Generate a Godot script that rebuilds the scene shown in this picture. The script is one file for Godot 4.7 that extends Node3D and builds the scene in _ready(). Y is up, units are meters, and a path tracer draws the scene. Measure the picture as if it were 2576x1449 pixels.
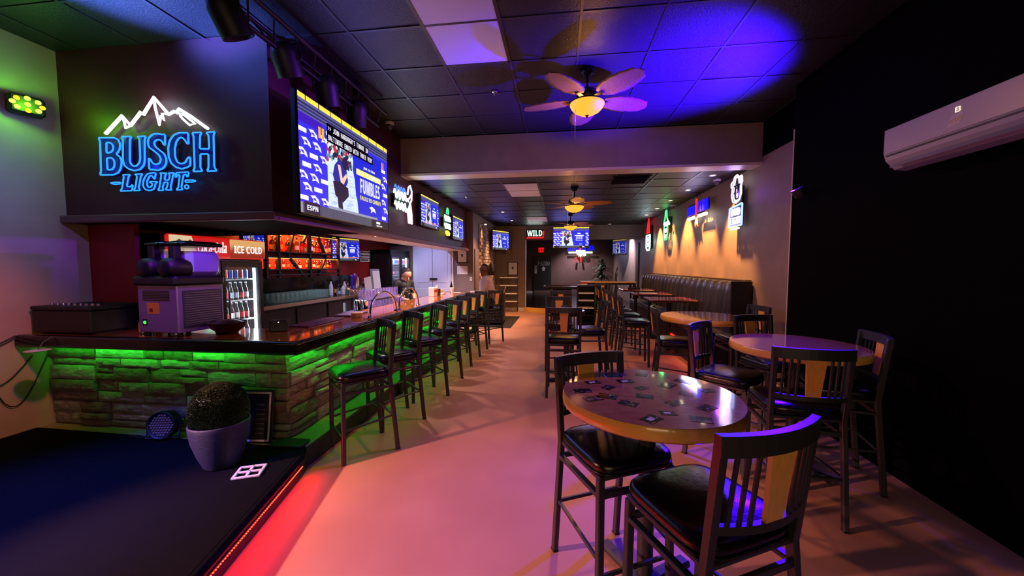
extends Node3D
# A sports bar at night: stone-clad bar with stools, pub tables, neon signs and screens.

class B:
	var v := PackedVector3Array()
	var n := PackedVector3Array()
	var uv := PackedVector2Array()
	var ix := PackedInt32Array()
	var c := PackedColorArray()
	func tri(a: Vector3, b: Vector3, d: Vector3, mid: Vector3) -> void:
		var nn := (b - a).cross(d - a)
		if nn.length_squared() < 1e-16: return
		nn = nn.normalized()
		var s := v.size()
		if nn.dot((a + b + d) / 3.0 - mid) < 0.0:
			nn = -nn
			v.append_array([a, b, d])
		else:
			v.append_array([a, d, b])
		n.append_array([nn, nn, nn])
		uv.append_array([Vector2.ZERO, Vector2.ZERO, Vector2.ZERO])
		ix.append_array([s, s + 1, s + 2])
	func quad(a: Vector3, b: Vector3, d: Vector3, e: Vector3, mid: Vector3) -> void:
		var nn := (b - a).cross(e - a)
		if nn.length_squared() < 1e-16: nn = (d - b).cross(e - b)
		if nn.length_squared() < 1e-16: return
		nn = nn.normalized()
		var s := v.size()
		v.append_array([a, b, d, e])
		uv.append_array([Vector2(0, 1), Vector2(1, 1), Vector2(1, 0), Vector2(0, 0)])
		if nn.dot((a + b + d + e) / 4.0 - mid) < 0.0:
			nn = -nn
			ix.append_array([s, s + 1, s + 2, s, s + 2, s + 3])
		else:
			ix.append_array([s, s + 2, s + 1, s, s + 3, s + 2])
		n.append_array([nn, nn, nn, nn])
	func box(at: Vector3, size: Vector3, bev := 0.0, bs := Basis.IDENTITY) -> B:
		var h := size * 0.5
		var p := func(x: float, y: float, z: float) -> Vector3: return at + bs * Vector3(x, y, z)
		if bev <= 0.0:
			for s in [-1.0, 1.0]:
				quad(p.call(s * h.x, -h.y, -h.z), p.call(s * h.x, -h.y, h.z), p.call(s * h.x, h.y, h.z), p.call(s * h.x, h.y, -h.z), at)
				quad(p.call(-h.x, s * h.y, -h.z), p.call(h.x, s * h.y, -h.z), p.call(h.x, s * h.y, h.z), p.call(-h.x, s * h.y, h.z), at)
				quad(p.call(-h.x, -h.y, s * h.z), p.call(h.x, -h.y, s * h.z), p.call(h.x, h.y, s * h.z), p.call(-h.x, h.y, s * h.z), at)
			return self
		var b := minf(bev, minf(h.x, minf(h.y, h.z)) * 0.98)
		var i := h - Vector3(b, b, b)
		for s in [-1.0, 1.0]:
			quad(p.call(s * h.x, -i.y, -i.z), p.call(s * h.x, -i.y, i.z), p.call(s * h.x, i.y, i.z), p.call(s * h.x, i.y, -i.z), at)
			quad(p.call(-i.x, s * h.y, -i.z), p.call(i.x, s * h.y, -i.z), p.call(i.x, s * h.y, i.z), p.call(-i.x, s * h.y, i.z), at)
			quad(p.call(-i.x, -i.y, s * h.z), p.call(i.x, -i.y, s * h.z), p.call(i.x, i.y, s * h.z), p.call(-i.x, i.y, s * h.z), at)
			for t in [-1.0, 1.0]:
				quad(p.call(-i.x, s * h.y, t * i.z), p.call(i.x, s * h.y, t * i.z), p.call(i.x, s * i.y, t * h.z), p.call(-i.x, s * i.y, t * h.z), at)
				quad(p.call(s * h.x, -i.y, t * i.z), p.call(s * h.x, i.y, t * i.z), p.call(s * i.x, i.y, t * h.z), p.call(s * i.x, -i.y, t * h.z), at)
				quad(p.call(s * h.x, t * i.y, -i.z), p.call(s * h.x, t * i.y, i.z), p.call(s * i.x, t * h.y, i.z), p.call(s * i.x, t * h.y, -i.z), at)
				for r in [-1.0, 1.0]:
					tri(p.call(s * h.x, t * i.y, r * i.z), p.call(s * i.x, t * h.y, r * i.z), p.call(s * i.x, t * i.y, r * h.z), at)
		return self
	func bar(a: Vector3, b: Vector3, w: float, d: float, bev := 0.0, side := Vector3.ZERO) -> B:
		# a straight rectangular bar from a to b
		var y := (b - a).normalized()
		var x := side
		if x == Vector3.ZERO: x = Vector3.RIGHT if absf(y.x) < 0.9 else Vector3.FORWARD
		x = (x - y * x.dot(y)).normalized()
		return box((a + b) * 0.5, Vector3(w, a.distance_to(b), d), bev, Basis(x, y, x.cross(y)))
	func grid(rows: Array, wrap := false, col = null) -> B:
		var nr := rows.size()
		var nc: int = rows[0].size()
		var s := v.size()
		var nm := PackedVector3Array()
		nm.resize(nr * nc)
		var mid := Vector3.ZERO
		for r in rows: for q in r: mid += q
		mid /= float(nr * nc)
		for i in nr - 1:
			for j in (nc if wrap else nc - 1):
				var k := (j + 1) % nc
				var a: Vector3 = rows[i][j]
				var b: Vector3 = rows[i][k]
				var d: Vector3 = rows[i + 1][k]
				var e: Vector3 = rows[i + 1][j]
				var q := (d - a).cross(e - b)
				nm[i * nc + j] += q
				nm[i * nc + k] += q
				nm[(i + 1) * nc + k] += q
				nm[(i + 1) * nc + j] += q
		var way := 0.0
		for i in nr:
			for j in nc: way += nm[i * nc + j].dot(rows[i][j] - mid)
		var f := 1.0 if way >= 0.0 else -1.0
		for i in nr:
			for j in nc:
				v.append(rows[i][j])
				n.append((nm[i * nc + j] * f).normalized() if nm[i * nc + j].length_squared() > 1e-18 else Vector3.UP)
				uv.append(Vector2(float(j) / maxf(1, nc - (0 if wrap else 1)), float(i) / (nr - 1)))
				if col != null: c.append(col)
		for i in nr - 1:
			for j in (nc if wrap else nc - 1):
				var k := (j + 1) % nc
				var a := s + i * nc + j
				var b := s + i * nc + k
				var d := s + (i + 1) * nc + k
				var e := s + (i + 1) * nc + j
				if f > 0: ix.append_array([a, d, b, a, e, d])
				else: ix.append_array([a, b, d, a, d, e])
		return self
	func lathe(prof: Array, seg := 24, at := Vector3.ZERO, bs := Basis.IDENTITY, ex := 1.0, wx := 1.0, wz := 1.0) -> B:
		# profile of Vector2(radius, height); ex below 1 squares the outline
		var rows := []
		for q in prof:
			var r := PackedVector3Array()
			for j in seg:
				var t := TAU * j / seg
				var cx := signf(cos(t)) * pow(absf(cos(t)), ex)
				var cz := signf(sin(t)) * pow(absf(sin(t)), ex)
				r.append(at + bs * Vector3(q.x * cx * wx, q.y, q.x * cz * wz))
			rows.append(r)
		return grid(rows, true)
	func hlathe(prof: Array, seg := 24, at := Vector3.ZERO, bs := Basis.IDENTITY) -> B:
		# a lathe with hard edges: each span of the profile is a surface of its own
		for i in prof.size() - 1: lathe([prof[i], prof[i + 1]], seg, at, bs)
		return self
	func tube(path: Array, r: float, seg := 8, closed := false, r2 := -1.0) -> B:
		var rows := []
		var m := path.size()
		var up := Vector3.ZERO
		for i in (m + 1 if closed else m):
			var q: Vector3 = path[i % m]
			var a: Vector3 = path[(i - 1 + m) % m] if (closed or i > 0) else q
			var b: Vector3 = path[(i + 1) % m] if (closed or i < m - 1) else q
			var t := (b - a).normalized()
			if up == Vector3.ZERO: up = Vector3.UP if absf(t.y) < 0.9 else Vector3.RIGHT
			up = (up - t * up.dot(t)).normalized()
			var s := t.cross(up)
			var row := PackedVector3Array()
			var rr := r if r2 < 0.0 else lerpf(r, r2, float(i) / (m - 1))
			for j in seg:
				var an := TAU * j / seg
				row.append(q + (up * cos(an) + s * sin(an)) * rr)
			rows.append(row)
		if not closed:
			for e in [0, rows.size() - 1]:
				var w: Vector3 = path[0] if e == 0 else path[m - 1]
				var z: Vector3 = path[1] if e == 0 else path[m - 2]
				for j in seg: tri(w, rows[e][j], rows[e][(j + 1) % seg], z)
		return grid(rows, true)
	func prism(poly: PackedVector2Array, z0: float, z1: float, at := Vector3.ZERO, bs := Basis.IDENTITY) -> B:
		var t := Geometry2D.triangulate_polygon(poly)
		var midz := (z0 + z1) * 0.5
		for z in [z0, z1]:
			for i in range(0, t.size(), 3):
				var a := poly[t[i]]
				var b := poly[t[i + 1]]
				var d := poly[t[i + 2]]
				var g := (a + b + d) / 3.0
				tri(at + bs * Vector3(a.x, a.y, z), at + bs * Vector3(b.x, b.y, z), at + bs * Vector3(d.x, d.y, z), at + bs * Vector3(g.x, g.y, midz))
		var cw := Geometry2D.is_polygon_clockwise(poly)
		for i in poly.size():
			var a := poly[i]
			var b := poly[(i + 1) % poly.size()]
			var o := (b - a).orthogonal().normalized() * (1.0 if cw else -1.0)
			var g := (a + b) * 0.5 + o * 0.01
			quad(at + bs * Vector3(a.x, a.y, z0), at + bs * Vector3(b.x, b.y, z0), at + bs * Vector3(b.x, b.y, z1), at + bs * Vector3(a.x, a.y, z1), at + bs * Vector3(g.x, g.y, midz))
		return self
	func done() -> ArrayMesh:
		var m := ArrayMesh.new()
		var arr := []
		arr.resize(Mesh.ARRAY_MAX)
		arr[Mesh.ARRAY_VERTEX] = v
		arr[Mesh.ARRAY_NORMAL] = n
		arr[Mesh.ARRAY_TEX_UV] = uv
		arr[Mesh.ARRAY_INDEX] = ix
		if c.size() == v.size(): arr[Mesh.ARRAY_COLOR] = c
		m.add_surface_from_arrays(Mesh.PRIMITIVE_TRIANGLES, arr)
		return m

var taken := {}
var mats := {}
var rng := RandomNumberGenerator.new()
var sans: SystemFont
var serif: SystemFont

func numbered(called: String) -> String:
	if not taken.has(called):
		taken[called] = 0
		return called
	taken[called] += 1
	return "%s_%03d" % [called, taken[called]]

func tag(o: Node, label: String, category: String, group := "") -> Node:
	o.set_meta("label", label)
	o.set_meta("category", category)
	if group != "": o.set_meta("group", group)
	return o

func thing(called: String, label: String, category: String, at := Vector3.ZERO, turn := 0.0, group := "") -> Node3D:
	var o := Node3D.new()
	o.name = numbered(called)
	add_child(o)
	o.position = at
	o.rotation_degrees.y = turn
	tag(o, label, category, group)
	return o

func part(to: Node, called: String, b, m: Material, at := Vector3.ZERO, bs := Basis.IDENTITY, label := "") -> MeshInstance3D:
	var o := MeshInstance3D.new()
	o.name = called
	o.mesh = b.done() if b is B else b
	o.material_override = m
	o.transform = Transform3D(bs, at)
	if label != "": o.set_meta("label", label)
	to.add_child(o, true)
	return o

func solo(called: String, b, m: Material, label: String, category: String, at := Vector3.ZERO, turn := 0.0, group := "") -> MeshInstance3D:
	var o := part(self, numbered(called), b, m, at)
	o.rotation_degrees.y = turn
	tag(o, label, category, group)
	return o

func struct(called: String, b, m: Material, at := Vector3.ZERO) -> MeshInstance3D:
	var o := part(self, called, b, m, at)
	o.set_meta("kind", "structure")
	return o

func copy(o: Node3D, label: String, at: Vector3, turn := 0.0) -> Node3D:
	var r: Node3D = o.duplicate()
	var base: String = o.name
	if base.length() > 4 and base.substr(base.length() - 4, 1) == "_" and base.substr(base.length() - 3).is_valid_int(): base = base.substr(0, base.length() - 4)
	r.name = numbered(base)
	add_child(r)
	r.position = at
	r.rotation_degrees.y = turn
	r.set_meta("label", label)
	return r

func mt(key: String, col := Color.WHITE, rough := 0.6, metal := 0.0) -> StandardMaterial3D:
	if mats.has(key): return mats[key]
	var m := StandardMaterial3D.new()
	m.resource_name = key
	m.albedo_color = col
	m.roughness = rough
	m.metallic = metal
	mats[key] = m
	return m

func glow(key: String, col: Color, energy := 1.0) -> StandardMaterial3D:
	if mats.has(key): return mats[key]
	var m := mt(key, Color(0.05, 0.05, 0.05), 0.4)
	m.emission_enabled = true
	m.emission = col
	m.emission_energy_multiplier = energy
	return m

func glass(key: String, col: Color, alpha := 0.12) -> StandardMaterial3D:
	if mats.has(key): return mats[key]
	var m := mt(key, Color(col.r, col.g, col.b, alpha), 0.03)
	m.transparency = BaseMaterial3D.TRANSPARENCY_ALPHA
	return m

func noise_tex(sd: int, freq: float, lo: Color, hi: Color, kind := FastNoiseLite.TYPE_SIMPLEX_SMOOTH, octaves := 4, size := 512) -> NoiseTexture2D:
	var f := FastNoiseLite.new()
	f.seed = sd
	f.frequency = freq
	f.noise_type = kind
	f.fractal_octaves = octaves
	var t := NoiseTexture2D.new()
	t.width = size
	t.height = size
	t.seamless = true
	t.noise = f
	var g := Gradient.new()
	g.set_color(0, lo)
	g.set_color(1, hi)
	t.color_ramp = g
	return t

func textured(m: StandardMaterial3D, t: Texture2D, scale: Vector3, bump: Texture2D = null, depth := 0.0) -> StandardMaterial3D:
	m.albedo_texture = t
	m.uv1_triplanar = true
	m.uv1_scale = scale
	if bump:
		m.heightmap_enabled = true
		m.heightmap_texture = bump
		m.heightmap_scale = depth
	return m

func letters(to: Node, called: String, words: String, m: Material, at: Vector3, bs: Basis, w: float, h: float, depth := 0.003, f: Font = null, weight := 0) -> MeshInstance3D:
	# lettering fitted to w by h, centred on at; it reads along bs.x with bs.z towards the reader
	var t := TextMesh.new()
	t.text = words
	t.font = f if f else sans
	t.font_size = 48
	t.pixel_size = 0.01
	t.depth = 0.02
	t.curve_step = 2.0
	var bb := t.get_aabb()
	var o := MeshInstance3D.new()
	o.name = called
	o.mesh = t
	o.material_override = m
	var sx := w / maxf(bb.size.x, 0.001)
	var sy := h / maxf(bb.size.y, 0.001)
	if w <= 0.0: sx = sy
	var sb := Basis(bs.x * sx, bs.y * sy, bs.z * (depth / 0.02))
	var mid := bb.position + bb.size * 0.5
	o.transform = Transform3D(sb, at - sb * mid)
	to.add_child(o, true)
	return o

func omni(to: Node, at: Vector3, col: Color, e: float, size := 0.05, reach := 25.0) -> OmniLight3D:
	var l := OmniLight3D.new()
	l.name = "lamp_light"
	l.light_color = col
	l.light_energy = e
	l.light_size = size
	l.omni_range = reach
	l.omni_attenuation = 2.0
	l.shadow_enabled = true
	l.position = at
	to.add_child(l, true)
	return l

func spot(to: Node, at: Vector3, aim: Vector3, col: Color, e: float, angle: float, soft := 0.6, size := 0.04) -> SpotLight3D:
	var l := SpotLight3D.new()
	l.name = "lamp_light"
	l.light_color = col
	l.light_energy = e
	l.light_size = size
	l.spot_range = 25.0
	l.spot_attenuation = 2.0
	l.spot_angle = angle
	l.spot_angle_attenuation = soft
	l.shadow_enabled = true
	to.add_child(l, true)
	var d := (aim - at).normalized()
	l.transform = Transform3D(Basis.looking_at(d, Vector3.RIGHT if absf(d.y) > 0.9 else Vector3.UP), at)
	return l

func area(to: Node, at: Vector3, aim: Vector3, size: Vector2, col: Color, e: float, up := Vector3.UP) -> AreaLight3D:
	var l := AreaLight3D.new()
	l.name = "lamp_light"
	l.light_color = col
	l.light_energy = e
	l.area_size = size
	l.area_range = 25.0
	l.area_attenuation = 2.0
	l.shadow_enabled = true
	to.add_child(l, true)
	l.transform = Transform3D(Basis.looking_at(aim.normalized(), up), at)
	return l

func arc(mid: Vector3, a: Vector3, b: Vector3, from: float, to: float, steps: int) -> Array:
	var r := []
	for i in steps + 1:
		var t := lerpf(from, to, float(i) / steps)
		r.append(mid + a * cos(t) + b * sin(t))
	return r

# ---- bodies: tapered capsules joined with a smooth minimum, meshed as surface nets
func body_mesh(bones: Array, cell: float, blend: float) -> ArrayMesh:
	var lo := Vector3(1e9, 1e9, 1e9)
	var hi := -lo
	for q in bones:
		var r: float = maxf(q[2], q[3]) + cell * 3.0
		for w in [q[0], q[1]]:
			lo = lo.min(w - Vector3(r, r, r))
			hi = hi.max(w + Vector3(r, r, r))
	var dim := Vector3i(((hi - lo) / cell).ceil()) + Vector3i.ONE
	var f := PackedFloat32Array()
	f.resize(dim.x * dim.y * dim.z)
	f.fill(1.0)
	var sx := 1
	var sy := dim.x
	var sz := dim.x * dim.y
	var reach := cell * 2.5 + blend
	for q in bones:
		var a: Vector3 = q[0]
		var b: Vector3 = q[1]
		var r: float = maxf(q[2], q[3]) + reach
		var i0 := Vector3i(((a.min(b) - Vector3(r, r, r) - lo) / cell).floor()).max(Vector3i.ZERO)
		var i1 := Vector3i(((a.max(b) + Vector3(r, r, r) - lo) / cell).ceil()).min(dim - Vector3i.ONE)
		var ab := b - a
		var l2 := maxf(ab.length_squared(), 1e-9)
		for z in range(i0.z, i1.z + 1):
			for y in range(i0.y, i1.y + 1):
				for x in range(i0.x, i1.x + 1):
					var p := lo + Vector3(x, y, z) * cell
					var t := clampf((p - a).dot(ab) / l2, 0.0, 1.0)
					var d: float = p.distance_to(a + ab * t) - lerpf(q[2], q[3], t)
					var k := x + y * sy + z * sz
					var e := f[k]
					var h := maxf(blend - absf(d - e), 0.0) / blend
					f[k] = minf(d, e) - h * h * blend * 0.25
	var bm := B.new()
	var at := {}
	for z in dim.z - 1:
		for y in dim.y - 1:
			for x in dim.x - 1:
				var k := x + y * sy + z * sz
				var inside := 0
				for o in 8:
					if f[k + (o & 1) * sx + ((o >> 1) & 1) * sy + (o >> 2) * sz] < 0.0: inside += 1
				if inside == 0 or inside == 8: continue
				var sum := Vector3.ZERO
				var cnt := 0
				for e in [[0, 1], [2, 3], [4, 5], [6, 7], [0, 2], [1, 3], [4, 6], [5, 7], [0, 4], [1, 5], [2, 6], [3, 7]]:
					var o: int = e[0]
					var o2: int = e[1]
					var fa := f[k + (o & 1) * sx + ((o >> 1) & 1) * sy + (o >> 2) * sz]
					var fb := f[k + (o2 & 1) * sx + ((o2 >> 1) & 1) * sy + (o2 >> 2) * sz]
					if (fa < 0.0) == (fb < 0.0): continue
					var t := fa / (fa - fb)
					sum += Vector3(o & 1, (o >> 1) & 1, o >> 2).lerp(Vector3(o2 & 1, (o2 >> 1) & 1, o2 >> 2), t)
					cnt += 1
				at[k] = bm.v.size()
				var p := lo + (Vector3(x, y, z) + sum / cnt) * cell
				bm.v.append(p)
				bm.n.append(Vector3.ZERO)
				bm.uv.append(Vector2.ZERO)
				var best := 1e9
				var col := Color.WHITE
				for q in bones:
					var ab: Vector3 = q[1] - q[0]
					var t := clampf((p - q[0]).dot(ab) / maxf(ab.length_squared(), 1e-9), 0.0, 1.0)
					var d: float = p.distance_to(q[0] + ab * t) - lerpf(q[2], q[3], t)
					if d < best:
						best = d
						col = q[4]
				bm.c.append(col.srgb_to_linear())
	for z in range(1, dim.z - 1):
		for y in range(1, dim.y - 1):
			for x in range(1, dim.x - 1):
				var k := x + y * sy + z * sz
				for ax in 3:
					var st: int = [sx, sy, sz][ax]
					var u: int = [sy, sz, sx][ax]
					var w: int = [sz, sx, sy][ax]
					if (f[k] < 0.0) == (f[k + st] < 0.0): continue
					if not (at.has(k) and at.has(k - u) and at.has(k - u - w) and at.has(k - w)): continue
					var a: int = at[k]
					var b: int = at[k - u]
					var d: int = at[k - u - w]
					var e: int = at[k - w]
					if f[k] < 0.0: bm.ix.append_array([a, d, b, a, e, d])
					else: bm.ix.append_array([a, b, d, a, d, e])
	for i in range(0, bm.ix.size(), 3):
		var a := bm.ix[i]
		var b := bm.ix[i + 1]
		var d := bm.ix[i + 2]
		var q := (bm.v[d] - bm.v[a]).cross(bm.v[b] - bm.v[a])
		bm.n[a] += q
		bm.n[b] += q
		bm.n[d] += q
	for i in bm.n.size(): bm.n[i] = bm.n[i].normalized()
	return bm.done()

const XL := -4.55
const XR := 2.7
const XB := 2.5
const HC := 3.52
const HF := 2.99

func _ready() -> void:
	rng.seed = 20240128
	set_camera_and_sky()
	big_lights()
	fonts()
	materials()
	shell()
	ceilings()
	soffit()
	stage()
	bar()
	back_bar()
	furniture()
	booth()
	fans()
	screens()
	neon()
	fittings()
	stage_things()
	bar_things()
	far_end()
	people()

func set_camera_and_sky() -> void:
	var cam := Camera3D.new()
	cam.name = "camera"
	cam.fov = 75.84
	cam.near = 0.05
	cam.far = 60.0
	cam.position = Vector3(0, 1.58, 0)
	cam.rotation_degrees = Vector3(-3.354, 7.461, 0)
	add_child(cam)
	cam.current = true
	var we := WorldEnvironment.new()
	we.name = "environment"
	var e := Environment.new()
	e.background_mode = Environment.BG_COLOR
	e.background_color = Color(0.01, 0.01, 0.014)
	e.tonemap_mode = Environment.TONE_MAPPER_LINEAR
	e.tonemap_exposure = 1.0
	e.sdfgi_enabled = true
	e.ssao_enabled = true
	e.ssil_enabled = true
	we.environment = e
	add_child(we)

func big_lights() -> void:
	# the shop window in the front wall behind the camera
	area(self, Vector3(0.55, 1.75, 2.93), Vector3(0, -0.25, -1), Vector2(2.6, 1.5), Color(1.0, 0.84, 0.66), 2.7)
	# pink stage lamp standing on the stage by the left wall, aimed across the aisle
	spot(self, Vector3(-4.15, 1.85, -0.5), Vector3(-1.2, 0.0, -1.98), Color(1.0, 0.66, 0.6), 40.0, 21.0, 0.8, 0.05)
	# blue stage lamp over the stage
	spot(self, Vector3(-3.7, 3.1, 0.2), Vector3(-3.0, 0.1, -1.5), Color(0.3, 0.34, 1.0), 55.0, 19.0, 0.9, 0.05)
	# blue uplight on the stage ceiling
	spot(self, Vector3(-4.3, 2.35, -1.5), Vector3(-3.05, 3.52, -2.42), Color(0.34, 0.46, 1.0), 150.0, 15.0, 1.0, 0.05)
	# violet lamp of the truss on the cream wall
	spot(self, Vector3(-2.3, 3.0, -1.6), Vector3(-4.55, 1.9, -2.1), Color(0.55, 0.45, 1.0), 2.6, 30.0, 1.0, 0.05)
	# amber lamp of the truss low on the cream wall
	spot(self, Vector3(-2.33, 3.0, -1.7), Vector3(-4.55, 0.9, -2.05), Color(1.0, 0.5, 0.3), 4.5, 19.0, 1.0, 0.05)
	# purple lamp of the truss on the bar end
	spot(self, Vector3(-2.3, 2.95, -1.75), Vector3(-3.2, 1.35, -2.75), Color(0.6, 0.2, 0.95), 7.0, 13.0, 0.8, 0.05)
	# purple wall washer on the black wall
	spot(self, Vector3(2.33, 2.1, -4.25), Vector3(1.25, 3.52, -4.25), Color(0.19, 0.004, 1.0), 230.0, 36.0, 1.0, 0.05)
	spot(self, Vector3(2.33, 2.3, -4.2), Vector3(-2.44, 2.75, -3.3), Color(0.4, 0.04, 0.85), 40.0, 15.0, 1.0, 0.05)
	spot(self, Vector3(2.33, 2.35, -4.2), Vector3(1.0, 0.8, -2.5), Color(0.22, 0.015, 1.0), 26.0, 33.0, 1.0, 0.05)

func fonts() -> void:
	sans = SystemFont.new()
	sans.font_names = PackedStringArray(["Droid Sans"])
	sans.font_weight = 700
	serif = SystemFont.new()
	serif.font_names = PackedStringArray(["Droid Serif"])
	serif.font_weight = 700

func materials() -> void:
	var bump_fine := noise_tex(3, 0.06, Color.BLACK, Color.WHITE)
	var bump_rough := noise_tex(9, 0.02, Color.BLACK, Color.WHITE, FastNoiseLite.TYPE_SIMPLEX_SMOOTH, 5)
	textured(mt("floor", Color.WHITE, 0.5), noise_tex(11, 0.006, Color(0.62, 0.43, 0.36), Color(0.71, 0.52, 0.45)), Vector3(0.22, 0.22, 0.22), bump_rough, 0.12)
	textured(mt("tan_wall", Color.WHITE, 0.55), noise_tex(5, 0.01, Color(0.47, 0.40, 0.34), Color(0.52, 0.45, 0.38)), Vector3(0.5, 0.5, 0.5), bump_fine, 0.06)
	textured(mt("cream_wall", Color.WHITE, 0.6), noise_tex(6, 0.01, Color(0.66, 0.58, 0.46), Color(0.71, 0.63, 0.51)), Vector3(0.5, 0.5, 0.5), bump_fine, 0.05)
	textured(mt("mauve_wall", Color.WHITE, 0.6), noise_tex(8, 0.01, Color(0.40, 0.33, 0.33), Color(0.44, 0.37, 0.36)), Vector3(0.5, 0.5, 0.5), bump_fine, 0.05)
	textured(mt("brown_wall", Color.WHITE, 0.6), noise_tex(18, 0.01, Color(0.34, 0.25, 0.21), Color(0.38, 0.28, 0.24)), Vector3(0.5, 0.5, 0.5), bump_fine, 0.05)
	textured(mt("maroon", Color.WHITE, 0.5), noise_tex(7, 0.01, Color(0.26, 0.07, 0.13), Color(0.29, 0.085, 0.15)), Vector3(0.5, 0.5, 0.5), bump_fine, 0.05)
	textured(mt("red_wall", Color.WHITE, 0.5), noise_tex(12, 0.01, Color(0.52, 0.06, 0.05), Color(0.58, 0.075, 0.06)), Vector3(0.5, 0.5, 0.5), bump_fine, 0.04)
	textured(mt("black_wall", Color.WHITE, 0.8), noise_tex(13, 0.01, Color(0.018, 0.018, 0.022), Color(0.028, 0.028, 0.032)), Vector3(0.5, 0.5, 0.5))
	textured(mt("ceiling_black", Color.WHITE, 0.5), noise_tex(14, 0.03, Color(0.10, 0.10, 0.105), Color(0.125, 0.125, 0.13)), Vector3(0.8, 0.8, 0.8), noise_tex(15, 0.12, Color.BLACK, Color.WHITE), 0.25)
	mats.black_wall.metallic_specular = 0.12
	mt("grid_bar", Color(0.16, 0.16, 0.165), 0.4)
	mt("black", Color(0.035, 0.035, 0.038), 0.5)
	mt("black_gloss", Color(0.02, 0.02, 0.022), 0.18)
	mt("dark_plastic", Color(0.05, 0.05, 0.055), 0.42)
	mt("cream_trim", Color(0.80, 0.74, 0.62), 0.4)
	mt("white_trim", Color(0.82, 0.80, 0.78), 0.4)
	mt("panel_white", Color(0.86, 0.84, 0.86), 0.6)
	textured(mt("carpet", Color.WHITE, 0.95), noise_tex(21, 0.2, Color(0.03, 0.03, 0.05), Color(0.065, 0.065, 0.095)), Vector3(3, 3, 3), noise_tex(22, 0.3, Color.BLACK, Color.WHITE), 0.4)
	mats.carpet.metallic_specular = 0.15
	textured(mt("plywood", Color.WHITE, 0.6), noise_tex(23, 0.02, Color(0.52, 0.44, 0.32), Color(0.62, 0.53, 0.40)), Vector3(0.6, 0.6, 2.0))
	var st := [[Color(0.44, 0.43, 0.40), Color(0.62, 0.60, 0.56)], [Color(0.38, 0.34, 0.30), Color(0.56, 0.50, 0.43)], [Color(0.52, 0.51, 0.50), Color(0.70, 0.69, 0.67)], [Color(0.35, 0.29, 0.26), Color(0.50, 0.42, 0.37)]]
	for i in 4:
		var m := textured(mt("stone_%d" % i, Color.WHITE, 0.85), noise_tex(30 + i, 0.02, st[i][0], st[i][1], FastNoiseLite.TYPE_SIMPLEX_SMOOTH, 5), Vector3(1.2, 2.4, 1.2), bump_rough, 0.9)
		m.uv1_world_triplanar = true
	var wood := noise_tex(41, 0.012, Color(0.62, 0.31, 0.10), Color(0.82, 0.47, 0.18), FastNoiseLite.TYPE_SIMPLEX_SMOOTH, 4)
	var bt := textured(mt("bar_wood", Color.WHITE, 0.12), wood, Vector3(2.0, 1.0, 0.35))
	bt.clearcoat_enabled = true
	bt.clearcoat = 1.0
	bt.clearcoat_roughness = 0.04
	textured(mt("slat_wood", Color.WHITE, 0.32), noise_tex(42, 0.02, Color(0.86, 0.60, 0.26), Color(0.92, 0.68, 0.34)), Vector3(6, 1.2, 6))
	var tw := textured(mt("table_top", Color.WHITE, 0.1), noise_tex(43, 0.012, Color(0.56, 0.37, 0.22), Color(0.66, 0.46, 0.29)), Vector3(1.5, 1.5, 4.0))
	tw.clearcoat_enabled = true
	tw.clearcoat = 1.0
	tw.clearcoat_roughness = 0.05
	var tr := textured(mt("table_rim", Color.WHITE, 0.22), noise_tex(44, 0.015, Color(0.92, 0.72, 0.32), Color(0.96, 0.78, 0.38)), Vector3(2, 5, 2))
	tr.clearcoat_enabled = true
	tr.clearcoat = 1.0
	tr.clearcoat_roughness = 0.06
	var dt := textured(mt("dining_top", Color.WHITE, 0.15), noise_tex(45, 0.02, Color(0.46, 0.18, 0.14), Color(0.58, 0.26, 0.20)), Vector3(2, 2, 1))
	dt.clearcoat_enabled = true
	dt.clearcoat = 0.8
	dt.clearcoat_roughness = 0.08
	textured(mt("chair_metal", Color.WHITE, 0.38), noise_tex(46, 0.05, Color(0.14, 0.15, 0.155), Color(0.18, 0.19, 0.195)), Vector3(3, 3, 3), bump_fine, 0.02)
	textured(mt("vinyl", Color.WHITE, 0.26), noise_tex(47, 0.03, Color(0.03, 0.03, 0.033), Color(0.045, 0.045, 0.05)), Vector3(2, 2, 2), noise_tex(48, 0.03, Color.BLACK, Color.WHITE), 0.05)
	textured(mt("booth_vinyl", Color.WHITE, 0.3), noise_tex(49, 0.03, Color(0.10, 0.10, 0.125), Color(0.14, 0.14, 0.17)), Vector3(2, 2, 2), noise_tex(48, 0.03, Color.BLACK, Color.WHITE), 0.06)
	mt("chrome", Color(0.86, 0.86, 0.88), 0.12, 1.0)
	mt("steel", Color(0.60, 0.60, 0.63), 0.32, 1.0)
	mt("paper", Color(0.85, 0.84, 0.80), 0.8)
	mt("white_plastic", Color(0.80, 0.79, 0.80), 0.35)
	mt("wood_dark", Color(0.14, 0.08, 0.05), 0.4)
	mt("grey_plastic", Color(0.30, 0.30, 0.32), 0.5)
	textured(mt("foliage", Color.WHITE, 0.7), noise_tex(51, 0.1, Color(0.10, 0.17, 0.08), Color(0.24, 0.33, 0.16)), Vector3(6, 6, 6))
	textured(mt("planter", Color.WHITE, 0.6), noise_tex(52, 0.06, Color(0.11, 0.13, 0.22), Color(0.145, 0.17, 0.26)), Vector3(1, 8, 1), bump_fine, 0.15)
	textured(mt("fan_blade", Color.WHITE, 0.55), noise_tex(53, 0.03, Color(0.45, 0.30, 0.18), Color(0.60, 0.43, 0.27)), Vector3(3, 3, 3), bump_fine, 0.2)

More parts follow.
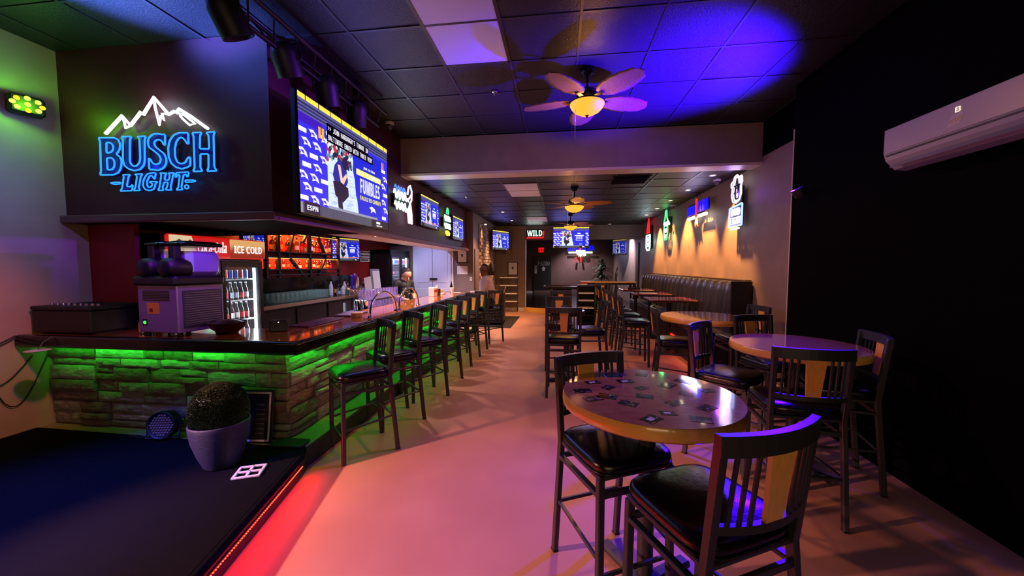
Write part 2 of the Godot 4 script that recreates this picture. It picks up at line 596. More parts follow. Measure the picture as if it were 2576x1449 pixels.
func flat(poly: Array, y0: float, y1: float) -> B:
	var q := PackedVector2Array()
	for p in poly: q.append(Vector2(p[0], p[1]))
	return B.new().prism(q, y0, y1, Vector3.ZERO, Basis(Vector3.RIGHT, Vector3.BACK, Vector3.UP))

func slab(x0: float, x1: float, y0: float, y1: float, z0: float, z1: float, bev := 0.0) -> B:
	return B.new().box(Vector3(x0 + x1, y0 + y1, z0 + z1) * 0.5, Vector3(absf(x1 - x0), absf(y1 - y0), absf(z1 - z0)), bev)

func shell() -> void:
	struct("floor", slab(-4.7, 2.85, -0.12, 0.0, 3.15, -13.2), mats.floor)
	struct("wall_left", slab(-4.67, XL, 0, HC, 3.12, -3.05), mats.cream_wall)
	struct("wall_behind_bar", slab(-4.67, XL, 0, HC, -3.05, -9.62), mats.red_wall)
	struct("wall_partition", slab(XL, -4.03, 0, 1.985, -3.05, -3.09), mats.red_wall)
	struct("wall_bar_end", slab(XL, -2.27, 0, HC, -9.5, -9.62), mats.mauve_wall)
	struct("wall_passage", slab(-2.39, -2.27, 0, HC, -9.62, -13.0), mats.mauve_wall)
	struct("wall_far", slab(-2.39, -1.22, 0, HF, -13.0, -13.15), mats.tan_wall)
	struct("wall_far_header", slab(-1.22, XR, 2.5, HF, -13.0, -13.15), mats.mauve_wall)
	struct("trim_1", slab(-1.235, -1.205, 0.0, 2.5, -12.98, -13.17), mats.cream_trim)
	struct("wall_right", slab(XR, 2.82, 0, 3.06, -4.45, -19.5), mats.tan_wall)
	struct("wall_right_upper", slab(XR, 2.82, 3.06, HC, -4.45, -5.5), mats.black_wall)
	struct("wall_right_black", slab(XB, 2.82, 0, HC, 3.12, -4.45), mats.black_wall)
	struct("trim_2", slab(XB - 0.006, XB + 0.03, 0, 3.06, -4.445, -4.457), mats.cream_trim)
	struct("baseboard_right", slab(XR - 0.015, XR, 0, 0.1, -4.46, -19.5), mats.white_trim)
	struct("baseboard_far", slab(-2.27, -1.24, 0, 0.12, -12.985, -13.0), mats.white_trim)
	struct("baseboard_bar_end", slab(-2.28, -2.255, 0, 0.12, -9.62, -12.98), mats.white_trim)
	# the front wall behind the camera, with its shop window
	struct("wall_front_low", slab(-4.67, 2.82, 0, 1.0, 3.0, 3.12), mats.mauve_wall)
	struct("wall_front_high", slab(-4.67, 2.82, 2.5, HC, 3.0, 3.12), mats.mauve_wall)
	struct("wall_front_stage", slab(-4.67, -0.75, 1.0, 2.5, 3.0, 3.12), mats.mauve_wall)
	struct("wall_front_corner", slab(1.85, 2.82, 1.0, 2.5, 3.0, 3.12), mats.mauve_wall)
	var w := struct("window_1", slab(-0.75, 1.85, 1.0, 2.5, 3.05, 3.07), glow("window_glow", Color(1.0, 0.84, 0.68), 1.0))
	for k in 5: part(w, "window_frame", slab(-0.77 + k * 0.65, -0.73 + k * 0.65, 1.0, 2.5, 2.99, 3.05), mats.white_trim)
	for y in [1.0, 1.75, 2.5]: part(w, "window_frame", slab(-0.77, 1.87, y - 0.02, y + 0.02, 2.995, 3.05), mats.white_trim)
	# the beam between the two ceilings
	struct("beam", slab(-2.44, XR, 2.975, HC, -5.5, -5.75), mats.tan_wall)
	struct("trim_3", slab(-2.44, XR, 2.955, 2.99, -5.485, -5.76), mats.cream_trim)

func ceiling_field(called: String, y: float, x0: float, x1: float, z0: float, z1: float, xs: Array, zs: Array, skip: Array) -> void:
	var slb := struct(called, slab(x0, x1, y + 0.02, y + 0.12, z0, z1), mats.grid_bar)
	var shared := {}
	for i in xs.size() - 1:
		for j in zs.size() - 1:
			if [i, j] in skip: continue
			var w: float = minf(xs[i + 1], x1) - maxf(xs[i], x0) - 0.016
			var d: float = absf(maxf(zs[j + 1], z1) - minf(zs[j], z0)) - 0.016
			if w < 0.05 or d < 0.05: continue
			var key := "%.3f %.3f" % [w, d]
			if not shared.has(key): shared[key] = B.new().box(Vector3.ZERO, Vector3(w, 0.016, d), 0.004).done()
			var mid := Vector3((minf(xs[i + 1], x1) + maxf(xs[i], x0)) * 0.5, y + 0.012 + rng.randf_range(-0.002, 0.002), (maxf(zs[j + 1], z1) + minf(zs[j], z0)) * 0.5)
			part(slb, "ceiling_tile", shared[key], mats.ceiling_black, mid, Basis(Vector3.FORWARD, rng.randf_range(-0.006, 0.006)) * Basis(Vector3.RIGHT, rng.randf_range(-0.006, 0.006)))
	for x in xs:
		if x > x0 + 0.02 and x < x1 - 0.02: part(slb, "grid_bar", slab(x - 0.011, x + 0.011, y - 0.003, y + 0.02, z0, z1), mats.grid_bar)
	for z in zs:
		if z < z0 - 0.02 and z > z1 + 0.02: part(slb, "grid_bar", slab(x0, x1, y - 0.002, y + 0.02, z - 0.011, z + 0.011), mats.grid_bar)

func light_panel(label: String, x0: float, x1: float, z0: float, z1: float, y: float) -> void:
	var t := thing("ceiling_light_panel", label, "light panel", Vector3((x0 + x1) / 2, y, (z0 + z1) / 2), 0, "unlit ceiling panels")
	var w := x1 - x0
	var d := absf(z1 - z0)
	part(t, "diffuser", B.new().box(Vector3(0, 0.004, 0), Vector3(w - 0.03, 0.008, d - 0.03), 0.003), mats.panel_white)
	for s in [-1, 1]:
		part(t, "frame", B.new().box(Vector3(s * (w / 2 - 0.01), 0.004, 0), Vector3(0.018, 0.016, d)), mats.grid_bar)
		part(t, "frame", B.new().box(Vector3(0, 0.004, s * (d / 2 - 0.01)), Vector3(w, 0.016, 0.018)), mats.grid_bar)

func ceilings() -> void:
	var xs := []
	for k in range(-7, 7): xs.append(-0.49 + 0.635 * k)
	var zs := []
	for k in range(-6, 4): zs.append(-3.6 - 0.61 * k)
	ceiling_field("ceiling", HC, -4.67, 2.82, 3.12, -5.5, xs, zs, [[6, 4], [6, 5]])
	light_panel("large unlit white ceiling panel above the aisle in front of the beam", -1.125, -0.49, -2.38, -3.6, HC)
	var zf := []
	for k in range(0, 14): zf.append(-5.75 - 0.61 * k)
	var xf := []
	for k in range(-3, 6): xf.append(-0.39 + 0.62 * k)
	ceiling_field("ceiling_far", HF, -2.6, 2.82, -5.75, -13.15, xf, zf, [[2, 2], [2, 1], [2, 9], [2, 8]])
	light_panel("white ceiling panel just behind the beam, near the small fan", -1.01, -0.39, -6.36, -7.58, HF)
	light_panel("small distant white ceiling panel near the far wall", -1.01, -0.39, -10.63, -11.85, HF)
	struct("ceiling_alcove", slab(-2.1, 2.82, HF, HF + 0.1, -13.15, -19.6), mats.ceiling_black)

func soffit() -> void:
	var s := struct("soffit", slab(XL, -2.44, 2.02, HC, -2.9, -4.4), mats.maroon)
	part(s, "fascia", slab(-2.44, -2.95, 2.02, HC, -4.4, -9.5), mats.maroon)
	part(s, "underside", slab(XL, -2.46, 1.985, 2.02, -2.92, -4.4), mats.black_wall)
	part(s, "underside", slab(-2.42, -2.95, 1.985, 2.02, -4.4, -9.5), mats.white_trim)
	part(s, "inner_ceiling", slab(XL, -2.95, 2.62, 2.7, -4.4, -9.5), mats.black_wall)
	part(s, "ledge", slab(XL, -2.385, 1.975, 2.045, -2.845, -2.9, 0.01), mt("mauve_trim", Color(0.42, 0.26, 0.30), 0.45))
	part(s, "ledge", slab(-2.44, -2.385, 1.975, 2.045, -2.9, -9.5, 0.01), mats.mauve_trim)
	for k in 5:
		var z := -4.75 - k * 1.0
		var d := thing("recessed_downlight", "%s white downlight under the bar soffit, counted from the big screen" % ["first", "second", "third", "fourth", "fifth"][k], "downlight", Vector3(-2.47, 1.984, z), 0, "downlights under the bar soffit")
		part(d, "trim_ring", B.new().lathe([Vector2(0.03, 0.0), Vector2(0.05, -0.004), Vector2(0.055, 0.0)], 20), mats.white_plastic)
		part(d, "lens", B.new().lathe([Vector2(0.0, -0.001), Vector2(0.03, -0.001)], 20), glow("downlight_lens", Color(0.95, 0.92, 1.0), 5.0))
		spot(d, Vector3(0, -0.012, 0), Vector3(0, -1, 0.0), Color(1.0, 0.86, 0.8), 3.6, 58.0, 0.8, 0.03)

func stage() -> void:
	var p := struct("floor_stage", flat([[XL, 3.0], [-0.59, 3.0], [-1.93, -2.474], [-1.98, -2.6], [-1.98, -8.4], [-2.4, -8.4], [-2.4, -2.95], [XL, -2.95]], 0.0, 0.16), mats.plywood)
	part(p, "riser_skirt", flat([[-0.585, 3.0], [-1.925, -2.474], [-1.975, -2.6], [-1.975, -8.4], [-1.97, -8.4], [-1.968, -2.6], [-1.917, -2.474], [-0.577, 3.0]], 0.0, 0.155), mats.black)
	part(p, "carpet", flat([[XL + 0.01, 2.98], [-0.6, 2.98], [-1.935, -2.47], [-1.99, -2.56], [XL + 0.01, -2.6]], 0.16, 0.17), mats.carpet)
	part(p, "carpet_nosing", B.new().tube([Vector3(-0.585, 0.145, 2.98), Vector3(-1.922, 0.145, -2.47), Vector3(-1.985, 0.15, -2.575)], 0.026, 10), mats.carpet)
	var a := Vector3(-1.908, 0.085, -2.46)
	var dir := (Vector3(-0.59, 0.085, 3.0) - Vector3(-1.93, 0.085, -2.474)).normalized()
	var out := Vector3(dir.z, 0, -dir.x)
	var t := thing("red_led_strip", "glowing red LED strip along the black stage edge", "LED strip", a)
	part(t, "backing", B.new().bar(Vector3(0, 0, 0), dir * 2.4, 0.012, 0.004, 0, Vector3.UP), mt("strip_red", Color(0.25, 0.02, 0.02), 0.5))
	var dot := B.new().box(Vector3.ZERO, Vector3(0.006, 0.008, 0.008), 0.002).done()
	for k in 134: part(t, "diode", dot, glow("diode_red", Color(1.0, 0.16, 0.08), 14.0), dir * (0.01 + k * 0.0178) + out * 0.006, Basis(Vector3.UP, -0.24))
	area(t, dir * 1.2 + out * 0.02, out + Vector3(0, -0.35, 0), Vector2(2.4, 0.02), Color(1.0, 0.045, 0.03), 1.1)

var stone_shapes := []

func stone_field(to: Node, from: Vector3, along: Vector3, out: Vector3, length: float, y0: float, y1: float) -> void:
	if stone_shapes.is_empty():
		for k in 9:
			var f := FastNoiseLite.new()
			f.seed = 100 + k
			f.frequency = 1.1
			f.fractal_octaves = 3
			var b := B.new()
			var rows := []
			for i in 6:
				var r := PackedVector3Array()
				for j in 10:
					var x := j / 9.0 - 0.5
					var y := i / 5.0 - 0.5
					var edge := minf(1.0, minf(minf(j, 9 - j) / 1.4, minf(i, 5 - i) / 1.2))
					var wob := f.get_noise_2d(x * 3.0 + 40.0, y * 1.2) * 0.02
					r.append(Vector3(x + (0.006 * f.get_noise_2d(y * 4.0, 7.0) if j in [0, 9] else 0.0), y + (0.05 * f.get_noise_2d(x * 3.0, 9.0) if i in [0, 5] else 0.0), 0.012 + 0.014 * sqrt(edge) + wob * edge))
				rows.append(r)
			b.grid(rows)
			var mid := Vector3(0, 0, -0.03)
			for j in 9:
				b.quad(rows[0][j], rows[0][j + 1], Vector3(rows[0][j + 1].x, rows[0][j + 1].y, -0.03), Vector3(rows[0][j].x, rows[0][j].y, -0.03), mid)
				b.quad(rows[5][j], rows[5][j + 1], Vector3(rows[5][j + 1].x, rows[5][j + 1].y, -0.03), Vector3(rows[5][j].x, rows[5][j].y, -0.03), mid)
			for i in 5:
				b.quad(rows[i][0], rows[i + 1][0], Vector3(rows[i + 1][0].x, rows[i + 1][0].y, -0.03), Vector3(rows[i][0].x, rows[i][0].y, -0.03), mid)
				b.quad(rows[i][9], rows[i + 1][9], Vector3(rows[i + 1][9].x, rows[i + 1][9].y, -0.03), Vector3(rows[i][9].x, rows[i][9].y, -0.03), mid)
			stone_shapes.append(b.done())
	var y := y0
	while y < y1 - 0.02:
		var h := rng.randf_range(0.075, 0.13)
		if y + h > y1 - 0.045: h = y1 - y
		var s := 0.0
		while s < length - 0.01:
			var w := rng.randf_range(0.16, 0.52)
			if h > 0.115 and rng.randf() < 0.35: w *= 0.6
			if s + w > length - 0.12: w = length - s
			var split := h > 0.105 and rng.randf() < 0.3
			for q in (2 if split else 1):
				var hh := h / (2.0 if split else 1.0)
				var at := from + along * (s + w * 0.5) + Vector3.UP * (y - from.y + hh * (q + 0.5)) + out * rng.randf_range(0.0, 0.04)
				var bs := Basis(along * (w - 0.007), Vector3.UP * (hh - 0.006), out) * Basis(Vector3.BACK, 0.0)
				part(to, "stone", stone_shapes[rng.randi() % 9], mats["stone_%d" % [0, 0, 1, 1, 2, 3][rng.randi() % 6]], at, bs)
			s += w
		y += h

func bar() -> void:
	var w := thing("bar_wall", "bar front clad in stacked rough ledge stones, lit green from above", "bar")
	part(w, "core", slab(XL + 0.02, -2.25, 0.16, 0.93, -2.77, -2.9), mats.black_wall)
	part(w, "core", slab(-2.25, -2.38, 0.16, 0.93, -2.77, -8.0), mats.black_wall)
	stone_field(w, Vector3(XL + 0.01, 0.16, -2.745), Vector3.RIGHT, Vector3.BACK, 2.33, 0.165, 0.93)
	stone_field(w, Vector3(-2.235, 0.16, -2.735), Vector3.FORWARD, Vector3.RIGHT, 5.27, 0.165, 0.93)
	var t := thing("bar_worktop", "glossy amber wooden bar top with a thick black edge", "bar top")
	part(t, "wood_surface", flat([[XL + 0.02, -2.575], [-2.035, -2.6], [-2.035, -8.1], [-2.6, -8.1], [-2.6, -3.1], [XL + 0.02, -3.1]], 0.945, 1.0), mats.bar_wood)
	var ed := [[XL + 0.02, -2.5], [-1.965, -2.53], [-1.965, -8.16]]
	var prof := [Vector2(0.0, 0.92), Vector2(-0.012, 0.905), Vector2(-0.03, 0.905), Vector2(-0.07, 0.915), Vector2(-0.07, 1.0), Vector2(-0.05, 1.004), Vector2(-0.02, 1.004), Vector2(-0.004, 0.996), Vector2(0.0, 0.98)]
	var rows := []
	for i in 3:
		var o: Vector2 = [Vector2(0, 1), Vector2(1, 1), Vector2(1, 0)][i]
		var r := PackedVector3Array()
		for q in prof: r.append(Vector3(ed[i][0] + o.x * q.x, q.y, ed[i][1] + o.y * q.x))
		r.append(r[0])
		rows.append(r)
	for i in 2: part(t, "edge_rail", B.new().grid([rows[i], rows[i + 1]]), mt("edge_black", Color(0.03, 0.025, 0.03), 0.16))
	part(t, "end_cap", slab(-2.6, -1.965, 0.91, 1.004, -8.1, -8.16, 0.01), mats.edge_black)
	part(t, "inner_edge", slab(-2.63, -2.6, 0.93, 1.002, -3.1, -8.1), mats.edge_black)
	# green light strips under the overhang
	var g := thing("green_led_strip", "green LED strip glowing under the bar overhang above the stones", "LED strip", Vector3(-3.28, 0.918, -2.585))
	part(g, "diffuser", B.new().box(Vector3.ZERO, Vector3(2.3, 0.006, 0.012)), glow("green_glow", Color(0.12, 1.0, 0.2), 2.2))
	area(g, Vector3(0, 0.0, -0.008), Vector3(0, -0.05, -1), Vector2(2.2, 0.014), Color(0.14, 1.0, 0.2), 0.62)
	var g2 := thing("green_led_strip", "green LED strip under the bar overhang along the stools", "LED strip", Vector3(-2.13, 0.925, -5.3))
	part(g2, "diffuser", B.new().box(Vector3.ZERO, Vector3(0.012, 0.006, 5.2)), mats.green_glow)
	area(g2, Vector3(0, -0.008, 0), Vector3(-0.35, -1, 0), Vector2(0.014, 5.2), Color(0.14, 1.0, 0.2), 1.5, Vector3.FORWARD)

func lat(p: Array, seg := 14) -> B:
	return B.new().lathe(p, seg)

func solid_glass(key: String, col: Color, a := 0.0) -> StandardMaterial3D:
	if mats.has(key): return mats[key]
	var m := mt(key, Color(col.r, col.g, col.b, a), 0.04)
	m.transparency = BaseMaterial3D.TRANSPARENCY_ALPHA
	m.refraction_enabled = true
	m.refraction_scale = 0.05
	return m

var bottle_shapes := {}

func bottle(kind: int, glass_m: Material, label_m: Material, label: String, group: String, at: Vector3, sc := 1.0) -> Node3D:
	if bottle_shapes.is_empty():
		bottle_shapes[0] = [lat([Vector2(0, 0), Vector2(0.034, 0), Vector2(0.037, 0.01), Vector2(0.037, 0.17), Vector2(0.03, 0.2), Vector2(0.015, 0.225), Vector2(0.014, 0.275), Vector2(0, 0.275)]), lat([Vector2(0.0, 0.30), Vector2(0.017, 0.30), Vector2(0.017, 0.262), Vector2(0.0, 0.262)], 10), lat([Vector2(0.0376, 0.05), Vector2(0.0378, 0.05), Vector2(0.0378, 0.13), Vector2(0.0376, 0.13)])]
		bottle_shapes[1] = [lat([Vector2(0, 0), Vector2(0.042, 0), Vector2(0.046, 0.012), Vector2(0.046, 0.12), Vector2(0.038, 0.16), Vector2(0.014, 0.185), Vector2(0.013, 0.215), Vector2(0, 0.215)]), lat([Vector2(0.0, 0.245), Vector2(0.018, 0.24), Vector2(0.018, 0.205), Vector2(0.0, 0.205)], 10), lat([Vector2(0.0466, 0.03), Vector2(0.0468, 0.03), Vector2(0.0468, 0.1), Vector2(0.0466, 0.1)])]
		bottle_shapes[2] = [lat([Vector2(0, 0), Vector2(0.028, 0), Vector2(0.0305, 0.008), Vector2(0.0305, 0.11), Vector2(0.026, 0.14), Vector2(0.014, 0.175), Vector2(0.0125, 0.215), Vector2(0, 0.215)], 12), lat([Vector2(0.0, 0.224), Vector2(0.0145, 0.222), Vector2(0.0145, 0.208), Vector2(0.0, 0.208)], 10), lat([Vector2(0.031, 0.03), Vector2(0.0312, 0.03), Vector2(0.0312, 0.095), Vector2(0.031, 0.095)], 12)]
		bottle_shapes[3] = [lat([Vector2(0, 0), Vector2(0.028, 0), Vector2(0.033, 0.01), Vector2(0.033, 0.11), Vector2(0.027, 0.122), Vector2(0, 0.122)], 12), lat([Vector2(0.0, 0.1245), Vector2(0.026, 0.1245), Vector2(0.027, 0.121), Vector2(0, 0.121)], 10), lat([Vector2(0.0333, 0.02), Vector2(0.0335, 0.02), Vector2(0.0335, 0.1), Vector2(0.0333, 0.1)], 12)]
		for k in bottle_shapes: for i in 3: bottle_shapes[k][i] = bottle_shapes[k][i].done()
	var t := thing("can" if kind == 3 else "bottle", label, "can" if kind == 3 else "bottle", at, rng.randf_range(0, 360), group)
	t.scale = Vector3(sc, sc, sc)
	part(t, "body", bottle_shapes[kind][0], glass_m)
	part(t, "cap", bottle_shapes[kind][1], [mats.black_gloss, mats.chrome, mats.chrome, mats.chrome][kind])
	part(t, "label", bottle_shapes[kind][2], label_m)
	return t

func cooler_box(t: Node3D, w: float, d: float, h0: float, h: float, doors: int, head: float) -> void:
	# front towards local +z; w along local x
	part(t, "side_panel", slab(-w / 2, -w / 2 + 0.04, h0, h, -d, -0.03), mats.black)
	part(t, "side_panel", slab(w / 2 - 0.04, w / 2, h0, h, -d, -0.03), mats.black)
	part(t, "back_panel", slab(-w / 2, w / 2, h0, h, -d, -d + 0.03), mt("liner_white", Color(0.85, 0.87, 0.9), 0.5))
	part(t, "base", slab(-w / 2, w / 2, h0, h0 + 0.16, -d, 0.0), mats.black)
	part(t, "top", slab(-w / 2, w / 2, h - head, h, -d, 0.0), mats.black)
	var dw := w / doors
	for k in doors:
		var x0 := -w / 2 + dw * k
		var f := part(t, "door_frame", slab(x0 + 0.005, x0 + 0.055, h0 + 0.165, h - head - 0.005, -0.02, 0.02, 0.004), mats.dark_plastic)
		part(t, "door_frame", slab(x0 + dw - 0.055, x0 + dw - 0.005, h0 + 0.165, h - head - 0.005, -0.02, 0.02, 0.004), mats.dark_plastic)
		part(t, "door_frame", slab(x0 + 0.055, x0 + dw - 0.055, h0 + 0.165, h0 + 0.215, -0.02, 0.02), mats.dark_plastic)
		part(t, "door_frame", slab(x0 + 0.055, x0 + dw - 0.055, h - head - 0.075, h - head - 0.005, -0.02, 0.02), mats.dark_plastic)
		part(t, "glass_pane", slab(x0 + 0.055, x0 + dw - 0.055, h0 + 0.215, h - head - 0.075, -0.002, 0.002), glass("cooler_glass", Color(0.9, 0.95, 1.0), 0.05))
		part(f, "handle", slab(x0 + 0.07, x0 + 0.085, 0.9, 1.3, 0.02, 0.04, 0.004), mats.steel)

func cooler_rows(t: Node3D, w: float, x0: float, x1: float, ys: Array, label: String, group: String, base_z: float) -> void:
	for i in ys.size():
		part(t, "wire_shelf", slab(-w / 2 + 0.04, w / 2 - 0.04, ys[i] - 0.012, ys[i], -0.5, -0.06), mt("shelf_white", Color(0.9, 0.92, 0.95), 0.4))
		var x := x0
		while x < x1:
			for r in 2:
				var at := t.to_global(Vector3(x, ys[i], base_z - r * 0.075))
				var q: int = [0, 0, 1, 2][rng.randi() % 4]
				if i == ys.size() - 1: bottle(3, mats.steel, mats[["can_blue", "can_red", "can_white"][q]], "slim %s can on the top shelf of the %s" % [["blue", "red", "white"][q], label], "cans in the " + label, at, 0.98)
				else:
					q = rng.randi() % 3
					bottle(2, mats["beer_%d" % (rng.randi() % 3)], mats[["label_white", "label_red", "label_silver"][q]], "%s-labelled beer bottle on the %s shelf of the %s" % [["white", "red", "silver"][q], ["lowest", "second", "third", "fourth"][i], label], "bottles in the " + label, at, 0.98)
			x += 0.072

func back_bar() -> void:
	glow("cooler_light", Color(0.9, 0.97, 1.0), 5.0)
	mt("can_blue", Color(0.1, 0.25, 0.7), 0.3, 0.3)
	mt("can_red", Color(0.75, 0.2, 0.1), 0.3, 0.3)
	mt("can_white", Color(0.85, 0.85, 0.85), 0.3, 0.3)
	mt("beer_0", Color(0.10, 0.05, 0.03), 0.08)
	mt("beer_1", Color(0.16, 0.07, 0.03), 0.08)
	mt("beer_2", Color(0.05, 0.09, 0.05), 0.08)
	mt("label_white", Color(0.85, 0.85, 0.82), 0.6)
	mt("label_red", Color(0.75, 0.12, 0.1), 0.6)
	mt("label_silver", Color(0.6, 0.65, 0.75), 0.5)
	mt("label_gold", Color(0.8, 0.62, 0.25), 0.5)
	# large cooler with the lit red header
	var c := thing("drinks_cooler", "tall black glass-door drinks cooler with a lit red soda header", "cooler", Vector3(-3.82, 0, -3.72), 90)
	cooler_box(c, 1.18, 0.66, 0.0, 1.9, 2, 0.25)
	cooler_rows(c, 1.18, 0.1, 0.53, [0.44, 0.68, 0.925, 1.17, 1.425], "tall soda cooler", "soda", -0.12)
	var hd := part(c, "header_sign", slab(-0.59, 0.59, 1.665, 1.9, 0.0, 0.06, 0.02), glow("header_red", Color(0.85, 0.09, 0.05), 0.85))
	var art := Image.create(256, 64, false, Image.FORMAT_RGB8)
	for y in 64:
		for x in 256:
			var q := sin(x * 0.09) * 6.0 + sin(x * 0.23 + 2.0) * 3.0
			var f := clampf((y - 22.0 + q) / 26.0, 0, 1)
			art.set_pixel(x, y, Color(0.95, 0.72, 0.45).lerp(Color(0.62, 0.16, 0.05), f) if (x * 7 + y * 3) % 23 > 1 else Color(0.5, 0.2, 0.08))
	var am := mt("header_art", Color.BLACK, 0.4)
	am.emission_enabled = true
	am.emission_texture = ImageTexture.create_from_image(art)
	am.emission = Color.BLACK
	am.emission_energy_multiplier = 0.9
	part(hd, "canyon_print", B.new().grid([PackedVector3Array([Vector3(0.08, 1.89, 0.0625), Vector3(0.585, 1.89, 0.0625)]), PackedVector3Array([Vector3(0.08, 1.675, 0.0625), Vector3(0.585, 1.675, 0.0625)])]), am)
	part(hd, "mountain_print", B.new().grid([PackedVector3Array([Vector3(-0.585, 1.89, 0.0625), Vector3(-0.36, 1.89, 0.0625)]), PackedVector3Array([Vector3(-0.585, 1.675, 0.0625), Vector3(-0.3, 1.675, 0.0625)])]), glow("print_cream", Color(0.95, 0.85, 0.66), 0.8))
	for k in 2: part(hd, "mountain_print", B.new().prism(PackedVector2Array([Vector2(-0.09, 0), Vector2(-0.03, 0.05), Vector2(0.0, 0.075), Vector2(0.04, 0.05), Vector2(0.09, 0)]), 0.0, 0.002, Vector3(-0.49 + k * 0.11, 1.78, 0.063)), glow("print_brown", Color(0.55, 0.3, 0.12), 0.6))
	var sw := glow("print_white", Color(1, 1, 1), 1.1)
	letters(hd, "lettering", "Coca-Cola", sw, Vector3(-0.13, 1.785, 0.065), Basis(Vector3(1, 0.02, 0), Vector3(0.12, 1, 0), Vector3.BACK), 0.34, 0.12, 0.003, serif)
	letters(hd, "lettering", "ICE COLD", sw, Vector3(0.33, 1.775, 0.067), Basis.IDENTITY, 0.4, 0.085, 0.003)
	part(c, "light_tube", slab(0.535, 0.55, 0.4, 1.56, -0.08, -0.05), mats.cooler_light)
	part(c, "light_tube", slab(0.02, 0.03, 0.4, 1.56, -0.08, -0.05), mats.cooler_light)
	area(c, Vector3(0.52, 1.0, -0.06), Vector3(-0.8, 0, -0.5), Vector2(0.03, 1.1), Color(0.88, 0.96, 1.0), 0.9)
	area(c, Vector3(0.045, 1.0, -0.06), Vector3(0.8, 0, -0.5), Vector2(0.03, 1.1), Color(0.88, 0.96, 1.0), 0.6)
	# second cooler at the end of the back wall
	var c2 := thing("drinks_cooler", "narrow black two-door beer cooler at the far end of the back bar", "cooler", Vector3(-4.0, 0, -8.9), 90)
	cooler_box(c2, 1.1, 0.5, 0.0, 1.98, 2, 0.1)
	cooler_rows(c2, 1.1, -0.46, 0.5, [0.75, 1.05, 1.36, 1.64], "narrow beer cooler", "beer", -0.12)
	for x in [-0.5, 0.5]: part(c2, "light_tube", slab(x - 0.01, x + 0.01, 0.4, 1.8, -0.09, -0.06), mats.cooler_light)
	area(c2, Vector3(0, 1.78, -0.05), Vector3(0, -1, -0.4), Vector2(1.0, 0.03), Color(0.9, 1.0, 0.95), 0.8, Vector3.BACK)
	# back counter
	var k := thing("back_counter", "dark back-bar counter with a pale edge under the liquor shelves", "counter", Vector3(-4.27, 0.16, -6.35))
	part(k, "cabinet", slab(-0.27, 0.2, -0.16, 0.82, 1.98, -1.95), mats.black)
	part(k, "worktop", slab(-0.27, 0.25, 0.82, 0.86, 2.0, -1.97, 0.005), mt("counter_top", Color(0.10, 0.09, 0.09), 0.25))
	part(k, "edge_strip", slab(0.25, 0.262, 0.815, 0.865, 2.0, -1.97), mt("counter_edge", Color(0.55, 0.47, 0.36), 0.5))
	for z in 5: part(k, "door", slab(0.2, 0.22, -0.04, 0.78, 1.9 - z * 0.78, 1.18 - z * 0.78, 0.005), mats.dark_plastic)
	# liquor shelves
	var s := thing("liquor_shelf", "black wooden wall shelf of spirits glowing red and orange", "shelf", Vector3(-4.36, 0, -5.8))
	part(s, "back_panel", slab(-0.185, -0.17, 1.4, 2.5, 0.92, -0.9), mt("shelf_red", Color(0.72, 0.10, 0.05), 0.5))
	part(s, "splash_panel", slab(-0.185, -0.175, 1.02, 1.4, 0.92, -1.9), mt("splash_dark", Color(0.07, 0.09, 0.08), 0.15))
	for y in [1.46, 1.54, 1.73, 1.81, 2.12, 2.22]: part(s, "board", slab(-0.17, 0.12, y - 0.022, y, 0.92, -0.9, 0.003), mats.black)
	for z in [0.9, 0.66, -0.05, -0.88]: part(s, "upright", slab(0.07, 0.12, 1.4, 2.5, z + 0.02, z - 0.02), mats.black)
	for q in [[0.32, 2.1, 0.45, 1.75], [0.45, 1.75, 0.1, 1.42], [-0.3, 2.1, -0.5, 1.75], [-0.5, 1.75, -0.28, 1.42], [0.12, 1.98, 0.0, 2.1]]:
		part(s, "slanted_board", B.new().bar(Vector3(0.085, q[1], q[0]), Vector3(0.085, q[3], q[2]), 0.05, 0.03), mats.black)
	for y in [2.095, 1.705]:
		part(s, "led_strip", slab(0.09, 0.1, y - 0.004, y + 0.003, 0.9, -0.88), glow("warm_strip", Color(1.0, 0.62, 0.32), 3.0))
		area(s, Vector3(0.08, y - 0.008, 0), Vector3(-0.75, -1, 0), Vector2(0.012, 1.75), Color(1.0, 0.5, 0.22), 3.2 if y > 2.0 else 1.7, Vector3.FORWARD)
	var tints := [["spirit_clear", Color(0.95, 0.95, 0.9)], ["spirit_amber", Color(0.95, 0.55, 0.15)], ["spirit_gold", Color(0.98, 0.8, 0.35)], ["spirit_brown", Color(0.55, 0.22, 0.06)], ["spirit_green", Color(0.4, 0.75, 0.3)], ["spirit_pink", Color(0.95, 0.5, 0.45)]]
	for q in tints: solid_glass(q[0], q[1])
	for row in [[1.81, "middle"], [1.54, "lower"], [2.22, "top"]]:
		var z := -4.98
		while z > -6.6:
			var tn: Array = tints[[0, 1, 1, 2, 2, 3, 4, 5][rng.randi() % 8]]
			var tall := rng.randf_range(0.82, 1.0) if row[1] != "lower" else rng.randf_range(0.55, 0.62)
			bottle(rng.randi() % 2, mats[tn[0]], mats[["label_white", "label_gold", "label_red", "label_gold"][rng.randi() % 4]], "%s liquor bottle on the %s board of the glowing wall shelf" % [tn[0].substr(7), row[1]], "bottles on the %s shelf board" % row[1], Vector3(-4.34 + rng.randf_range(-0.03, 0.03), row[0], z), tall)
			z -= rng.randf_range(0.085, 0.125)
	# glasses on the back counter
	var gm := glass("clear_glass", Color(0.55, 0.75, 0.66), 0.2)
	var gs := B.new().lathe([Vector2(0, 0.004), Vector2(0.024, 0.004), Vector2(0.03, 0.0), Vector2(0.032, 0.01), Vector2(0.041, 0.145), Vector2(0.0395, 0.145), Vector2(0.03, 0.015), Vector2(0, 0.012)], 12).done()
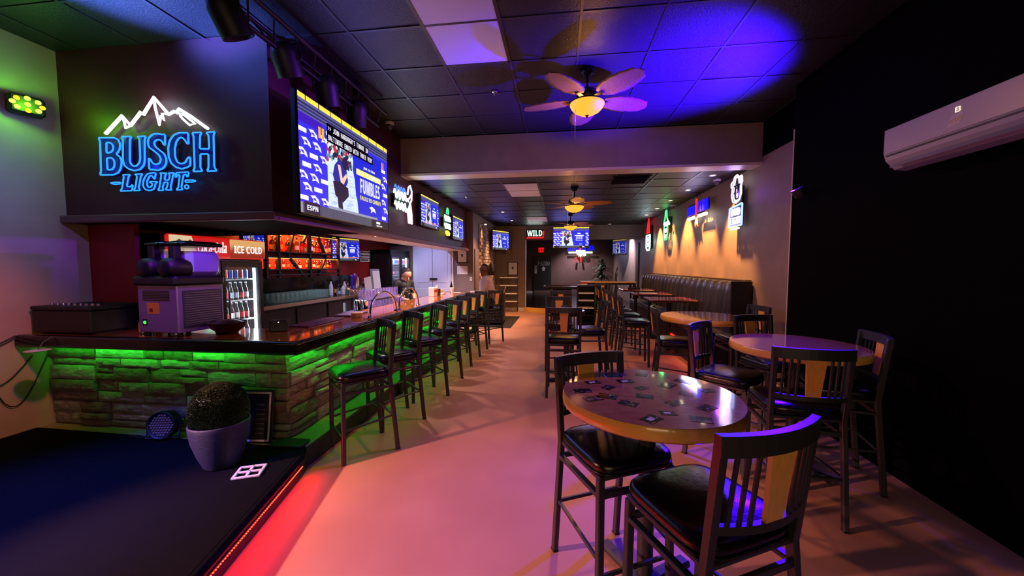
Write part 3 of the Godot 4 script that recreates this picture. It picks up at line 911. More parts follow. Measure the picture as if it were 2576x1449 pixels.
	for i in 13:
		for j in 3: solo("tumbler", gs, gm, "clear glass tumbler in the rows on the back counter", "glass", Vector3(-4.42 + j * 0.1, 1.02, -5.02 - i * 0.1), 0, "tumblers on the back counter")
	# speed bottles with pourers further along
	for i in 16:
		bottle(i % 2, mats[tints[[0, 0, 1, 0, 3, 0, 4, 0][i % 8]][0]] if i % 3 else mats.white_plastic, mats[["label_white", "label_silver", "label_gold", "label_white"][i % 4]], "%s-labelled spirit bottle in the %s row below the wall screen" % [["white", "silver", "gold", "white"][i % 4], ["rear", "front"][i % 2]], "bottles under the wall screen", Vector3(-4.35 + (i % 2) * 0.11, 1.02, -6.55 - i * 0.075), rng.randf_range(0.85, 1.05))
	# beer taps
	var tp := thing("beer_tap_tower", "beer tap tower with blue and purple handles beside the wall screen", "beer tap", Vector3(-3.98, 1.02, -6.55))
	part(tp, "column", slab(-0.05, 0.05, 0, 0.14, 0.06, -0.34, 0.01), mats.chrome)
	for q in 4:
		var z := 0.02 - q * 0.1
		part(tp, "spout", B.new().tube([Vector3(0.04, 0.1, z), Vector3(0.1, 0.1, z), Vector3(0.115, 0.05, z)], 0.011, 8), mats.chrome)
		var hm: Material = [mt("tap_blue", Color(0.12, 0.12, 0.6), 0.3), mt("tap_purple", Color(0.3, 0.08, 0.4), 0.3), mt("tap_cream", Color(0.8, 0.7, 0.5), 0.3), mt("tap_dark", Color(0.2, 0.06, 0.15), 0.3)][q]
		if q == 1: part(tp, "handle", B.new().lathe([Vector2(0, 0.14), Vector2(0.012, 0.14), Vector2(0.02, 0.28), Vector2(0.045, 0.33), Vector2(0.05, 0.37), Vector2(0.03, 0.42), Vector2(0, 0.43)], 14, Vector3(0.075, 0, z)), hm)
		else: part(tp, "handle", B.new().box(Vector3(0.075, 0.26, z), Vector3(0.035, 0.27 if q == 0 else 0.18, 0.055), 0.012), hm)
	# wall signs, menus
	var sg := thing("wall_sign", "white sign board with two rows of dark print on the red wall", "sign", Vector3(-4.54, 1.86, -8.18), 90)
	part(sg, "board", B.new().box(Vector3(0, 0, 0.006), Vector3(0.5, 0.16, 0.012), 0.003), mats.paper)
	for r in 2:
		var x := -0.22
		while x < 0.2:
			var w := rng.randf_range(0.02, 0.06)
			part(sg, "print", slab(x, x + w, 0.03 - r * 0.075, 0.058 - r * 0.075, 0.012, 0.0135), mats.black)
			x += w + 0.014
	var sg2 := thing("wall_sign", "narrow white sign board with one print line below the wider one", "sign", Vector3(-4.54, 1.725, -8.18), 90)
	part(sg2, "board", B.new().box(Vector3(0, 0, 0.006), Vector3(0.5, 0.075, 0.012), 0.003), mats.paper)
	part(sg2, "print", slab(-0.22, 0.1, -0.012, 0.016, 0.012, 0.0135), mats.black)
	part(sg2, "print", slab(0.13, 0.23, -0.025, 0.025, 0.012, 0.0135), mats.label_gold)
	var f1 := thing("menu_rack", "grey upright menu holder standing on the back counter", "menu holder", Vector3(-4.1, 1.022, -7.8), 70)
	part(f1, "board", B.new().box(Vector3(0, 0.25, 0), Vector3(0.26, 0.5, 0.02), 0.004, Basis(Vector3.RIGHT, -0.12)), mt("menu_grey", Color(0.45, 0.46, 0.5), 0.5))
	part(f1, "sheet", B.new().box(Vector3(0.02, 0.26, 0.014), Vector3(0.2, 0.4, 0.004), 0.0, Basis(Vector3.RIGHT, -0.12)), mats.paper)
	var f2 := thing("card_stack", "pale leaning price cards beside the menu holder", "cards", Vector3(-4.1, 1.026, -7.48), 75)
	part(f2, "card", B.new().box(Vector3(0, 0.16, 0), Vector3(0.2, 0.33, 0.012), 0.003, Basis(Vector3.BACK, 0.16)), mats.paper)
	part(f2, "foot", B.new().box(Vector3(0, 0.012, 0), Vector3(0.18, 0.024, 0.1), 0.004), mats.menu_grey)
	# white double door at the end wall
	var d := struct("door_1", slab(-3.9, -2.8, 0.0, 2.16, -9.46, -9.5), mats.white_trim)
	for q in 2:
		var x0 := -3.86 + q * 0.51
		var pn := part(d, "door_leaf", slab(x0, x0 + 0.5, 0.02, 2.12, -9.42, -9.46, 0.004), mt("door_white", Color(0.72, 0.73, 0.82), 0.4))
		for y in [0.3, 1.15]: part(pn, "panel", slab(x0 + 0.09, x0 + 0.41, y, y + (0.7 if y < 1 else 0.85), -9.41, -9.42, 0.005), mats.door_white)
	part(d, "push_bar", slab(-3.42, -3.22, 1.22, 1.27, -9.38, -9.42, 0.005), mats.black)
	struct("trim_4", slab(-4.55, -2.8, 2.16, 2.2, -9.4, -9.5), mats.black)
	# a lamp inside the bar well lights the doors and the bartender
	var w := thing("bar_well_light", "small white ceiling light over the bar well by the white doors", "ceiling light", Vector3(-3.4, 2.61, -8.3))
	part(w, "housing", B.new().lathe([Vector2(0, 0.01), Vector2(0.12, 0.01), Vector2(0.12, -0.02), Vector2(0.1, -0.03)], 20), mats.white_plastic)
	part(w, "lens", B.new().lathe([Vector2(0, -0.034), Vector2(0.1, -0.03)], 20), glow("well_lens", Color(0.82, 0.84, 1.0), 4.0))
	spot(w, Vector3(0, -0.045, 0), Vector3(0, -1, -0.25), Color(0.78, 0.78, 1.0), 4.2, 70, 0.8, 0.08)
	var w2 := copy(w, "small white ceiling light over the bar well near the big cooler", Vector3(-3.4, 2.61, -5.8))

func arch(xw: float, z: float, bow: float, thick: float) -> Array:
	var o := []
	for i in 11:
		var t := i / 10.0 * 2.0 - 1.0
		o.append([t * xw, z - bow * (1.0 - t * t)])
	for i in 11:
		var t := 1.0 - i / 10.0 * 2.0
		o.append([t * xw, z - bow * (1.0 - t * t) + thick])
	return o

var chair0: Node3D

func make_chair(called: String, label: String) -> Node3D:
	var t := thing(called, label, "chair")
	var m: Material = mats.chair_metal
	for s in [-1.0, 1.0]:
		part(t, "leg", B.new().bar(Vector3(s * 0.195, 0, 0.195), Vector3(s * 0.19, 0.645, 0.185), 0.032, 0.032, 0.004), m)
		var rl := part(t, "leg", B.new().bar(Vector3(s * 0.2, 0, -0.245), Vector3(s * 0.193, 0.66, -0.185), 0.03, 0.034, 0.004), m)
		part(rl, "foot_cap", B.new().box(Vector3(s * 0.2, 0.006, -0.245), Vector3(0.034, 0.012, 0.038), 0.003), mats.black)
		part(t, "back_post", B.new().bar(Vector3(s * 0.193, 0.65, -0.186), Vector3(s * 0.197, 1.085, -0.232), 0.03, 0.034, 0.004), m)
		for q in [[0.57, 0.19, -0.192], [0.27, 0.192, -0.218]]:
			part(t, "stretcher", B.new().bar(Vector3(s * 0.193, q[0], q[1]), Vector3(s * 0.196, q[0] + (0.0 if q[0] > 0.5 else 0.04), q[2]), 0.02 if q[0] > 0.5 else 0.015, 0.03 if q[0] > 0.5 else 0.018, 0.003, Vector3.UP), m)
	for q in [[0.57, 0.188, 0.03], [0.2, 0.192, 0.018], [0.57, -0.193, 0.03], [0.3, -0.218, 0.018]]:
		part(t, "stretcher", B.new().bar(Vector3(-0.193, q[0], q[1]), Vector3(0.193, q[0], q[1]), q[2], 0.018, 0.003, Vector3.UP), m)
	var sf := B.new()
	sf.box(Vector3(0, 0.647, 0), Vector3(0.4, 0.022, 0.39), 0.005)
	part(t, "seat_frame", sf, m)
	var cushion := B.new().lathe([Vector2(0.0, 0.658), Vector2(0.93, 0.658), Vector2(0.99, 0.672), Vector2(1.0, 0.69), Vector2(0.985, 0.706), Vector2(0.94, 0.718), Vector2(0.8, 0.727), Vector2(0.4, 0.735), Vector2(0.0, 0.737)], 40, Vector3(0, 0, 0.012), Basis.IDENTITY, 0.42, 0.215, 0.215)
	var cu := part(t, "seat", cushion, mats.vinyl)
	var pip := []
	for j in 40:
		var a := TAU * j / 40
		pip.append(Vector3(0.214 * signf(cos(a)) * pow(absf(cos(a)), 0.42), 0.672, 0.012 + 0.214 * signf(sin(a)) * pow(absf(sin(a)), 0.42)))
	part(cu, "piping", B.new().tube(pip, 0.005, 6, true), mats.vinyl)
	part(t, "top_rail", flat(arch(0.213, -0.244, 0.042, 0.026), 1.03, 1.095), m)
	part(t, "lower_rail", flat(arch(0.19, -0.218, 0.04, 0.02), 0.775, 0.803), m)
	for x in [-0.155, -0.12, -0.085, 0.085, 0.12, 0.155]:
		var zb := -0.208 - 0.04 * (1.0 - pow(x / 0.19, 2.0))
		var zt := -0.231 - 0.042 * (1.0 - pow(x / 0.213, 2.0))
		part(t, "slat", B.new().bar(Vector3(x, 0.8, zb), Vector3(x, 1.04, zt), 0.015, 0.012, 0.003), m)
	var w := B.new()
	var n := Vector3(0, 0.055, 0.24).normalized() * 0.008
	var a := [Vector3(-0.036, 0.797, -0.248), Vector3(0.036, 0.797, -0.248), Vector3(0.052, 1.036, -0.273), Vector3(-0.052, 1.036, -0.273)]
	var f := []
	var k := []
	for q in a:
		f.append(q + n)
		k.append(q - n)
	var mid: Vector3 = (a[0] + a[1] + a[2] + a[3]) / 4.0
	w.quad(f[0], f[1], f[2], f[3], mid)
	w.quad(k[0], k[1], k[2], k[3], mid)
	for i in 4: w.quad(f[i], f[(i + 1) % 4], k[(i + 1) % 4], k[i], mid)
	part(t, "centre_splat", w, mats.slat_wood)
	return t

func chair(label: String, x: float, z: float, turn: float, called := "pub_chair", group := "pub chairs") -> Node3D:
	var r: Node3D = chair0.duplicate()
	r.name = numbered(called)
	add_child(r)
	r.position = Vector3(x, 0, z)
	r.rotation_degrees.y = turn
	r.set_meta("label", label)
	r.set_meta("group", group)
	return r

func round_table(label: String, x: float, z: float, r: float, top_m: Material, rim_m: Material, h := 0.98) -> Node3D:
	var t := thing("round_pub_table", label, "table", Vector3(x, 0, z), 0, "round pub tables")
	part(t, "table_top", B.new().lathe([Vector2(0, h), Vector2(r - 0.006, h), Vector2(r - 0.0062, h - 0.002), Vector2(0, h - 0.002)], 72), top_m)
	part(t, "rim", B.new().lathe([Vector2(r - 0.03, h - 0.0605), Vector2(r - 0.008, h - 0.06), Vector2(r, h - 0.05), Vector2(r + 0.001, h - 0.03), Vector2(r - 0.001, h - 0.01), Vector2(r - 0.006, h - 0.001)], 72), rim_m)
	part(t, "underside", B.new().lathe([Vector2(0, h - 0.06), Vector2(r - 0.02, h - 0.06)], 48), mats.wood_dark)
	part(t, "post", B.new().lathe([Vector2(0.038, 0.05), Vector2(0.038, h - 0.07), Vector2(0.09, h - 0.062)], 24), mats.chair_metal)
	for k in 2: part(t, "base_foot", B.new().bar(Vector3(-0.3, 0.03, 0).rotated(Vector3.UP, 0.6 + k * PI / 2), Vector3(0.3, 0.03, 0).rotated(Vector3.UP, 0.6 + k * PI / 2), 0.07, 0.04, 0.012, Vector3(0, 0, 1).rotated(Vector3.UP, 0.6 + k * PI / 2)), mats.chair_metal)
	part(t, "base_hub", B.new().lathe([Vector2(0, 0.085), Vector2(0.05, 0.085), Vector2(0.09, 0.05), Vector2(0.1, 0.012)], 24), mats.chair_metal)
	return t

func photo_mats() -> Array:
	var out := []
	for k in 6:
		var im := Image.create(32, 24, false, Image.FORMAT_RGB8)
		var g := RandomNumberGenerator.new()
		g.seed = 700 + k
		im.fill([Color(0.08, 0.06, 0.06), Color(0.14, 0.1, 0.1), Color(0.1, 0.09, 0.12)][k % 3])
		for q in 5 + k: im.fill_rect(Rect2i(g.randi_range(0, 26), g.randi_range(0, 18), g.randi_range(3, 10), g.randi_range(3, 8)), Color(g.randf_range(0.2, 0.8), g.randf_range(0.15, 0.6), g.randf_range(0.12, 0.5)))
		if k == 0: im.fill_rect(Rect2i(8, 8, 14, 10), Color(0.85, 0.82, 0.7))
		var m := mt("photo_%d" % k, Color.WHITE, 0.1)
		m.albedo_texture = ImageTexture.create_from_image(im)
		m.clearcoat_enabled = true
		m.clearcoat = 1.0
		m.clearcoat_roughness = 0.05
		out.append(m)
	return out

func dining_table(label: String, x: float, z: float, w := 0.76, d := 0.72, h := 0.985) -> Node3D:
	var t := thing("dining_table", label, "table", Vector3(x, 0, z), 0, "tables along the booth")
	part(t, "table_top", B.new().box(Vector3(0, h - 0.022, 0), Vector3(w, 0.044, d), 0.006), mats.dining_top)
	part(t, "edge_band", B.new().box(Vector3(0, h - 0.026, 0), Vector3(w + 0.006, 0.03, d + 0.006), 0.004), mats.wood_dark)
	part(t, "post", B.new().lathe([Vector2(0.04, 0.04), Vector2(0.04, h - 0.05), Vector2(0.1, h - 0.045)], 18), mats.black)
	part(t, "base_plate", B.new().lathe([Vector2(0, 0.03), Vector2(0.2, 0.03), Vector2(0.24, 0.012), Vector2(0.24, 0.0)], 24), mats.black)
	return t

func furniture() -> void:
	# bar stools: the first one is the model for all the chairs
	chair0 = make_chair("bar_stool", "first bar stool at the corner of the bar by the red strip")
	chair0.position = Vector3(-1.7, 0, -2.93)
	chair0.rotation_degrees.y = -44
	chair0.set_meta("group", "bar stools along the bar")
	var spots := [[-1.7, -3.55, -42], [-1.67, -4.28, -46], [-1.68, -4.96, -42], [-1.7, -5.6, -44], [-1.7, -6.22, -42], [-1.69, -6.84, -46]]
	var nth := ["second", "third", "fourth", "fifth", "sixth", "seventh"]
	for i in spots.size(): chair("%s bar stool along the bar, counted from the stone corner" % nth[i], spots[i][0], spots[i][1], spots[i][2], "bar_stool", "bar stools along the bar")
	chair("last bar stool, the one the seated man uses", -1.5, -7.6, -125, "bar_stool", "bar stools along the bar")
	# chairs at the tables
	chair("black slat-back chair in front of the photo table, its left side to the aisle", 0.268, -1.86, 26.6)
	chair("large black slat-back chair closest to the camera, turned away", 0.539, -1.41, -153)
	chair("dim slat-back chair with its back turned, before the second round table", 1.525, -2.62, 173)
	chair("barely lit slat-back chair against the black wall", 2.03, -3.02, -105)
	chair("chair with a purple-lit seat beside the second round table", 1.37, -3.2, 48)
	chair("slat-back chair standing between the second and third round tables", 1.97, -3.72, 16)
	chair("slat-back chair against the tan wall at the end of the booth", 2.2, -4.87, -84)
	chair("slat-back chair drawn up to the aisle side of the third round table", 1.36, -4.58, 80)
	chair("slat-back chair with its back to us at the small aisle table", 0.045, -4.63, 180)
	chair("slat-back chair facing the aisle at the small aisle table", 0.4, -5.24, -82)
	chair("slat-back chair just behind the small aisle table, facing us", -0.02, -5.74, 2)
	chair("slat-back chair in the middle of the room, back to us, before the dark square table", 0.01, -7.72, 180)
	var bz := [-6.15, -6.95, -7.7, -8.55, -9.4, -10.3]
	var ob := ["first", "second", "third", "fourth", "fifth", "sixth"]
	for i in 6: chair("%s chair in the line facing the booth, counted from the third round table" % ob[i], 1.2 + 0.02 * (i % 2), bz[i], 86 + (i % 3) * 5)
	chair("tall chair in front of the distant high-top table", 1.25, -11.35, 176)
	# tables
	var t1 := round_table("round pub table with photographs under a glossy yellow-rimmed top", 0.42, -1.8, 0.405, mats.table_top, mats.table_rim)
	var pm := photo_mats()
	var g := RandomNumberGenerator.new()
	g.seed = 5
	var spots2 := [[-0.25, -0.12, 0.4], [-0.31, 0.02, 0.2], [-0.18, -0.05, 0.9], [-0.2, 0.08, -0.3], [-0.27, 0.12, 0.5], [-0.12, 0.16, -0.5], [-0.08, -0.16, 0.3], [-0.02, -0.06, 0.6], [-0.03, 0.06, -0.2], [0.08, 0.13, 0.5], [0.12, -0.12, 0.9], [0.17, 0.0, -0.4], [0.02, 0.25, 0.1], [0.2, 0.17, 0.7], [-0.13, -0.26, 0.2], [0.03, -0.29, -0.3], [0.29, -0.06, 0.4], [0.22, -0.2, -0.6], [-0.06, 0.32, 0.8], [0.13, 0.3, -0.2]]
	for i in spots2.size():
		var q: Array = spots2[i]
		var w := g.randf_range(0.06, 0.088)
		part(t1, "photograph", B.new().box(Vector3.ZERO, Vector3(w, 0.0008, w * 0.72)), pm[i % 6], Vector3(q[0], 0.9805, q[1]), Basis(Vector3.UP, q[2]))
	round_table("second round pub table beside the black wall", 1.81, -3.1, 0.445, mats.table_top, mats.table_rim)
	round_table("third round pub table at the end of the booth", 1.71, -4.72, 0.475, mats.table_top, mats.table_rim)
	round_table("small dark round table standing alone in the aisle", 0.09, -5.18, 0.25, mats.black_gloss, mats.black_gloss, 0.97)
	dining_table("first square red-brown table along the booth", 2.0, -7.15)
	dining_table("second square red-brown table along the booth, with a white paper on it", 1.98, -8.55)
	dining_table("third square red-brown table along the booth", 1.96, -10.0)
	solo("paper_menu", slab(-0.16, 0.16, 0, 0.003, -0.12, 0.12), mats.paper, "white printed menu lying on the second booth table", "menu", Vector3(1.93, 0.985, -8.5), 8)
	var nc := thing("napkin_caddy", "black napkin and condiment caddy on the third booth table", "caddy", Vector3(1.9, 0.985, -9.95), 12)
	part(nc, "tray", slab(-0.14, 0.14, 0, 0.05, -0.07, 0.07, 0.006), mats.black)
	part(nc, "divider", slab(-0.13, 0.13, 0.05, 0.11, -0.006, 0.006), mats.dark_plastic)
	for k in 2: part(nc, "shaker", B.new().lathe([Vector2(0, 0.05), Vector2(0.022, 0.05), Vector2(0.02, 0.11), Vector2(0, 0.12)], 12, Vector3(-0.06 + k * 0.12, 0, 0.035)), mats.steel)
	var sr := thing("supply_rack", "narrow black rack with white trays and a red-white box on top", "rack", Vector3(0.62, 0, -9.2), 0)
	for x in [-0.2, 0.2]: part(sr, "side", slab(x - 0.012, x + 0.012, 0, 1.1, -0.18, 0.18, 0.003), mats.black)
	part(sr, "back", slab(-0.2, 0.2, 0, 1.1, -0.18, -0.17), mats.black)
	for k in 5: part(sr, "tray", slab(-0.185, 0.185, 0.2 + k * 0.18, 0.225 + k * 0.18, -0.16, 0.19, 0.004), mats.paper if k > 1 else mats.black)
	part(sr, "top", slab(-0.215, 0.215, 1.1, 1.125, -0.19, 0.19, 0.004), mats.black)
	var rw := thing("snack_box", "small red and white box on top of the narrow black rack", "box", Vector3(0.56, 1.125, -9.2), 14)
	part(rw, "carton", slab(-0.08, 0.08, 0, 0.1, -0.06, 0.06, 0.004), mats.paper)
	part(rw, "red_band", slab(-0.081, 0.081, 0.03, 0.07, -0.061, 0.061), mt("band_red", Color(0.7, 0.1, 0.12), 0.6))
	var dk := thing("dark_square_table", "black square high table with a raised rim in mid room", "table", Vector3(0.05, 0, -10.3))
	part(dk, "table_top", B.new().box(Vector3(0, 1.0, 0), Vector3(1.0, 0.05, 1.0), 0.008), mats.black_gloss)
	for s in [-1, 1]:
		part(dk, "rim", B.new().box(Vector3(s * 0.49, 1.035, 0), Vector3(0.03, 0.03, 1.0), 0.006), mats.wood_dark)
		part(dk, "rim", B.new().box(Vector3(0, 1.035, s * 0.49), Vector3(1.0, 0.03, 0.03), 0.006), mats.wood_dark)
		part(dk, "foot", B.new().box(Vector3(s * 0.2, 0.03, 0), Vector3(0.12, 0.06, 0.7), 0.01), mats.black)
	part(dk, "pedestal", B.new().box(Vector3(0, 0.5, 0), Vector3(0.5, 0.96, 0.5), 0.01), mats.black)
	var ht := thing("high_top_table", "distant high-top table with a dark frame and pale top edge", "table", Vector3(1.6, 0, -12.2))
	part(ht, "table_top", B.new().box(Vector3(0, 1.08, 0), Vector3(1.5, 0.04, 0.6), 0.006), mats.slat_wood)
	part(ht, "apron", B.new().box(Vector3(0, 1.03, 0), Vector3(1.44, 0.06, 0.54), 0.004), mats.black)
	for s in [-1, 1]:
		for q in [-1, 1]: part(ht, "leg", B.new().bar(Vector3(s * 0.68, 0, q * 0.24), Vector3(s * 0.68, 1.0, q * 0.24), 0.05, 0.05, 0.005), mats.black)

func booth() -> void:
	var t := thing("booth_bench", "long black vinyl booth with channelled back against the tan wall", "booth", Vector3(XR, 0, -5.62))
	var L := 5.9
	part(t, "back_frame", slab(-0.2, -0.016, 0.1, 1.36, 0, -L, 0.01), mats.black)
	part(t, "cap_rail", slab(-0.1, -0.016, 1.36, 1.385, 0.0, -L, 0.006), mats.wood_dark)
	part(t, "end_panel", slab(-0.3, -0.016, 0, 1.37, 0.0, 0.03, 0.008), mats.black)
	part(t, "seat_base", slab(-0.6, -0.2, 0.0, 0.52, -0.02, -L, 0.01), mats.black)
	var n := 20
	var w := L / n
	var rows := []
	for q in [[0.5, 0.0], [0.52, 0.035], [0.7, 0.05], [1.0, 0.055], [1.2, 0.06], [1.3, 0.05], [1.345, 0.02], [1.355, 0.0]]:
		var r := PackedVector3Array()
		for j in 9:
			var a := PI * j / 8.0
			r.append(Vector3(-0.2 - q[1] * (0.35 + 0.65 * sin(a)) - (0.0 if j in [0, 8] else 0.012) - (1.36 - q[0]) * 0.1, q[0], -w * 0.5 + (w - 0.006) * (j / 8.0 - 0.5) + w * 0.5))
		rows.append(r)
	var ch := B.new().grid(rows).done()
	var sr := []
	for q in [[-0.2, 0.0], [-0.22, 0.05], [-0.4, 0.075], [-0.58, 0.07], [-0.625, 0.045], [-0.63, 0.0], [-0.61, -0.03]]:
		var r := PackedVector3Array()
		for j in 9:
			var a := PI * j / 8.0
			r.append(Vector3(q[0], 0.56 + q[1] * (0.8 + 0.2 * sin(a)), (w - 0.006) * (j / 8.0 - 0.5)))
		sr.append(r)
	var sc := B.new().grid(sr).done()
	for k in n:
		part(t, "back_channel", ch, mats.booth_vinyl, Vector3(0, 0, -w * (k + 0.5)))
	for k in 6: part(t, "seat_cushion", sc, mats.booth_vinyl, Vector3(0, 0.0, -L / 6 * (k + 0.5)), Basis(Vector3.RIGHT, Vector3.UP, Vector3.BACK * (L / 6 / w)))
	var r := thing("red_booth_strip", "short red light strip glowing along the booth base behind the third round table", "LED strip", Vector3(2.085, 0.3, -5.7))
	part(r, "tube", B.new().tube([Vector3(0, -0.02, 0), Vector3(0, 0, -0.6), Vector3(0, 0, -1.8)], 0.012, 8), glow("red_tube", Color(1.0, 0.16, 0.06), 4.0))
	part(r, "reflector", slab(0.008, 0.014, -0.03, 0.05, 0, -1.8), mats.strip_red)
	area(r, Vector3(-0.03, 0, -0.9), Vector3(-1, -0.3, 0), Vector2(1.8, 0.03), Color(1.0, 0.08, 0.03), 0.12)

func blade_mesh() -> ArrayMesh:
	var rows := []
	for i in 13:
		var s := i / 12.0
		var x := 0.17 + s * 0.47
		var half := 0.035 + 0.085 * pow(sin(PI * pow(s, 0.8) * 0.86 + 0.15), 0.9)
		if i == 12: half = 0.012
		var r := PackedVector3Array()
		for j in 7:
			var v := j / 6.0 * 2.0 - 1.0
			r.append(Vector3(x, 0.012 * (1.0 - v * v) + 0.004 * sin(s * 30.0) * absf(v) + v * half * 0.16, v * half))
		for j in range(5, 0, -1):
			var v := j / 6.0 * 2.0 - 1.0
			r.append(Vector3(x, 0.012 * (1.0 - v * v) - 0.008 + v * half * 0.16, v * half))
		rows.append(r)
	return B.new().grid(rows, true).done()

func fans() -> void:
	var bl := blade_mesh()
	var brass := mt("fan_bronze", Color(0.10, 0.075, 0.06), 0.35, 0.6)
	var data := [[0.25, HC, -3.84, 94.0, "ceiling fan with leaf blades in front of the beam, largest of the three", 1.15], [0.24, HF, -6.85, 60.0, "second ceiling fan with a glowing amber bowl, just behind the beam", 1.0], [0.26, HF, -10.2, 20.0, "farthest ceiling fan with a glowing amber bowl, above the hanging screen", 1.0]]
	for d in data:
		var t := thing("ceiling_fan", d[4], "ceiling fan", Vector3(d[0], d[1], d[2]), 0, "ceiling fans")
		part(t, "canopy", B.new().lathe([Vector2(0, 0.0), Vector2(0.07, 0.0), Vector2(0.066, -0.03), Vector2(0.03, -0.06), Vector2(0.0, -0.06)], 24), brass)
		part(t, "downrod", B.new().lathe([Vector2(0.013, -0.05), Vector2(0.013, -0.2)], 12), brass)
		part(t, "motor", B.new().lathe([Vector2(0.0, -0.18), Vector2(0.05, -0.185), Vector2(0.1, -0.21), Vector2(0.112, -0.25), Vector2(0.1, -0.29), Vector2(0.07, -0.31), Vector2(0.06, -0.33), Vector2(0.0, -0.33)], 28), brass)
		for k in 5:
			var b := Basis(Vector3.UP, deg_to_rad(d[3] + 72.0 * k))
			var p := part(t, "blade", bl, mats.fan_blade, Vector3(0, -0.29, 0), b * Basis.from_scale(Vector3(1.04, 1, 1.15)))
			part(p, "blade_iron", B.new().box(Vector3(0.14, 0.0, 0), Vector3(0.12, 0.008, 0.04), 0.003), brass)
		var bowl := B.new().lathe([Vector2(0.168, -0.325), Vector2(0.17, -0.338), Vector2(0.158, -0.365), Vector2(0.128, -0.397), Vector2(0.08, -0.424), Vector2(0.03, -0.438), Vector2(0.0, -0.44)], 36)
		var bm := glow("bowl_amber", Color(1.0, 0.6, 0.17), 1.8)
		part(t, "lamp_bowl", bowl, bm)
		part(t, "bowl_ring", B.new().lathe([Vector2(0.15, -0.315), Vector2(0.172, -0.319), Vector2(0.174, -0.329), Vector2(0.165, -0.333)], 36), brass)
		part(t, "finial", B.new().lathe([Vector2(0.0, -0.465), Vector2(0.008, -0.46), Vector2(0.012, -0.45), Vector2(0.02, -0.44), Vector2(0.0, -0.436)], 12), brass)
		part(t, "pull_chain", B.new().tube([Vector3(-0.09, -0.3, 0.04), Vector3(-0.12, -0.43, 0.05), Vector3(-0.12, -0.68, 0.05)], 0.003, 6), mats.steel)
		spot(t, Vector3(0, -0.38, 0), Vector3(0, -1, 0), Color(1.0, 0.66, 0.36), d[5] * 2.2, 80.0, 0.4, 0.1)
		omni(t, Vector3(0, -0.375, 0), Color(1.0, 0.66, 0.36), d[5] * 0.55, 0.1)

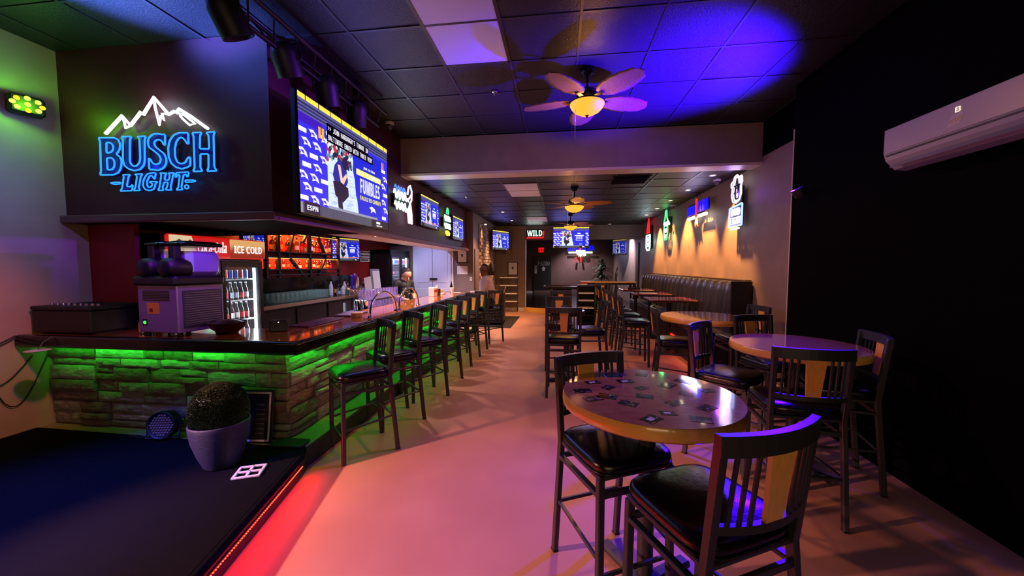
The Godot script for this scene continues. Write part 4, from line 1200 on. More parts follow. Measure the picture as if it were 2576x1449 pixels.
const SIGN_BLUE := {
	"B": [[[-59.9,12.2],[-43.1,11.4],[-39.3,9.6],[-37.6,5.6],[-38.5,0.9],[-42.4,-3.1],[-38.8,-5.1],[-37.1,-9.1],[-38.3,-15.1],[-41.4,-19.0],[-46.3,-20.7],[-61.0,-20.4],[-59.4,-17.8],[-58.4,9.1]], [[-51.8,7.8],[-47.4,7.3],[-44.8,4.5],[-45.5,0.5],[-48.9,-1.3],[-52.4,-1.5]], [[-52.4,-5.9],[-47.2,-5.7],[-44.6,-8.9],[-45.0,-13.5],[-47.6,-16.1],[-52.4,-16.3]]],
	"U": [[[-35.9,12.1],[-25.3,11.7],[-27.4,9.1],[-28.7,-9.4],[-27.7,-12.1],[-25.1,-14.2],[-21.9,-13.7],[-19.0,-11.1],[-17.9,-7.2],[-17.6,9.7],[-19.8,11.4],[-10.5,11.3],[-12.2,9.1],[-13.4,-10.0],[-14.9,-13.9],[-19.0,-17.1],[-24.6,-17.9],[-30.8,-16.0],[-34.9,-12.6],[-35.8,-7.8],[-34.5,9.4]]],
	"S": [[[8.5,12.1],[7.9,2.9],[6.4,3.4],[5.4,5.7],[2.9,7.8],[-1.0,7.6],[-3.1,5.4],[-2.1,2.1],[1.5,-0.7],[6.3,-4.1],[8.4,-8.2],[8.1,-12.7],[5.1,-16.6],[-0.4,-18.4],[-5.8,-17.5],[-9.3,-17.4],[-9.4,-7.8],[-7.9,-8.2],[-6.1,-11.6],[-2.4,-13.4],[1.6,-12.2],[3.0,-8.6],[1.2,-5.3],[-3.2,-1.8],[-8.4,1.7],[-9.3,5.7],[-8.2,9.6],[-4.6,12.4],[0.1,13.1],[4.7,12.1]]],
	"C": [[[31.3,12.4],[31.1,3.0],[29.6,3.1],[27.9,6.1],[25.0,8.8],[22.0,8.3],[19.1,5.1],[17.3,-0.7],[17.2,-7.2],[18.9,-11.8],[22.6,-13.6],[26.8,-12.7],[30.1,-8.3],[32.1,-8.1],[31.9,-15.2],[28.8,-16.7],[23.4,-17.9],[17.4,-16.3],[13.1,-12.9],[10.8,-6.9],[10.8,0.3],[12.7,6.7],[16.8,11.1],[22.2,12.8],[26.8,12.6]]],
	"H": [[[35.0,12.2],[44.7,12.1],[42.7,9.6],[41.7,-1.6],[51.0,-2.0],[50.9,9.5],[48.4,11.6],[57.4,12.1],[55.7,9.3],[55.0,-17.6],[57.4,-20.6],[47.4,-20.6],[49.4,-18.1],[50.0,-6.2],[42.2,-5.9],[41.5,-17.8],[43.6,-20.5],[33.9,-20.5],[35.9,-17.6],[36.4,9.6]]],
	"L": [[[-37.1,-20.9],[-28.8,-21.1],[-30.8,-22.4],[-33.5,-31.4],[-29.5,-31.8],[-27.0,-29.5],[-28.2,-35.2],[-40.9,-35.2],[-38.6,-33.3],[-35.8,-22.2]]],
	"I": [[[-24.8,-20.9],[-16.1,-20.9],[-18.2,-22.5],[-21.3,-33.1],[-19.5,-35.1],[-27.0,-35.3],[-24.8,-33.0],[-22.1,-22.3]]],
	"G": [[[-2.8,-20.3],[-4.4,-25.9],[-5.6,-25.2],[-6.5,-22.8],[-9.2,-22.7],[-12.3,-27.3],[-12.2,-32.0],[-9.9,-33.0],[-7.4,-31.4],[-7.1,-29.1],[-9.6,-28.7],[-9.2,-27.7],[-1.4,-28.0],[-3.8,-29.5],[-5.3,-34.2],[-10.1,-35.7],[-14.7,-34.6],[-16.8,-31.2],[-15.7,-25.9],[-12.2,-21.3],[-6.7,-20.2]]],
	"H2": [[[1.0,-20.7],[8.3,-21.0],[6.7,-22.2],[5.3,-26.8],[9.9,-27.0],[10.9,-22.4],[9.5,-21.0],[16.0,-20.9],[14.4,-22.5],[11.0,-33.9],[12.4,-35.6],[5.5,-35.4],[7.1,-33.8],[9.0,-28.9],[4.8,-28.8],[2.9,-33.7],[4.3,-35.7],[-2.3,-35.6],[-0.2,-33.6],[2.5,-22.1]]],
	"T": [[[17.5,-20.9],[30.1,-20.7],[28.7,-24.9],[27.6,-24.5],[27.3,-22.6],[24.7,-22.8],[21.7,-33.9],[23.5,-35.6],[16.3,-35.7],[18.7,-33.8],[20.9,-22.7],[18.6,-22.9],[17.3,-24.9],[16.3,-24.5]]],
	"D": [[[-50.5,-27.9],[-46.0,-27.3],[-39.6,-27.5],[-39.7,-28.8],[-46.1,-29.1]], [[26.3,-27.4],[34.2,-27.7],[36.8,-28.7],[34.1,-29.2],[25.8,-29.4]], [[29.1,-33.4],[28.6,-34.4],[27.6,-35.0],[26.4,-35.0],[25.4,-34.3],[25.1,-33.3],[25.5,-32.3],[26.6,-31.7],[27.8,-31.8],[28.7,-32.4]]],
}
const SIGN_WHITE := [[[-52.1,15.2],[-33.8,29.9],[-25.8,21.2],[-14.5,32.1],[-12.3,29.7],[-0.6,43.7],[13.0,28.7],[18.8,31.0],[20.6,29.6],[23.4,32.7],[35.0,25.7],[50.4,15.0]], [[-33.8,29.9],[-31.9,24.5],[-31.1,19.2],[-25.8,21.2]], [[-0.5,41.8],[0.0,35.3],[1.2,30.0],[3.3,20.2],[5.3,27.9],[8.1,23.8],[6.6,29.7],[10.7,29.2]], [[24.0,28.8],[28.4,27.3],[38.4,19.7],[33.1,18.7],[27.4,23.5],[24.9,26.2],[24.0,28.8]]]

func fill_poly(im: Image, pts: Array, col: Color) -> void:
	var w := im.get_width()
	var h := im.get_height()
	var y0 := 1e9
	var y1 := -1e9
	for p in pts:
		y0 = minf(y0, p[1])
		y1 = maxf(y1, p[1])
	for y in range(maxi(0, int(y0 * h)), mini(h, int(y1 * h) + 1)):
		var xs := []
		var yy := (y + 0.5) / h
		for i in pts.size():
			var a: Array = pts[i]
			var b: Array = pts[(i + 1) % pts.size()]
			if (a[1] <= yy) != (b[1] <= yy): xs.append(a[0] + (yy - a[1]) / (b[1] - a[1]) * (b[0] - a[0]))
		xs.sort()
		for i in range(0, xs.size() - 1, 2):
			var x0 := clampi(int(xs[i] * w), 0, w)
			var x1 := clampi(int(xs[i + 1] * w), 0, w)
			if x1 > x0: im.fill_rect(Rect2i(x0, y, x1 - x0, 1), col)

func oval(im: Image, cx: float, cy: float, rx: float, ry: float, col: Color) -> void:
	var p := []
	for k in 14: p.append([cx + rx * cos(TAU * k / 14), cy + ry * sin(TAU * k / 14)])
	fill_poly(im, p, col)

func rect(im: Image, x0: float, y0: float, x1: float, y1: float, col: Color) -> void:
	fill_poly(im, [[x0, y0], [x1, y0], [x1, y1], [x0, y1]], col)

func broadcast(kind: int) -> Image:
	var im := Image.create(640, 360, false, Image.FORMAT_RGB8)
	var g := RandomNumberGenerator.new()
	g.seed = 88
	im.fill(Color(0.16, 0.15, 0.80))
	rect(im, 0, 0, 1, 0.16, Color(0.30, 0.31, 0.52))
	rect(im, 0, 0.0, 1, 0.045, Color(0.93, 0.80, 0.22))
	for k in 9: rect(im, 0.06 + k * 0.11, 0.0, 0.067 + k * 0.11, 0.05, Color(0.15, 0.13, 0.2))
	for k in 3: rect(im, 0, 0.07 + k * 0.03, 1, 0.085 + k * 0.03, Color(0.14, 0.14, 0.26))
	rect(im, 0, 0.16, 0.2, 0.24, Color(0.2, 0.08, 0.62))
	for side in [0.0, 0.9]:
		for r in 7:
			for c in 3:
				var x: float = side + 0.03 + c * 0.09 + (0.03 if r % 2 else 0.0)
				var y := 0.3 + r * 0.095
				if x > side + 0.23 or (side > 0.5 and x > 0.99): continue
				if (r + c) % 3 == 0: rect(im, x - 0.035, y - 0.02, x + 0.035, y + 0.02, Color(0.86, 0.86, 0.97))
				else:
					fill_poly(im, [[x - 0.04, y - 0.03], [x, y - 0.04], [x + 0.03, y - 0.01], [x + 0.04, y + 0.035], [x + 0.01, y + 0.015], [x - 0.02, y + 0.03], [x - 0.015, y]], Color(0.82, 0.82, 0.96))
					fill_poly(im, [[x - 0.02, y - 0.015], [x + 0.005, y - 0.015], [x + 0.015, y + 0.01], [x - 0.005, y + 0.005]], Color(0.25, 0.2, 0.7))
	# the photograph panel: crowd, snowy field, crouching player
	rect(im, 0.24, 0.2, 0.58, 0.9, Color(0.74, 0.80, 0.92))
	for k in 170:
		var x := g.randf_range(0.24, 0.5)
		var y := g.randf_range(0.2, 0.46)
		oval(im, x, y, 0.012, 0.024, [Color(0.12, 0.2, 0.22), Color(0.35, 0.5, 0.55), Color(0.75, 0.85, 0.85), Color(0.1, 0.1, 0.16), Color(0.7, 0.15, 0.2)][g.randi() % 5])
	for k in 60:
		var x := g.randf_range(0.25, 0.5)
		var y := g.randf_range(0.52, 0.88)
		rect(im, x, y, x + 0.05, y + 0.006, Color(0.55, 0.64, 0.82))
	fill_poly(im, [[0.31, 0.48], [0.36, 0.4], [0.43, 0.44], [0.45, 0.6], [0.42, 0.66], [0.31, 0.66], [0.29, 0.58]], Color(0.1, 0.13, 0.5))
	oval(im, 0.425, 0.42, 0.035, 0.065, Color(0.08, 0.09, 0.2))
	fill_poly(im, [[0.34, 0.46], [0.37, 0.46], [0.39, 0.58], [0.43, 0.52], [0.445, 0.54], [0.4, 0.64], [0.37, 0.63]], Color(0.86, 0.70, 0.60))
	fill_poly(im, [[0.29, 0.64], [0.36, 0.62], [0.45, 0.66], [0.455, 0.74], [0.39, 0.82], [0.31, 0.77]], Color(0.04, 0.05, 0.1))
	fill_poly(im, [[0.33, 0.77], [0.38, 0.79], [0.39, 0.9], [0.34, 0.88]], Color(0.05, 0.06, 0.12))
	# the headline panel
	fill_poly(im, [[0.49, 0.2], [0.9, 0.2], [0.9, 0.9], [0.57, 0.9], [0.555, 0.75], [0.54, 0.7], [0.53, 0.55], [0.51, 0.45], [0.515, 0.35]], Color(0.04, 0.12, 0.72))
	if kind == 0: rect(im, 0.55, 0.41, 0.89, 0.475, Color(0.90, 0.86, 0.22))
	fill_poly(im, [[0.71, 0.79], [0.75, 0.77], [0.79, 0.79], [0.81, 0.84], [0.77, 0.82], [0.73, 0.85], [0.74, 0.81]], Color(0.85, 0.86, 0.98))
	if kind > 0:
		fill_poly(im, [[0.66, 0.3], [0.7, 0.27], [0.75, 0.28], [0.78, 0.33], [0.72, 0.33]], Color(0.8, 0.82, 0.96))
		rect(im, 0.6, 0.38, 0.85, 0.43, Color(0.82, 0.84, 0.95))
		rect(im, 0.63, 0.62, 0.82, 0.645, Color(0.8, 0.82, 0.95))
		rect(im, 0.6, 0.69, 0.84, 0.8, Color(0.06, 0.13, 0.7))
	if kind == 2:
		rect(im, 0.63, 0.46, 0.82, 0.6, Color(0.8, 0.78, 0.86))
		rect(im, 0.24, 0.84, 0.95, 0.87, Color(0.85, 0.5, 0.4))
	# ticker
	rect(im, 0, 0.91, 1, 1, Color(0.25, 0.26, 0.32))
	rect(im, 0, 0.91, 0.02, 1, Color(0.5, 0.5, 0.55))
	rect(im, 0.03, 0.9, 0.16, 1, Color(0.03, 0.03, 0.04))
	for k in 5: rect(im, 0.17 + k * 0.115, 0.91, 0.173 + k * 0.115, 1, Color(0.12, 0.12, 0.16))
	rect(im, 0.24, 0.885, 0.83, 0.91, Color(0.5, 0.52, 0.6))
	rect(im, 0.74, 0.91, 1, 1, Color(0.08, 0.08, 0.1))
	rect(im, 0.81, 0.93, 0.87, 0.955, Color(0.9, 0.9, 0.9))
	rect(im, 0.81, 0.97, 0.9, 0.985, Color(0.7, 0.7, 0.7))
	if kind == 0:
		for k in 2: rect(im, 0.165 + k * 0.03, 0.2, 0.187 + k * 0.03, 0.3, Color(0.95, 0.6, 0.15))
		for k in 2: rect(im, 0.905 + k * 0.02, 0.2, 0.918 + k * 0.02, 0.29, Color(0.95, 0.6, 0.15))
	return im

func screen_mat(kind: int, e: float) -> StandardMaterial3D:
	var m := mt("screen_%d_%.2f" % [kind, e], Color(0.01, 0.01, 0.01), 0.45)
	m.emission_enabled = true
	m.emission = Color.BLACK
	m.emission_texture = casts[kind]
	m.emission_energy_multiplier = e
	return m

var casts := []

func television(label: String, at: Vector3, turn: float, w: float, h: float, kind: int, e: float, lit: float, arm := Vector3.ZERO) -> Node3D:
	var t := thing("television", label, "television", at, turn, "televisions")
	if arm != Vector3.ZERO: part(t, "wall_arm", B.new().tube([Vector3(0, 0, -0.08), arm], 0.02, 8), mats.black)
	part(t, "housing", B.new().box(Vector3(0, 0, -0.03), Vector3(w + 0.03, h + 0.03, 0.05), 0.008), mats.black)
	part(t, "wall_bracket", B.new().box(Vector3(0, 0, -0.085), Vector3(w * 0.3, h * 0.4, 0.06), 0.004), mats.black)
	part(t, "screen", B.new().grid([PackedVector3Array([Vector3(-w / 2, h / 2, 0), Vector3(w / 2, h / 2, 0)]), PackedVector3Array([Vector3(-w / 2, -h / 2, 0), Vector3(w / 2, -h / 2, 0)])]), screen_mat(kind, e))
	for s in [-1, 1]:
		part(t, "bezel", B.new().box(Vector3(s * (w / 2 + 0.006), 0, -0.004), Vector3(0.012, h + 0.024, 0.014), 0.002), mats.black_gloss)
		part(t, "bezel", B.new().box(Vector3(0, s * (h / 2 + 0.006), -0.004), Vector3(w + 0.024, 0.012, 0.014), 0.002), mats.black_gloss)
	if lit > 0.0: area(t, Vector3(0, 0, 0.01), Vector3(0, 0, 1), Vector2(w, h), Color(0.42, 0.42, 0.95), lit)
	return t

func screens() -> void:
	for k in 3: casts.append(ImageTexture.create_from_image(broadcast(k)))
	var w := 1.58
	var h := 0.99
	var t := television("huge wall screen showing a sports broadcast on the maroon soffit", Vector3(-2.15, 2.53, -3.65), 90, w, h, 0, 1.5, 2.0)
	part(t, "mount_arm", B.new().box(Vector3(0, 0, -0.2), Vector3(0.3, 0.3, 0.17), 0.01), mats.black)
	var px := func(u: float, v: float) -> Vector3: return Vector3((u - 0.5) * w, (0.5 - v) * h, 0.003)
	var cap: Node3D = part(t, "caption_box", B.new().box(px.call(0.475, 0.165), Vector3(w * 0.47, h * 0.085, 0.002)), mats.black_gloss)
	part(t, "caption_box", B.new().box(px.call(0.505, 0.25), Vector3(w * 0.53, h * 0.085, 0.002)), mats.black_gloss)
	var lw := glow("screen_white", Color(0.95, 0.95, 1.0), 1.0)
	var mono := SystemFont.new()
	mono.font_names = PackedStringArray(["Droid Sans Mono"])
	letters(t, "caption", ">> JOHN HARBAUGH'S TENURE IN", lw, px.call(0.475, 0.165) + Vector3(0, 0, 0.002), Basis.IDENTITY, w * 0.45, h * 0.05, 0.002, mono)
	letters(t, "caption", "BALTIMORE ENDED WITH THREE VERY", lw, px.call(0.505, 0.25) + Vector3(0, 0, 0.002), Basis.IDENTITY, w * 0.51, h * 0.05, 0.002, mono)
	letters(t, "headline", "JAN. 28 2024", lw, px.call(0.72, 0.375), Basis.IDENTITY, w * 0.16, h * 0.03, 0.002)
	letters(t, "headline", "ZAY FLOWERS", lw, px.call(0.72, 0.443), Basis.IDENTITY, w * 0.3, h * 0.045, 0.002)
	letters(t, "headline", "FUMBLES", lw, px.call(0.73, 0.58), Basis.IDENTITY, w * 0.27, h * 0.155, 0.002)
	letters(t, "headline", "FALLS TO CHIEFS", glow("screen_yellow", Color(0.95, 0.92, 0.35), 1.0), px.call(0.735, 0.71), Basis.IDENTITY, w * 0.29, h * 0.045, 0.002)
	letters(t, "channel_logo", "ESPN", lw, px.call(0.095, 0.95), Basis.IDENTITY, w * 0.09, h * 0.045, 0.002)
	television("medium screen on the soffit between the two soffit neon signs", Vector3(-2.36, 2.55, -6.56), 90, 0.92, 0.52, 2, 1.6, 0.6)
	television("screen at the far end of the soffit after the pale-green neon", Vector3(-2.36, 2.45, -8.42), 90, 0.86, 0.5, 1, 1.6, 0.5)
	television("screen mounted on the brick passage wall beside the loudspeaker", Vector3(-1.92, 2.42, -11.9), 62, 0.85, 0.6, 1, 1.5, 0.4, Vector3(-0.14, 0, -0.28))
	var hg := television("screen hanging from the ceiling before the alcove opening", Vector3(0.33, 2.5, -12.05), 0, 1.13, 0.65, 1, 1.7, 0.6)
	part(hg, "hanger", B.new().box(Vector3(0, 0.41, -0.04), Vector3(0.05, 0.18, 0.05)), mats.black)
	letters(hg, "headline", "JOKE", lw, Vector3(0.25, -0.02, 0.003), Basis.IDENTITY, 0.22, 0.1, 0.002)
	television("small bright screen on the red wall beside the liquor shelf", Vector3(-4.42, 1.93, -7.22), 78, 0.74, 0.46, 2, 1.25, 0.12)
	television("narrow blue screen tucked between the big cooler and the liquor shelf", Vector3(-4.28, 1.9, -4.72), 86, 0.34, 0.4, 1, 0.8, 0.0)
	television("dark-framed screen seen edge-on on the passage wall past the booth", Vector3(2.38, 2.36, -15.6), -62, 0.9, 0.6, 1, 0.7, 0.0, Vector3(0.135, 0, -0.26))

func squiggle(w: float, h: float, n: int, sd: int) -> Array:
	var g := RandomNumberGenerator.new()
	g.seed = sd
	var p := []
	for i in n * 6 + 1:
		var s := float(i) / (n * 6)
		p.append(Vector3((s - 0.5) * w + 0.02 * w * sin(i * 2.2), h * 0.5 * sin(i * PI / 3.0) * g.randf_range(0.7, 1.0), 0))
	return p

func smooth(pts: Array, closed: bool) -> Array:
	# round the corners of a bent tube
	var o := []
	var m := pts.size()
	for i in m:
		var q: Vector3 = pts[i]
		if not closed and (i == 0 or i == m - 1):
			o.append(q)
			continue
		var a: Vector3 = pts[(i - 1 + m) % m]
		var b: Vector3 = pts[(i + 1) % m]
		o.append(q.lerp(a, minf(0.3, 0.008 / maxf(q.distance_to(a), 0.001))))
		o.append(q.lerp(b, minf(0.3, 0.008 / maxf(q.distance_to(b), 0.001))))
	return o

func neon() -> void:
	# the large sign on the soffit
	var t := thing("neon_sign", "large blue BUSCH LIGHT neon sign with white mountain outline", "neon sign", Vector3(-3.493, 2.602, -2.86))
	var nb := glow("neon_blue", Color(0.16, 0.56, 1.0), 1.6)
	var nw := glow("neon_white", Color(0.93, 1.0, 1.0), 2.4)
	for k in SIGN_BLUE:
		var b := B.new()
		var plate := PackedVector2Array()
		for loop in SIGN_BLUE[k]:
			var p := []
			for q in loop: p.append(Vector3(q[0] * 0.01, q[1] * 0.01, 0.0))
			b.tube(smooth(p, true), 0.0068 if k.length() == 1 and k in "BUSCH" else 0.0058, 8, true)
		part(t, "letter", b, nb, Vector3.ZERO, Basis.IDENTITY, "blue outline tube")
		for q in SIGN_BLUE[k][0]: plate.append(Vector2(q[0], q[1]) * 0.01)
		if k != "D": part(t, "letter_back", B.new().prism(plate, -0.022, -0.016), mt("neon_back_blue", Color(0.02, 0.06, 0.5), 0.25))
	for i in SIGN_WHITE.size():
		var p := []
		for q in SIGN_WHITE[i]: p.append(Vector3(q[0] * 0.01, q[1] * 0.01, 0.0))
		part(t, "mountain_tube", B.new().tube(p, 0.0135 if i == 0 else 0.0095, 8), nw)
	for x in [-0.4, 0.45]: part(t, "standoff", B.new().tube([Vector3(x, 0, -0.04), Vector3(x, 0, -0.016)], 0.008, 8), mats.black)
	area(t, Vector3(0, 0.0, 0.03), Vector3(0, 0, 1), Vector2(1.2, 0.7), Color(0.35, 0.6, 1.0), 0.8)
	omni(t, Vector3(0.0, 0.38, 0.09), Color(0.9, 0.97, 1.0), 0.05, 0.1)
	omni(t, Vector3(-0.1, -0.12, 0.09), Color(0.1, 0.35, 1.0), 0.05, 0.1)
	# interlocked letters over a square beer sign
	var a := thing("neon_sign", "neon sign of interlocked letters above a square white-framed panel", "neon sign", Vector3(2.58, 2.56, -5.95), -90)
	var np := glow("neon_pale", Color(0.97, 0.9, 1.0), 1.8)
	var li := glow("neon_ice", Color(0.55, 0.75, 1.0), 2.6)
	part(a, "outline", B.new().tube(smooth([Vector3(-0.17, 0.28, 0), Vector3(-0.1, 0.3, 0), Vector3(-0.06, 0.36, 0), Vector3(0.02, 0.37, 0), Vector3(0.06, 0.33, 0), Vector3(0.16, 0.33, 0), Vector3(0.17, 0.24, 0), Vector3(0.14, 0.21, 0), Vector3(0.15, 0.08, 0), Vector3(0.1, -0.01, 0), Vector3(0, -0.04, 0), Vector3(-0.1, -0.01, 0), Vector3(-0.15, 0.08, 0), Vector3(-0.13, 0.2, 0), Vector3(-0.17, 0.22, 0)], true), 0.01, 8, true), np)
	part(a, "lit_plate", B.new().prism(PackedVector2Array([Vector2(-0.16, 0.28), Vector2(-0.1, 0.29), Vector2(-0.06, 0.35), Vector2(0.02, 0.36), Vector2(0.06, 0.32), Vector2(0.15, 0.32), Vector2(0.16, 0.24), Vector2(0.13, 0.21), Vector2(0.14, 0.08), Vector2(0.09, 0.0), Vector2(0, -0.03), Vector2(-0.09, 0.0), Vector2(-0.14, 0.08), Vector2(-0.12, 0.2), Vector2(-0.16, 0.22)]), -0.02, -0.012), glow("plate_white", Color(0.95, 0.92, 1.0), 1.1))
	letters(a, "letter_u", "U", mt("letter_navy", Color(0.03, 0.03, 0.12), 0.4), Vector3(0, 0.12, -0.01), Basis.IDENTITY, 0.2, 0.22, 0.006, serif)
	letters(a, "letter_a", "A", mt("letter_green", Color(0.03, 0.12, 0.06), 0.4), Vector3(0, 0.21, -0.006), Basis.IDENTITY, 0.17, 0.22, 0.008, serif)
	part(a, "frame", B.new().tube(smooth([Vector3(-0.2, -0.1, 0), Vector3(0.2, -0.07, 0), Vector3(0.2, -0.38, 0), Vector3(-0.2, -0.38, 0)], true), 0.012, 8, true), li)
	part(a, "panel", slab(-0.2, 0.2, -0.38, -0.085, -0.025, -0.015), mats.neon_back_blue)
	letters(a, "lettering", "BUD", np, Vector3(0.0, -0.17, 0.0), Basis.IDENTITY, 0.27, 0.11, 0.012)
	letters(a, "lettering", "LIGHT", np, Vector3(0.0, -0.3, 0.0), Basis.IDENTITY, 0.33, 0.11, 0.012)
	part(a, "tube", B.new().tube([Vector3(-0.12, -0.42, 0), Vector3(0.12, -0.42, 0)], 0.015, 8), np)
	part(a, "hanging_wire", B.new().tube([Vector3(0.1, 0.35, -0.02), Vector3(0.12, 0.43, -0.1)], 0.003, 5), mats.black)
	part(a, "hanging_wire", B.new().tube([Vector3(-0.1, 0.3, -0.02), Vector3(-0.12, 0.43, -0.1)], 0.003, 5), mats.black)
	part(a, "transformer", slab(-0.12, 0.1, -0.15, 0.2, -0.07, -0.03, 0.006), mats.black)
	area(a, Vector3(0, 0, 0.03), Vector3(0, 0, 1), Vector2(0.35, 0.75), Color(0.72, 0.62, 1.0), 0.5)
	omni(a, Vector3(0.0, 0.1, 0.08), Color(0.6, 0.25, 1.0), 0.08, 0.08)
	# blue lettering with a red ribbon
	for q in [[Vector3(2.58, 2.62, -7.55), -90.0, 1.0, "blue neon lettering with a red ribbon on the tan wall"], [Vector3(1.0, 2.4, -19.2), 0.0, 1.3, "blue and white neon lettering below the hanging screen in the alcove"]]:
		var m := thing("neon_sign", q[3], "neon sign", q[0], q[1])
		m.scale = Vector3.ONE * q[2]
		var ub := glow("neon_ultra", Color(0.05, 0.04, 1.0), 2.0)
		letters(m, "lettering", "MICHELOB", ub, Vector3(-0.26, 0.06, 0.0), Basis(Vector3(1, 0.0, 0), Vector3(0.1, 1, 0), Vector3.BACK), 0.5, 0.17, 0.014, serif)
		letters(m, "lettering", "ULTRA", ub, Vector3(0.3, 0.08, 0.0), Basis.IDENTITY, 0.46, 0.2, 0.014)
		part(m, "letter_plate", slab(-0.52, 0.54, -0.02, 0.19, -0.03, -0.02), mt("neon_back_deep", Color(0.02, 0.02, 0.35), 0.3))
		part(m, "ribbon", slab(-0.035, 0.035, -0.1, 0.25, 0.0, 0.02, 0.006), glow("neon_red", Color(1.0, 0.08, 0.12), 2.0))
		part(m, "ribbon_tail", B.new().prism(PackedVector2Array([Vector2(-0.04, -0.1), Vector2(0.04, -0.1), Vector2(0.09, -0.28), Vector2(0.03, -0.22), Vector2(0, -0.3), Vector2(-0.04, -0.22), Vector2(-0.1, -0.28)]), 0.0, 0.012), mt("ribbon_gold", Color(0.75, 0.6, 0.4), 0.35, 0.4))
		for s in [-1, 1]: part(m, "white_tube", B.new().tube([Vector3(s * 0.1, -0.09, 0), Vector3(s * 0.46, -0.09, 0)], 0.032, 10), glow("neon_tube_white", Color(1.0, 1.0, 0.95), 4.0))
		if q[2] > 1.1:
			part(m, "white_bow", B.new().prism(PackedVector2Array([Vector2(-0.16, 0.0), Vector2(0.18, 0.0), Vector2(0.22, -0.2), Vector2(0.14, -0.24), Vector2(0.02, -0.14), Vector2(-0.1, -0.2), Vector2(-0.18, -0.1)]), 0.0, 0.03), mats.neon_tube_white)
			for s in [-1, 1]: part(m, "red_tube", B.new().tube([Vector3(s * 0.09 - 0.08, -0.28, 0), Vector3(s * 0.11 - 0.08, -0.45, 0)], 0.03, 8), mats.neon_red)
		part(m, "mount", slab(-0.06, 0.06, -0.08, 0.1, -0.115 if q[2] < 1.1 else -0.225, -0.03), mats.black)
		part(m, "golfer_frame", B.new().tube([Vector3(-0.12, 0.3, 0), Vector3(-0.05, 0.34, 0), Vector3(0.0, 0.28, 0), Vector3(0.06, 0.36, 0), Vector3(0.12, 0.3, 0)], 0.01, 6), mats.black)
		area(m, Vector3(0, -0.05, 0.04), Vector3(0, 0, 1), Vector2(0.9, 0.3), Color(0.75, 0.75, 1.0), 0.5 if q[2] < 1.1 else 1.2)
		omni(m, Vector3(0.0, -0.2, 0.08), Color(0.9, 0.92, 1.0), 0.06, 0.06)
	# green bottle outline
	var gr := thing("neon_sign", "green and white neon bottle outline on the tan wall", "neon sign", Vector3(2.58, 2.6, -9.6), -90)
	var ng := glow("neon_green", Color(0.25, 1.0, 0.5), 2.2)
	var nm := glow("neon_mint", Color(0.78, 1.0, 0.9), 2.0)
	part(gr, "outline", B.new().tube(smooth([Vector3(-0.1, 0.34, 0), Vector3(0.0, 0.36, 0), Vector3(0.02, 0.2, 0), Vector3(0.1, 0.1, 0), Vector3(0.1, -0.2, 0), Vector3(0.05, -0.36, 0), Vector3(-0.12, -0.36, 0), Vector3(-0.2, -0.2, 0), Vector3(-0.2, 0.1, 0), Vector3(-0.12, 0.2, 0)], true), 0.016, 8, true), ng)
	part(gr, "script_tube", B.new().tube(squiggle(0.5, 0.12, 4, 4), 0.014, 6), nm, Vector3(0.05, 0.02, 0.01))
	part(gr, "script_tube", B.new().tube(squiggle(0.26, 0.12, 3, 6), 0.014, 6), nm, Vector3(-0.04, -0.14, 0.01))
	part(gr, "script_tube", B.new().tube(squiggle(0.2, 0.1, 3, 7), 0.014, 6), nm, Vector3(-0.04, -0.28, 0.01))
	part(gr, "mount", slab(-0.06, 0.06, -0.2, 0.2, -0.1, -0.03, 0.005), mats.black)
	area(gr, Vector3(0, 0, 0.03), Vector3(0, 0, 1), Vector2(0.4, 0.7), Color(0.4, 1.0, 0.6), 0.25)
	# red letter over a white panel
	var rd := thing("neon_sign", "red neon script above a small white framed panel at the booth's end", "neon sign", Vector3(2.58, 2.5, -11.5), -90)
	letters(rd, "letter", "A", mats.neon_red, Vector3(0, 0.28, 0), Basis(Vector3(1, 0, 0), Vector3(0.15, 1, 0), Vector3.BACK), 0.42, 0.42, 0.02, serif)
	part(rd, "frame", B.new().tube(smooth([Vector3(-0.22, 0.0, 0), Vector3(0.22, 0.0, 0), Vector3(0.22, -0.36, 0), Vector3(0.12, -0.44, 0), Vector3(-0.12, -0.44, 0), Vector3(-0.22, -0.36, 0)], true), 0.024, 8, true), nm)
	letters(rd, "lettering", "BUD", mats.neon_ice, Vector3(0.0, -0.12, 0.0), Basis.IDENTITY, 0.3, 0.13, 0.012)
	letters(rd, "lettering", "LIGHT", mats.neon_ice, Vector3(0.0, -0.28, 0.0), Basis.IDENTITY, 0.34, 0.13, 0.012)
	part(rd, "mount", slab(-0.1, 0.1, -0.4, 0.3, -0.1, -0.03, 0.005), mats.black)
	area(rd, Vector3(0, -0.1, 0.04), Vector3(0, 0, 1), Vector2(0.4, 0.6), Color(0.85, 1.0, 1.0), 0.5)
	omni(rd, Vector3(0.0, -0.2, 0.09), Color(0.85, 0.95, 1.0), 0.16, 0.08)
	# soffit signs
	var s1 := thing("neon_sign", "white and blue neon script with a looping tentacle figure on the soffit", "neon sign", Vector3(-2.36, 2.55, -5.45), 90)
	part(s1, "script_tube", B.new().tube(squiggle(0.46, 0.16, 4, 14), 0.013, 6), nm, Vector3(-0.15, 0.08, 0))
	part(s1, "script_tube", B.new().tube(squiggle(0.42, 0.15, 4, 15), 0.013, 6), nm, Vector3(-0.15, -0.08, 0))
	part(s1, "blue_tube", B.new().tube(squiggle(0.4, 0.1, 4, 16), 0.009, 6), glow("neon_sky", Color(0.3, 0.45, 1.0), 2.0), Vector3(-0.15, 0.17, 0))
